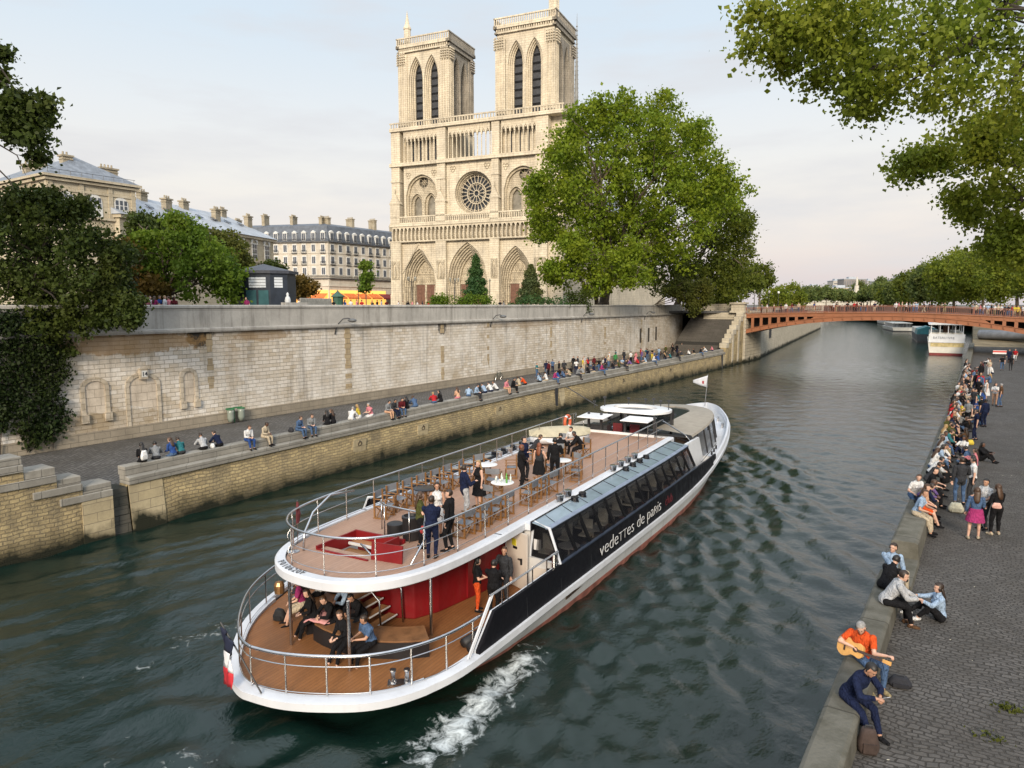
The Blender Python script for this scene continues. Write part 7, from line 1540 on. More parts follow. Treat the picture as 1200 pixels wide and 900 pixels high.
def person(key, loc, rz, top, bottom, hair, where, skin=None, group=None, label=None, sc=1.0, shoe='black', skirt=None):
    B, G, st = PROTO[key]
    i = len(PEOPLE); skin = skin or SKN[(i * 7 + 3) % 6]
    o = bpy.data.objects.new('person', B['mesh']); COL.objects.link(o); o.location = loc; o.rotation_euler = (0, 0, rz); o.scale = (sc, sc, sc)
    o.material_slots[0].link = 'OBJECT'; o.material_slots[0].material = cm('skin', skin)
    for g, m in G.items():
        if m is None: continue
        c = bpy.data.objects.new(g.strip('_'), m); COL.objects.link(c); c.parent = o
        c.material_slots[0].link = 'OBJECT'
        c.material_slots[0].material = cm('hair', hair) if g == 'hair' else cm('cloth', shoe) if g[:4] == 'shoe' else cm('cloth', top) if g == 'top' or (g == 'skirt' and key == 'stand_dress' and not skirt) else cm('cloth', skirt or bottom)
    if B['fine']:
        hd, hR = B['marks']['head']; e = bpy.data.objects.new('eyes', B['fine']); COL.objects.link(e); e.parent = o
    tag(o, label, 'person', group)
    PEOPLE.append((o, key, top, bottom, hair, where, loc, label))
    return o
def face(dx, dy): return math.atan2(-dx, dy)
# ---- near people on the right quay
def rq(px, py): return on_z(px, py, RQZ)
def led(y, d=.3, z=None): return Vector((RW(y) + d, y, z if z else (3.06 if y < 20.3 else 2.72 if y < 22.6 else 3.2)))
sitp('guitarist', dict(sleeve='short'), .46, vox=.0088, lean=.30, fingers=True, curl=.8, turn=-1.0, fy=.42, feet={-1: (-.10, .46, -.38), 1: (.16, .44, -.38)}, hands={-1: (-.02, .60, .36), 1: (.27, .04, .30)}, elbow={-1: (.4, .2, -1), 1: (.5, -1, .5)}, head=(.15, .42), build=1.08)
sitp('phone_user', dict(sleeve='long'), .46, vox=.0088, lean=.55, fingers=True, curl=.8, fy=.58, turn=.25, hands={1: (.00, .58, .30), -1: (-.10, .56, .30)}, elbow={1: (.9, 0, -.5), -1: (-.9, 0, -.5)}, head=(-.1, .35), build=1.06)
sitp('jacket_sitter', dict(sleeve='long', jacket=1), .46, vox=.0095, lean=.58, fingers=True, curl=.5, fy=.46, hands={1: (.14, .62, .24), -1: (-.02, .64, .20)}, head=(-.15, .05), build=1.03)
sitp('onlooker', dict(sleeve='long'), .30, vox=.0095, lean=.30, turn=-.5, fingers=True, fy=.5, hands={1: (.12, .44, .2), -1: (-.08, .44, .2)}, head=(-.5, -.1))
proto('ground_woman', dict(sleeve='long', hair='long'), pelvis=(0, 0, .13), fem=True, vox=.0095, fingers=True, lean=.10, feet={-1: (-.14, .50, .08), 1: (.16, .62, .08)}, knee={-1: (-.3, .3, 1), 1: (.4, .3, .9)}, hands={1: (.10, .50, .52), -1: (-.16, .44, .50)}, head=(.15, 0))
proto('talker', dict(sleeve='short'), pelvis=S0, vox=.0105, fingers=True, hands={1: (.12, .36, 1.14), -1: (-.16, .30, 1.02)}, head=(.2, .1))
proto('listener', dict(sleeve='long', hair='long'), pelvis=(0, 0, .90), fem=True, vox=.0105, fingers=True, hands={1: (.12, .30, 1.12), -1: (-.20, .18, .92)}, head=(-.2, .1), feet={-1: (-.14, .02, .07), 1: (.13, .04, .07)})
proto('skirted', dict(sleeve='long', hair='long', drape=.42), pelvis=(0, 0, .90), fem=True, vox=.0105, fingers=True, hands={1: (.10, .28, 1.08), -1: (-.24, .08, .86)}, head=(.15, 0), feet={-1: (-.16, -.04, .07), 1: (.12, .10, .07)})
def own(y, d=.3): return led(y, d)
gp = led(14.75, .30); guit = person('guitarist', gp, face(.72, -.70), 'orange', 'denim', 'grey', '', 'fair', None, 'guitarist in an orange shirt and blue jeans playing on the quay ledge', 1.0, 'khaki')
person('phone_user', led(13.1, .30), face(.78, -.62), 'navy', 'navy', 'black', '', 'tan', None, 'man in a dark navy jumper bent over a phone on the quay ledge', 1.02, 'black')
person('jacket_sitter', led(17.9, .36), face(.96, .28), 'pale grey', 'black', 'dark brown', '', 'fair', None, 'man in a pale grey jacket leaning forward on the ledge, talking to the seated woman', 1.02, 'brown')
person('sit_lean', led(18.85, .22), face(.5, .8), 'black', 'black', 'black', '', 'fair', None, 'person in black hunched on the ledge beside the pale grey jacket')
person('onlooker', led(20.0, .25, 3.06), face(.55, -.75), 'pale blue', 'beige', 'dark brown', '', 'fair', None, 'man in a pale blue shirt turning towards the camera on the ledge')
gw = rq(1101, 727); person('ground_woman', gw, face(-.9, -.25), 'pale blue', 'black', 'dark brown', '', 'fair', None, 'dark haired woman in a pale denim jacket sitting on the cobbles', 1.0, 'white')
person('skirted', rq(1141, 632), face(-.05, 1), 'denim', 'magenta', 'brown', '', 'fair', None, 'woman in a denim jacket and magenta skirt standing with her back turned', 1.0, 'beige')
person('talker', rq(1152, 620), face(-.6, -.6), 'white', 'charcoal', 'black', '', 'tan', None, 'man in a white shirt talking with the two standing women', 1.0)
person('listener', rq(1166, 627), face(-.55, .75), 'black', 'black', 'brown', '', 'fair', None, 'woman in a black top with a pink bag, right of the denim jacket', 1.0, 'beige')
person('stand_suit', rq(1124, 591), face(-.3, .9), 'charcoal', 'denim', 'dark brown', '', 'fair', None, 'man in a dark jacket and blue jeans standing with his back turned by the ledge', 1.04)
person('stand_tee', rq(1138, 588), face(-.8, -.1), 'white', 'charcoal', 'black', '', 'fair', None, 'person in a white tee shirt standing right of the dark jacket and blue jeans')
SP = [('sit_tee', 25.75, .34, (.95, -.3), 'pale blue', 'beige', 'brown', 'boy in a pale blue shirt and shorts at the near end of the seated crowd'), ('sit_skirt', 26.5, .42, (.95, .1), 'peach', 'orange', 'brown', 'woman in an orange dress seated behind the boy in the pale blue shirt'), ('sit_lean', 27.1, .3, (.9, .3), 'navy', 'charcoal', 'dark brown', 'person in navy leaning forward behind the orange dress'), ('sit_lean', 27.9, .3, (.9, -.2), 'purple', 'charcoal', 'brown', 'person in a lilac purple shirt bent forward on the ledge'), ('sit_tee', 28.2, .05, (.4, -.8), 'white', 'denim', 'brown', 'person in white at the water side of the lilac purple shirt'),
      ('sit_tee', 29.5, .4, (.95, -.2), 'black', 'black', 'black', 'bearded man in a black shirt reaching out from the ledge'), ('sit_lean', 31.0, .3, (.85, .3), 'charcoal', 'charcoal', 'dark brown', 'person in a charcoal jumper bent low behind the black shirt'), ('sit_lean', 32.2, .3, (.9, .2), 'white', 'black', 'black', 'person in a white top stretched forward on the ledge')]
for k, y, d, f, tp, bt, hr, lab in SP: person(k, led(y, d), face(*f), tp, bt, hr, '', None, 'people seated along the right quay ledge', lab)
person('ground_knees', rq(1142, 548), face(-.9, .2), 'pink', 'black', 'dark brown', '', None, None, 'person in a pink top and head scarf kneeling on the cobbles near the standing group')
person('ground_knees', rq(1150, 540), face(.9, -.4), 'black', 'black', 'black', '', None, None, 'person in black sitting on the cobbles with legs stretched to the right')
RQG = 'crowd along the right quay'
rr = random.Random(7)
tops_ = ['black', 'white', 'navy', 'grey', 'black', 'charcoal', 'pale blue', 'beige', 'white', 'denim', 'olive', 'red', 'striped', 'brown', 'black', 'teal']
bots_ = ['black', 'denim', 'charcoal', 'beige', 'navy', 'khaki', 'denim', 'black']
hairs_ = ['black', 'brown', 'dark brown', 'dark brown', 'black', 'fair', 'brown']
y = 33.6
while y < 92:
    k = rr.choice(['sit_lean', 'sit_tee', 'sit_f', 'sit_lean', 'sit_f', 'sit_skirt'])
    a = rr.uniform(-.9, .9); person(k, led(y, rr.uniform(.2, .45)), face(math.cos(a), math.sin(a)), rr.choice(tops_), rr.choice(bots_), rr.choice(hairs_), 'on the ledge', None, RQG); y += rr.uniform(.75, 1.25) * (1 if y < 70 else 1.6)
y = 36.
while y < 88:       # a looser second row on the cobbles before the ledge
    k = rr.choice(['ground_cross', 'ground_knees', 'ground_knees', 'stand_m', 'stand_tee']); a = rr.uniform(1.8, 4.4)
    person(k, Vector((RW(y) + rr.uniform(1.15, 1.9), y, RQZ)), face(math.cos(a), math.sin(a)), rr.choice(tops_), rr.choice(bots_), rr.choice(hairs_), 'before the ledge', None, RQG); y += rr.uniform(1.6, 2.9)
for px, py, k, f, tp, bt, hr in ((1108, 566, 'ground_cross', (-.6, .4), 'black', 'black', 'black'), (1137, 506, 'ground_cross', (-.9, .2), 'black', 'charcoal', 'black'), (1150, 498, 'ground_knees', (-.9, .3), 'charcoal', 'denim', 'dark brown'), (1124, 500, 'ground_knees', (.5, .8), 'grey', 'black', 'fair'), (1128, 487, 'ground_cross', (-.5, -.6), 'yellow', 'black', 'dark brown'), (1145, 482, 'ground_cross', (-.9, 0), 'blue', 'denim', 'brown'), (1153, 478, 'sit_f', (-.9, .2), 'blue', 'navy', 'black'), (1139, 470, 'ground_knees', (-.7, .4), 'white', 'beige', 'brown'), (1132, 464, 'ground_knees', (-.8, -.4), 'striped', 'black', 'black'), (1145, 452, 'ground_cross', (-.9, .2), 'orange', 'denim', 'black'), (1141, 447, 'ground_cross', (-.8, .4), 'red', 'black', 'brown'), (1160, 449, 'ground_knees', (-.8, .3), 'denim', 'denim', 'fair'), (1163, 438, 'ground_cross', (-.7, .2), 'white', 'navy', 'brown'), (1152, 432, 'ground_cross', (-.9, .1), 'maroon', 'black', 'black'), (1158, 428, 'ground_knees', (-.9, .3), 'white', 'black', 'dark brown')):
    person(k, rq(px, py) if k != 'sit_f' else rq(px, py) + Vector((0, 0, .45)), face(*f), tp, bt, hr, 'on the cobbles', None, RQG)
for px, py, k, f, tp, bt, hr, lab in ((1153, 500, 'stand_m', (-.6, .6), 'navy', 'navy', 'black', 'person in navy standing with back turned in the middle of the quay crowd'), (1155, 470, 'stand_dress', (-.8, -.2), 'white', 'white', 'dark brown', 'woman in a long white dress standing in the quay crowd'), (1165, 475, 'stand_f', (.2, -.9), 'white', 'peach', 'black', 'woman in a white top standing left of the grey haired man'), (1172, 477, 'stand_tee', (-.9, .1), 'brown', 'denim', 'grey', 'grey haired man in a dark tee shirt and jeans on the quay'), (1146, 469, 'stand_m', (-.5, -.6), 'black', 'black', 'black', 'person in black standing left of the long white dress'),
                                    (1174, 434, 'walk', (.1, 1), 'black', 'denim', 'black', 'walker in a black top and jeans far along the right quay'), (1184, 434, 'walk', (.05, 1), 'black', 'charcoal', 'dark brown', 'walker in dark clothes, right of the far walker in jeans'), (1182, 425, 'stand_m', (.3, -.9), 'navy', 'navy', 'dark brown', 'person in navy at the far end of the right quay'), (1189, 424, 'walk', (-.1, -1), 'red', 'white', 'brown', 'person in a red top and white skirt at the far end of the right quay'), (1148, 460, 'stand_m', (.3, -.8), 'red', 'black', 'black', 'person in red standing by the far part of the ledge crowd'), (1159, 440, 'stand_f', (-.5, -.7), 'beige', 'white', 'fair', 'fair haired person in beige beyond the grey haired man')):
    person(k, rq(px, py), face(*f), tp, bt, hr, '', None, RQG, lab)
# ---- left quay
LQG = 'people on the left quay'
def lw(px, py): 
    y = 20.
    for _ in range(8): y = on_x(px, py, LW(y) - .68).y
    return Vector((LW(y) - .68, y, 2.862))
LS = [(167, 534, 'sit_f', (-1, .2), 'black', 'black', 'black', 'woman with dark hair and a white backpack at the left end of the seat wall'), (183, 533, 'sit_lean', (-.9, .4), 'grey', 'charcoal', 'black', 'person in a grey top on the seat wall next to the white backpack'), (203, 530, 'sit_f', (-.9, -.3), 'blue', 'denim', 'brown', 'woman in a blue top, third from the left end of the seat wall'), (213, 528, 'sit_lean', (-.95, .1), 'teal', 'charcoal', 'dark brown', 'man in dark teal beside the woman in the blue top'), (239, 521, 'sit_lean', (-1, .2), 'pale grey', 'black', 'dark brown', 'person in a pale grey jacket with a white bag on the seat wall'), (258, 519, 'sit_lean', (-.95, -.2), 'navy', 'black', 'dark brown', 'man in navy beside the white bag on the seat wall'),
      (290, 514, 'dangle', (.9, -.1), 'white', 'blue', 'brown', 'man in a white shirt and blue jeans with legs hanging over the wall'), (309, 511, 'dangle', (.85, .2), 'beige', 'beige', 'dark brown', 'woman in a long beige coat beside the white shirt and blue jeans'), (349, 502, 'dangle', (.9, .2), 'denim', 'denim', 'brown', 'person in washed denim bent over beside a dark bag'), (364, 500, 'dangle', (.9, -.3), 'grey', 'denim', 'brown', 'man in grey beside the washed denim'), (384, 495, 'sit_f', (-1, .2), 'black', 'black', 'black', 'left one of the close pair in black on the seat wall'), (391, 493, 'sit_f', (-1, -.2), 'black', 'black', 'brown', 'right one of the close pair in black on the seat wall'),
      (411, 489, 'sit_lean', (-.4, .9), 'white', 'white', 'grey', 'grey haired person in white at the left of a picnic trio'), (421, 487, 'sit_skirt', (-.8, -.4), 'yellow', 'white', 'fair', 'fair haired woman in pale yellow in the middle of the picnic trio'), (435, 484, 'sit_tee', (-.3, -.9), 'pink', 'white', 'grey', 'man in a bright pink shirt at the right of the picnic trio'), (453, 480, 'dangle', (.9, .1), 'grey', 'peach', 'black', 'woman in grey with bare legs over the wall'), (460, 479, 'dangle', (.9, .1), 'charcoal', 'navy', 'black', 'person in charcoal and navy beside the bare legs'), (470, 477, 'dangle', (.85, -.4), 'maroon', 'denim', 'black', 'person in maroon and jeans with legs over the wall'), (477, 475, 'sit_f', (-.9, .2), 'black', 'black', 'black', 'person in black between the maroon top and the denim jacket'), (487, 474, 'sit_lean', (-.9, .3), 'denim', 'denim', 'brown', 'person in a blue denim jacket before the gap in the seat wall row'),
      (509, 468, 'sit_lean', (-.7, .5), 'red', 'denim', 'fair', 'person in red alone with one in black on the seat wall'), (517, 467, 'sit_f', (-.9, -.3), 'black', 'black', 'black', 'person in black right beside the lone red top'), (537, 464, 'sit_f', (-.9, .2), 'peach', 'pink', 'brown', 'woman in peach at the left of the pale blue shirts'), (549, 461, 'sit_lean', (-.5, .8), 'pale blue', 'denim', 'brown', 'leftmost pale blue shirt on the seat wall'), (557, 460, 'dangle', (.9, .1), 'pale blue', 'charcoal', 'black', 'pale blue shirt with legs over the wall'), (563, 458, 'sit_f', (-.9, -.2), 'charcoal', 'black', 'black', 'woman in charcoal between the pale blue shirts'), (569, 457, 'sit_lean', (-.95, .1), 'pale blue', 'navy', 'dark brown', 'pale blue shirt right of the woman in charcoal'), (576, 456, 'sit_lean', (-.9, .2), 'white', 'navy', 'black', 'left white shirt below the leaning bicycle'), (583, 455, 'sit_lean', (-.9, -.2), 'white', 'charcoal', 'brown', 'right white shirt below the leaning bicycle'),
      (592, 453, 'dangle', (.9, 0), 'pink', 'peach', 'brown', 'woman in pink with bare legs over the wall'), (600, 452, 'dangle', (.9, .2), 'black', 'black', 'black', 'woman in black with legs over the wall beside the pink one'), (609, 450, 'sit_tee', (-.9, .3), 'beige', 'khaki', 'brown', 'person in beige left of the orange top'), (616, 449, 'sit_lean', (-.9, -.3), 'orange', 'black', 'black', 'person in an orange top on the seat wall')]
for px, py, k, f, tp, bt, hr, lab in LS: person(k, lw(px, py), face(*f), tp, bt, hr, '', None, LQG, lab)
xs2 = [633, 641, 649, 655, 661, 668, 676, 684, 690, 697, 704, 711, 719, 726, 732, 740, 748, 757, 765, 772, 780, 786, 793, 800, 808, 814, 820, 828, 835]
tl = ['pale blue', 'white', 'magenta', 'blue', 'denim', 'beige', 'grey', 'grey', 'black', 'navy', 'magenta', 'charcoal', 'black', 'olive', 'charcoal', 'purple', 'red', 'pale blue', 'white', 'blue', 'black', 'teal', 'black', 'charcoal', 'white', 'black', 'black', 'white', 'pink']
for i, px in enumerate(xs2):
    py = 446.5 - (px - 633) * .158
    person(('sit_lean', 'sit_f', 'sit_tee', 'dangle')[(i * 5 + 1) % 4], lw(px, py), face(-.9 if (i * 5 + 1) % 4 != 3 else .9, rr.uniform(-.5, .5)), tl[i], bots_[(i * 3) % 8], hairs_[(i * 2) % 7], 'on the seat wall', None, LQG)
for px, py, k, tp, bt, hr in ((629, 443, 'stand_tee', 'teal', 'denim', 'brown'), (643, 441, 'stand_m', 'maroon', 'black', 'black'), (655, 440, 'stand_m', 'black', 'black', 'black'), (661, 439, 'stand_suit', 'charcoal', 'black', 'dark brown'), (672, 433, 'stand_m', 'black', 'charcoal', 'black'), (675, 438, 'stand_tee', 'white', 'navy', 'brown'), (683, 436, 'stand_tee', 'yellow', 'beige', 'brown'), (689, 434, 'stand_f', 'red', 'black', 'black'), (696, 433, 'stand_m', 'maroon', 'charcoal', 'dark brown'), (702, 436, 'walk', 'black', 'denim', 'black'), (709, 433, 'stand_m', 'navy', 'black', 'dark brown'), (721, 428, 'stand_m', 'green', 'charcoal', 'brown'), (731, 424, 'stand_m', 'charcoal', 'navy', 'black'), (739, 426, 'stand_tee', 'white', 'black', 'black'), (745, 426, 'stand_dress', 'pink', 'pink', 'brown'), (752, 424, 'stand_m', 'purple', 'denim', 'black'), (764, 422, 'stand_tee', 'black', 'yellow', 'dark brown'), (772, 420, 'stand_tee', 'pale blue', 'denim', 'fair'), (780, 417, 'stand_m', 'olive', 'charcoal', 'black'), (788, 417, 'stand_suit', 'black', 'black', 'brown'), (793, 415, 'stand_m', 'black', 'navy', 'black'), (799, 414, 'stand_m', 'grey', 'black', 'dark brown'), (808, 412, 'walk', 'navy', 'beige', 'brown'), (842, 401, 'walk', 'pink', 'beige', 'fair'), (846, 398, 'walk', 'white', 'charcoal', 'brown'), (713, 431, 'stand_f', 'beige', 'denim', 'fair'), (757, 421, 'stand_f', 'teal', 'black', 'black')):
    z = LQZ if px < 840 else LQZ + 1.2
    person(k, on_z(px, py, z), rr.uniform(-3.1, 3.1), tp, bt, hr, 'standing on the left quay', None, LQG)
for i in range(26):
    px = 640 + i * 7.4; py = 446 - (px - 633) * .175 + rr.uniform(-6.5, -1.5)
    person(('stand_m', 'ground_cross', 'ground_knees', 'stand_tee', 'ground_knees')[(i * 3) % 5], on_z(px, py, LQZ), rr.uniform(-3.1, 3.1), tops_[(i * 7 + 2) % 16], bots_[(i * 3 + 1) % 8], hairs_[(i * 4) % 7], 'behind the seat wall of the left quay', None, LQG)
# ---- on the boat (local f, s)
BG = 'passengers on the upper deck'
def ob(k, f, s, d, tp, bt, hr, lab, z=UZ + .003, sc=1.0, skin=None, g=BG, sk=None, shoe='black'):
    return person(k, b2w(f, s, z), TH + face(*d), tp, bt, hr, '', skin, g, lab, sc, shoe, sk)
ob('stand_fold', 4.55, 2.02, (-.35, .9), 'navy', 'navy', 'dark brown', 'man in a blue suit with folded arms by the starboard rail near the stern', sc=1.04)
ob('stand_suit', 5.3, 2.12, (-.8, -.2), 'black', 'black', 'dark brown', 'man in a black suit right of the blue suit near the stern', sc=1.05)
ob('stand_f', 5.05, 1.25, (.6, .6), 'olive', 'black', 'brown', 'woman in an olive top with a red bag by the stair rail')
ob('stand_dress', 6.2, 1.05, (.4, -.8), 'white', 'white', 'dark brown', 'woman in a white blouse and skirt facing the suited men', sk='white')
ob('stand_suit', 8.2, .75, (.5, .7), 'navy', 'pale grey', 'dark brown', 'man in a navy jacket and pale trousers beside the black dress', sc=1.04)
ob('stand_dress', 9.4, .55, (-.3, -.8), 'black', 'black', 'fair', 'fair haired woman in a black dress beside the bottle table')
ob('stand_fold', 12.4, .62, (.6, .5), 'black', 'black', 'red', 'balding man in a black suit, first of the forward standing group', sc=1.0)
ob('stand_suit', 13.4, .20, (.8, -.1), 'navy', 'charcoal', 'dark brown', 'tall man in a navy suit behind the balding man', sc=1.06)
ob('stand_dress', 13.2, 1.0, (-.1, .9), 'charcoal', 'black', 'red', 'red haired woman in a dark patterned strapless dress seen from behind', sk='black')
ob('stand_suit', 13.9, 1.35, (-.4, .8), 'black', 'black', 'black', 'man in a black suit with his back turned beside the red haired woman', sc=1.05)
for f, s, d, tp, hr, lab in ((16.7, -1.15, (.7, .5), 'charcoal', 'brown', 'man in a charcoal suit seated at the forward table by the port rail'), (17.3, -.05, (-.3, .9), 'black', 'black', 'person in black seated with back to the stern at the forward table'), (18.6, .5, (-.8, -.4), 'black', 'black', 'person in a black jacket seated on the bow side of the forward table'), (19.3, -.3, (-.3, -.9), 'white', 'dark brown', 'person in a white shirt and dark waistcoat by the canvas covered tender')):
    ob('sit_tee' if tp == 'white' else 'sit_lean', f, s, d, tp, 'black', hr, lab, UZ + .45)
SG = 'passengers on the lower stern deck'
for f, s, d, k, tp, bt, hr, lab, zz in ((2.2, .95, (-.1, -1), 'sit_f', 'black', 'black', 'brown', 'woman in a black jacket on the stern bench beside the man in slate blue', .47), (2.35, 1.65, (-.45, -.9), 'sit_tee', 'denim', 'black', 'dark brown', 'young man in a slate blue shirt sitting on the stern bench', .47), (3.1, -1.55, (-.7, -.7), 'sit_skirt', 'magenta', 'beige', 'dark brown', 'woman in a pink cardigan and pale skirt on the stern bench', .47), (4.0, -1.75, (-.9, -.3), 'sit_f', 'white', 'black', 'dark brown', 'woman in a white blouse behind the pink cardigan', .47), (4.4, -1.35, (-.9, .1), 'sit_lean', 'black', 'black', 'black', 'person in black in the shade behind the pink cardigan', .47), (3.0, -.15, (-.35, -.9), 'sit_lean', 'black', 'black', 'brown', 'man in a black suit leaning back on the stern bench with legs out', .47), (3.9, -.35, (-.5, -.8), 'sit_lean', 'pale blue', 'black', 'dark brown', 'man in a pale blue shirt under the upper deck behind the black suit', .47), (3.5, .35, (-.2, -.9), 'sit_lean', 'black', 'charcoal', 'black', 'dark clothed person beside the stair foot', .47), (3.55, -1.95, (-.8, -.5), 'sit_f', 'charcoal', 'black', 'black', 'long haired woman in charcoal between the pink cardigan and the white blouse', .47), (2.75, -.75, (-.5, -.85), 'sit_f', 'black', 'black', 'dark brown', 'long haired woman in black right behind the pink shawl', .47), (4.9, -1.7, (-.9, .3), 'sit_tee', 'maroon', 'black', 'brown', 'person in dark red farthest under the upper deck on the stern benches', .47)):
    ob(k, f, s, d, tp, bt, hr, lab, LZ + zz, g=SG)
ob('stand_f', 6.25, 2.45, (.7, .4), 'black', 'orange', 'black', 'woman in black with a white scarf and orange trousers in the lower gangway', LZ + .003, 1.0, g=SG)
ob('stand_fold', 6.2, 3.05, (-.2, .9), 'black', 'black', 'black', 'man in a dark suit with his back turned in the lower gangway', LZ + .003, 1.0, g=SG)
ob('stand_suit', 7.2, 2.85, (-.1, -.9), 'charcoal', 'charcoal', 'brown', 'man in a grey suit and pale blue shirt facing aft in the lower gangway', LZ + .003, 1.04, g=SG)
# ---- on the footbridge
FG = 'people crossing the footbridge'
bx = [(893, 'grey'), (899, 'white'), (907, 'beige'), (915, 'black'), (921, 'white'), (928, 'maroon'), (936, 'beige'), (954, 'blue'), (977, 'white'), (980, 'charcoal'), (993, 'black'), (1001, 'red'), (1004, 'maroon'), (1009, 'black'), (1016, 'charcoal'), (1025, 'navy'), (1050, 'white'), (1053, 'pink'), (1057, 'beige'), (1062, 'white'), (1066, 'grey'), (1070, 'pale grey'), (1074, 'pale blue'), (1083, 'black'), (1089, 'charcoal'), (1107, 'olive'), (1104, 'beige'), (1140, 'grey'), (1144, 'beige'), (1149, 'pink'), (1153, 'white'), (1158, 'pale blue'), (1162, 'black'), (1166, 'white'), (1170, 'beige'), (1174, 'white'), (1178, 'charcoal'), (1182, 'black'), (1186, 'red'), (1189, 'yellow'), (1193, 'yellow'), (1196, 'maroon'), (1199, 'white'), (1203, 'pale blue')]
for i, (px, tp) in enumerate(bx):
    d = ray(px, 360); Y = YB0 + .5 + (i * 37 % 17) / 17 * 3.2; X = d.x / d.y * Y
    person(('stand_m', 'walk', 'stand_tee', 'stand_f')[(i * 3) % 4], (X, Y, zdeck(X) + .003), rr.choice([0, 1.57, -1.57, 3.1, 2.2]), tp, bots_[(i * 5) % 8], hairs_[(i * 3) % 7], 'on the footbridge', None, FG)
# ---- on the upper street
UG = 'people on the street above the quay wall'
ux = [(171, 48, 'pink'), (176, 49, 'white'), (181, 48, 'magenta'), (187, 49, 'blue'), (193, 49, 'white'), (198, 50, 'pink'), (204, 49, 'maroon'), (289, 57, 'magenta'), (350, 80, 'white'), (356, 82, 'grey'), (362, 88, 'charcoal'), (376, 92, 'white'), (384, 90, 'pale blue'), (391, 92, 'black'), (404, 85, 'blue'), (411, 86, 'white'), (418, 84, 'pink'), (424, 88, 'red'), (436, 90, 'charcoal'), (442, 92, 'black'), (447, 92, 'white'), (453, 95, 'maroon'), (467, 110, 'white'), (472, 112, 'beige'), (478, 112, 'black'), (483, 110, 'pink'), (489, 112, 'white'), (495, 112, 'charcoal'), (502, 114, 'red'), (586, 100, 'black'), (590, 101, 'grey'), (866, 138, 'black'), (862, 138, 'white'), (872, 140, 'charcoal'), (838, 140, 'grey')]
for i, (px, D, tp) in enumerate(ux):
    p = at_fwd(px, 352, D); person(('stand_m', 'stand_tee', 'stand_f', 'walk')[(i * 3) % 4], (p.x, p.y, STZ + .003), rr.uniform(-3, 3), tp, bots_[(i * 5) % 8], hairs_[(i * 3) % 7], 'behind the quay wall parapet', None, UG)
# labels for the crowd: clothing, posture, place, then the neighbours
PO = {'sit_lean': 'sitting bent forward', 'sit_tee': 'sitting turned aside', 'sit_f': 'long haired, sitting', 'sit_skirt': 'long haired, sitting in a skirt', 'dangle': 'sitting with legs over the edge', 'ground_knees': 'sitting with raised knees', 'ground_cross': 'sitting cross legged', 'stand_m': 'standing', 'stand_tee': 'standing in short sleeves', 'stand_f': 'long haired, standing', 'stand_dress': 'in a dress', 'walk': 'walking', 'stand_suit': 'suited', 'stand_fold': 'with folded arms'}
used = {p[7] for p in PEOPLE if p[7]}
for i, (o, key, tp, bt, hr, where, loc, lab) in enumerate(PEOPLE):
    if lab: continue
    place = {'standing on the left quay': 'on the left quay', }.get(where, where)
    near = sorted((Vector(q[6]) - Vector(loc)).length_squared * 1e0 + 0 * j if q[0] is not o else 1e9 for j, q in enumerate(PEOPLE))
    nb = sorted((q for q in PEOPLE if q[0] is not o and q[5] == where), key=lambda q: (Vector(q[6]) - Vector(loc)).length_squared)[:3]
    base = 'person in %s, %s %s' % (tp, PO[key], place)
    for c in (base, 'person in %s and %s, %s %s' % (tp, bt, PO[key], place), base + ' next to %s' % nb[0][2], 'person in %s and %s, %s %s next to %s' % (tp, bt, PO[key], place, nb[0][2]), 'person in %s and %s %s between %s and %s' % (tp, bt, place, nb[0][2], nb[1][2]), '%s haired person in %s and %s %s by %s and %s' % (hr, tp, bt, place, nb[0][2], nb[1][2]), '%s haired, in %s, %s %s, by %s and %s' % (hr, tp, PO[key].replace('sitting', 'seated').split(',')[0], place.replace('behind the seat wall of the left quay', 'behind the left seat wall'), nb[0][2], nb[1][2]), '%s haired, in %s and %s, by %s, %s and %s' % (hr, tp, bt, nb[0][2], nb[1][2], nb[2][2])):
        if c not in used and len(c.split()) <= 16: break
    used.add(c); o['label'] = c
# ================================================================ SMALL THINGS
def P_on(o, loc, rz=0): o.location = loc; o.rotation_euler = (0, 0, rz); return o
# the guitar held by the man in orange
MW = bpy.data.objects[guit.name]; mw = Matrix.Translation(gp) @ Matrix.Rotation(face(.72, -.70), 4, 'Z')
gx = Vector((-.43, .90, -.02)).normalized(); gz = Vector((.88, .42, .22)); gz = (gz - gx * gz.dot(gx)).normalized(); gy = gz.cross(gx)
gm = Matrix((gx, gy, gz)).transposed().to_4x4(); gm.translation = Vector((.30, .02, .27))
gt = thing('acoustic_guitar', 'pale wood acoustic guitar held by the man in the orange shirt', 'guitar'); gt.matrix_world = mw @ gm
GW = M('guitar_spruce', (.62, .34, .11), .35, .12, 12); GD = M('guitar_dark', (.05, .025, .015), .4, .2, 8)
ol = crom([(-.27, 0), (-.255, .12), (-.16, .195), (-.06, .175), (.01, .125), (.08, .125), (.16, .145), (.22, .10), (.235, 0)], 5); ol = ol + [(a, -b) for a, b in ol[-2:0:-1]]
MB().prism(ol, -.10, 0).build('guitar_body', GW, gt, bevel=.006)
MB().lathe([(.001, .0015), (.052, .0015), (.052, .003), (.001, .003)], (.09, 0, 0), 18).build('sound_hole', GD, gt)
MB().box(-.13, -.10, -.085, .085, .001, .012).build('bridge', GD, gt); MB().box(.14, .60, -.026, .026, -.012, .012).build('neck', GD, gt)
MB().prism([(.60, -.03), (.60, .03), (.76, .038), (.76, -.038)], -.012, .006).build('headstock', GW, gt)
mb = MB()
for k in range(3):
    for q in (-1, 1): mb.tube([(.63 + k * .05, q * .03, -.004), (.63 + k * .05, q * .07, -.004)], .008, 5)
mb.build('tuning_peg', STEEL, gt)
mb = MB()
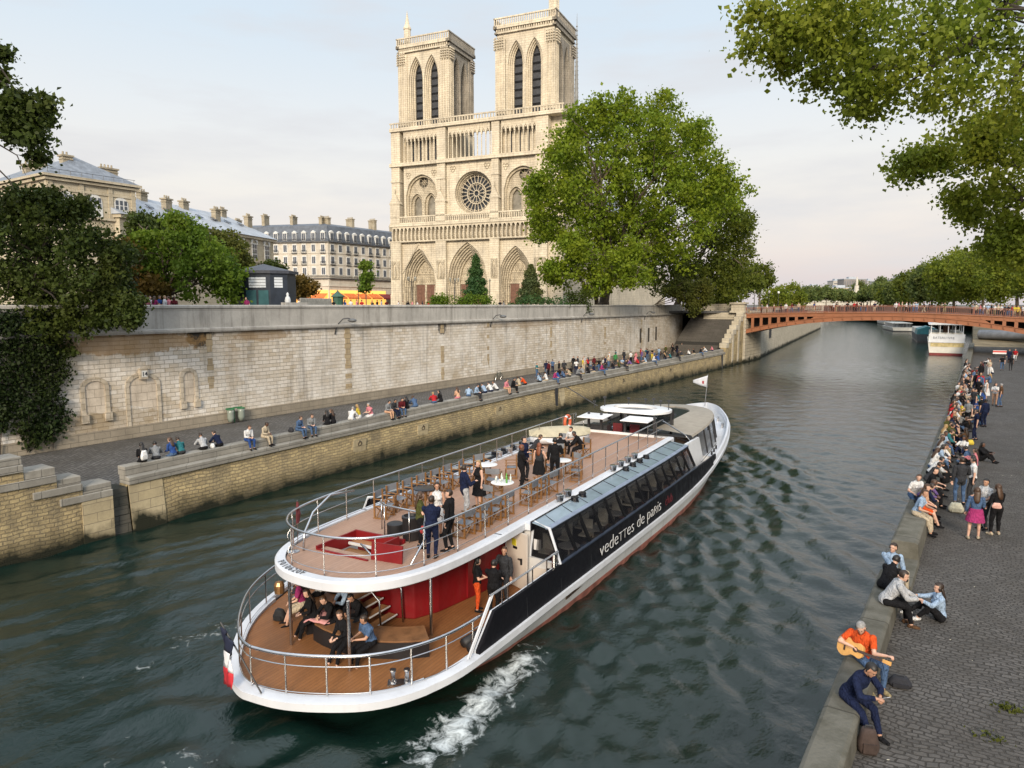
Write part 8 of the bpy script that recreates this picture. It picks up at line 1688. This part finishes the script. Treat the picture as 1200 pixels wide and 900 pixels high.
for k in range(6): mb.box(-.115, .62, -.0195 + k * .0075, -.0185 + k * .0075, .0125, .0135)
mb.build('strings', STEEL, gt)
B, _, _ = PROTO['phone_user']; w_, fd, up, sd_ = B['marks']['hand'][1]
pm_ = Matrix.Translation(led(13.1, .30)) @ Matrix.Rotation(face(.78, -.62), 4, 'Z')
o = MB().box(-.036, .036, -.075, .075, -.005, .005).build('phone', M('phone_pale', (.5, .5, .52), .2, .1, 4), bevel=.003); o.matrix_world = pm_ @ Matrix.Translation(w_ + Vector((-.05, .02, .03))) @ Matrix.Rotation(.6, 4, 'X'); tag(o, 'pale phone in the hands of the man in navy', 'phone')
def bag(name, label, loc, col, sz=(.3, .18, .4), rz=0, cat='bag'):
    w, d, h = sz; t = thing(name, label, cat, loc, rz); rings = []
    for k in range(7):
        u = k / 6; q = (.72 + .28 * math.sin(math.pi * min(1, u * 1.2 + .1))) * (1 if u < .85 else .8); rings.append([(w / 2 * q * math.copysign(abs(math.cos(a)) ** .6, math.cos(a)), d / 2 * q * math.copysign(abs(math.sin(a)) ** .6, math.sin(a)), h * u) for a in [2 * math.pi * j / 16 for j in range(16)]])
    MB().loft(rings).build('bag_body', M(name + '_fabric_%d' % len(bpy.data.materials), col, .85, .2, 12, bmp=.006), t, True)
    MB().tube([(-w * .18, 0, h * .95), (-w * .15, 0, h * 1.12), (w * .15, 0, h * 1.12), (w * .18, 0, h * .95)], .012, 5).build('handle', DARKM, t); MB().box(-w * .32, w * .32, -d * .56, -d * .4, h * .12, h * .5).build('pocket', M('pocket_%d' % len(bpy.data.materials), tuple(k * .8 for k in col), .85, .2, 12), t)
    return t
bag('backpack', 'dark brown backpack leaning on the ledge beside the man in navy', led(12.35, .72, RQZ), (.05, .032, .026), (.34, .24, .42), .4)
bag('backpack', 'black bag lying behind the knees of the guitar player', led(14.95, .95, RQZ), (.015, .016, .022), (.42, .24, .2), .2)
bag('handbag', 'small pink bag worn by the woman in the black top', rq(1166, 627) + Vector((-.02, -.20, .93)), (.62, .36, .30), (.28, .1, .18), .2)
bag('cool_bag', 'cream white picnic bag on the cobbles by the first seated group', rq(1120, 600), (.60, .56, .42), (.5, .32, .34), .2)
bag('carrier_bag', 'yellow bag on the cobbles in the middle of the crowd', rq(1137, 521), (.65, .50, .06), (.34, .22, .26), .3)
bag('backpack', 'white backpack worn by the woman at the left end of the seat wall', lw(167, 534) + Vector((.18, -.02, .12)), (.66, .66, .66), (.32, .16, .44), R(90))
bag('carrier_bag', 'white carrier bag on the seat wall by the pale grey jacket', lw(249, 520), (.68, .68, .68), (.26, .18, .22), 0)
bag('shoulder_bag', 'dark bag on the seat wall left of the washed denim', lw(341, 503), (.02, .02, .025), (.36, .22, .26), 0)
bag('handbag', 'red bag carried by the woman in the olive top', b2w(4.85, 1.55, UZ + .55), (.35, .03, .03), (.26, .1, .22), .6)
bag('backpack', 'black bag on the stern deck by the pink cardigan', b2w(2.9, -2.3, LZ), (.015, .015, .016), (.4, .26, .32), .3)
# wheelie bag holder against the quay wall
q = thing('bin_bag_stand', 'green double bin bag stand against the quay wall right of the blind niches', 'bin', (UW(30) + .55, 30.05, LQZ))
for y in (-.42, .42):
    MB().tube([(.26 * math.cos(a), y + .26 * math.sin(a), 1.0) for a in [k * math.pi / 7 for k in range(14)]], .03, 5, True).build('hoop', M('bin_green', (.03, .16, .06), .5, .1, 3) if not bpy.data.materials.get('bin_green') else bpy.data.materials['bin_green'], q)
    MB().lathe([(.17, .12), (.24, .4), (.23, .75), (.25, .99), (.23, .99)], (0, y, 0), 12).build('bin_bag', glassy('clear_bag', (.20, .23, .20), .25) if not bpy.data.materials.get('clear_bag') else bpy.data.materials['clear_bag'], q, True)
mb = MB(); mb.tube([(-.2, 0, 0), (-.2, 0, 1.1)], .04, 6); mb.box(-.24, -.16, -.65, .65, 1.0, 1.08); mb.build('post', bpy.data.materials['bin_green'], q)
# bicycle leaning on the wall
q = thing('bicycle', 'dark bicycle leaning against the quay wall above the white shirts', 'bicycle', (UW(63.5) + .45, 63.4, LQZ + .0), R(90))
TYR = M('tyre_black', (.012, .012, .012), .8, .2, 5)
for x in (-.52, .52):
    w = MB().tube([(x + .33 * math.cos(a), 0, .34 + .33 * math.sin(a)) for a in [2 * math.pi * k / 24 for k in range(24)]], .02, 6, True).build('wheel', TYR, q, True); mb = MB()
    for k in range(10): a = k * math.pi / 5; mb.tube([(x, 0, .34), (x + .32 * math.cos(a), 0, .34 + .32 * math.sin(a))], .004, 3)
    mb.build('spokes', STEEL, w)
mb = MB()
for a, b in (((-.52, 0, .34), (-.15, 0, .30)), ((-.15, 0, .30), (-.28, 0, .85)), ((-.52, 0, .34), (-.24, 0, .72)), ((-.15, 0, .30), (.34, 0, .78)), ((-.24, 0, .74), (.34, 0, .82)), ((.34, 0, .92), (.52, 0, .34))): mb.tube([a, b], .018, 6)
mb.build('frame', M('bike_green', (.03, .06, .05), .4, .1, 4), q); MB().ell((-.29, 0, .90), (.13, .07, .04), 8, 5).build('saddle', TYR, q); MB().tube([(.30, -.26, 1.0), (.36, -.1, 1.02), (.36, .1, 1.02), (.30, .26, 1.0)], .015, 5).build('handlebar', DARKM, q)
# lamps on curved brackets along the quay wall
for i, (y, lab) in enumerate(((40.4, 'curved bracket lamp on the quay wall left of the cathedral portals, nearest the camera'), (62.9, 'curved bracket lamp on the quay wall below the central cathedral portal'), (84.8, 'curved bracket lamp on the quay wall below the plane tree trunk'), (107.6, 'farthest curved bracket lamp on the quay wall, near the stairs'))):
    t = thing('wall_lamp', lab, 'lamp', (UW(y), y, 7.6), 0, 'bracket lamps along the quay wall')
    MB().tube([(.05, -.5, 0), (.1, -.45, .35), (.25, -.3, .85), (.5, 0, 1.25), (.85, .25, 1.3), (1.0, .35, 1.2)], .05, 7).build('bracket', DARKM, t, True)
    MB().ell((1.1, .42, 1.12), (.42, .3, .16), 12, 7).build('lamp_head', M('lamp_grey', (.10, .105, .11), .5, .15, 3) if not bpy.data.materials.get('lamp_grey') else bpy.data.materials['lamp_grey'], t, True)
# street lamps on the square and street
GLOBE = M('lamp_globe', (.7, .7, .68), .3, .05, 3)
def street_lamp(p, h, heads, lab):
    t = thing('street_lamp', lab, 'street lamp', p, 0, 'street lamps above the quay')
    MB().lathe([(.18, 0), (.16, .6), (.08, .8), (.06, h)], n=8).build('post', DARKM, t)
    for k in range(heads):
        a = 2 * math.pi * k / max(heads, 1); r = .75 if heads > 1 else 0
        if heads > 1: MB().tube([(0, 0, h - .6), (r * math.cos(a), r * math.sin(a), h - .3)], .03, 5).build('arm', DARKM, t)
        l_ = MB().lathe([(.1, 0), (.2, .35), (.2, .42), (.05, .6)], (r * math.cos(a), r * math.sin(a), h - .3 if heads > 1 else h), 6).build('lantern', M('lantern_glass', (.25, .24, .2), .3, .2, 4) if not bpy.data.materials.get('lantern_glass') else bpy.data.materials['lantern_glass'], t)
for px, D, h, n_, lab in ((483, 112, 5.2, 4, 'four armed lantern post before the left cathedral portal'), (533, 112, 5.0, 3, 'lantern post left of the pointed conifer'), (574, 118, 4.8, 1, 'slim lantern post right of the pointed conifer'), (884, 140, 3.4, 1, 'lantern on the street above the head of the stone stairs'), (420, 128, 6, 3, 'lantern post on the square before the corner apartment house')):
    p = at_fwd(px, 353, D); street_lamp((p.x, p.y, STZ), h, n_, lab)
for px, D, lab in ((884, 165, 'white globe lamp at the left end of the footbridge'), (901, 175, 'second white globe lamp from the left beyond the footbridge'), (912, 185, 'white globe lamp beyond the footbridge, before the small round trees'), (922, 195, 'white globe lamp beyond the footbridge nearest the river')):
    p = at_fwd(px, 353, D); t = thing('globe_lamp', lab, 'street lamp', (p.x, p.y, STZ), 0, 'globe lamps beyond the footbridge'); MB().lathe([(.09, 0), (.06, 4)], n=6).build('post', DARKM, t); MB().ell((0, 0, 4.25), (.32, .32, .34), 8, 6).build('globe', GLOBE, t, True)
# sign boards and barriers
p = at_fwd(848, 353, 139); t = thing('notice_board', 'white and blue notice board at the head of the stone stairs', 'sign', (p.x, p.y, STZ), R(30)); MB().box(-.6, .6, -.04, .04, 1.2, 2.6).build('board', M('board_white', (.65, .67, .72), .5, .1, 3), t); MB().box(-.4, .4, -.06, -.041, 1.5, 1.9).build('panel', M('board_blue', (.05, .12, .3), .5, .1, 3), t); mb = MB(); mb.box(-.5, -.42, -.03, .03, 0, 1.2); mb.build('leg', DARKM, t); MB().box(.42, .5, -.03, .03, 0, 1.2).build('leg', DARKM, t)
p = rq(1171, 419); t = thing('barrier', 'white and red barrier board at the far end of the right quay', 'barrier', p, R(10)); MB().box(-.8, .8, -.03, .03, .5, 1.0).build('board', M('barrier_white', (.7, .7, .7), .6, .05, 3), t); MB().box(-.8, .8, -.045, -.031, .72, .95).build('red_band', M('barrier_red', (.55, .06, .05), .6, .1, 3), t)
for x in (-.65, .6): MB().box(x, x + .06, -.25, .25, 0, .52).build('leg', DARKM, t)
# gull
b_ = at_fwd(898, 270, 140); t = thing('gull', 'tiny gull gliding in the sky right of the plane trees', 'bird', b_, 0)
mb = MB(); mb.tube([(0, -.25, 0), (0, -.1, .02), (0, .1, .02), (0, .28, 0)], [.02, .07, .06, .02], 7)
for sx in (-1, 1): mb.loft([[(sx * .03, .08, .03), (sx * .03, -.1, .03), (sx * .03, -.1, .015), (sx * .03, .08, .015)], [(sx * .4, .12, .14), (sx * .4, -.02, .14), (sx * .4, -.02, .13), (sx * .4, .12, .13)], [(sx * .8, .0, .08), (sx * .8, -.06, .08), (sx * .8, -.06, .075), (sx * .8, 0, .075)]])
mb.build('gull_body', M('gull_grey', (.3, .3, .32), .8, .1, 5), t, True)

# litter and dry leaves on the cobbles
rg = np.random.default_rng(77); mb = MB()
for k in range(170):
    y = rg.uniform(9, 60); x = RW(y) + rg.uniform(.8, 9); a = rg.uniform(0, 6.28); s = rg.uniform(.012, .035); dx, dy = s * math.cos(a), s * math.sin(a); z = RQZ + .004
    mb.add([(x - dx, y - dy, z), (x + dy * .6, y - dx * .6, z + .004), (x + dx, y + dy, z + .006), (x - dy * .6, y + dx * .6, z + .003), (x, y, z + .012)], [(0, 1, 4), (1, 2, 4), (2, 3, 4), (3, 0, 4), (3, 2, 1, 0)])
o = mb.build('litter', M('litter_pale', (.45, .42, .34), .8, .5, .8)); tag(o, 'scattered pale litter and dry leaves on the cobbled right quay', 'litter', kind='stuff')

for i, (px, py, lab) in enumerate(((1186, 832, 'dry weed tuft growing between the cobbles near the right edge'), (1158, 864, 'smaller weed tuft between the cobbles nearest the camera'))):
    rg = np.random.default_rng(200 + i); p = rq(px, py); n = 90 if i == 0 else 60
    P = rg.normal(size=(n, 3)) * np.array([.14, .09, .02]) + np.array([0, 0, .03]); t = thing('weed_tuft', lab, 'weed', p); leaf_obj('leaves', P, .07, L_OLIVE, t, rg, -.6)
    MB().tube([(0, 0, -.01), (.01, 0, .06)], .006, 4).build('stem', BARKD, t)
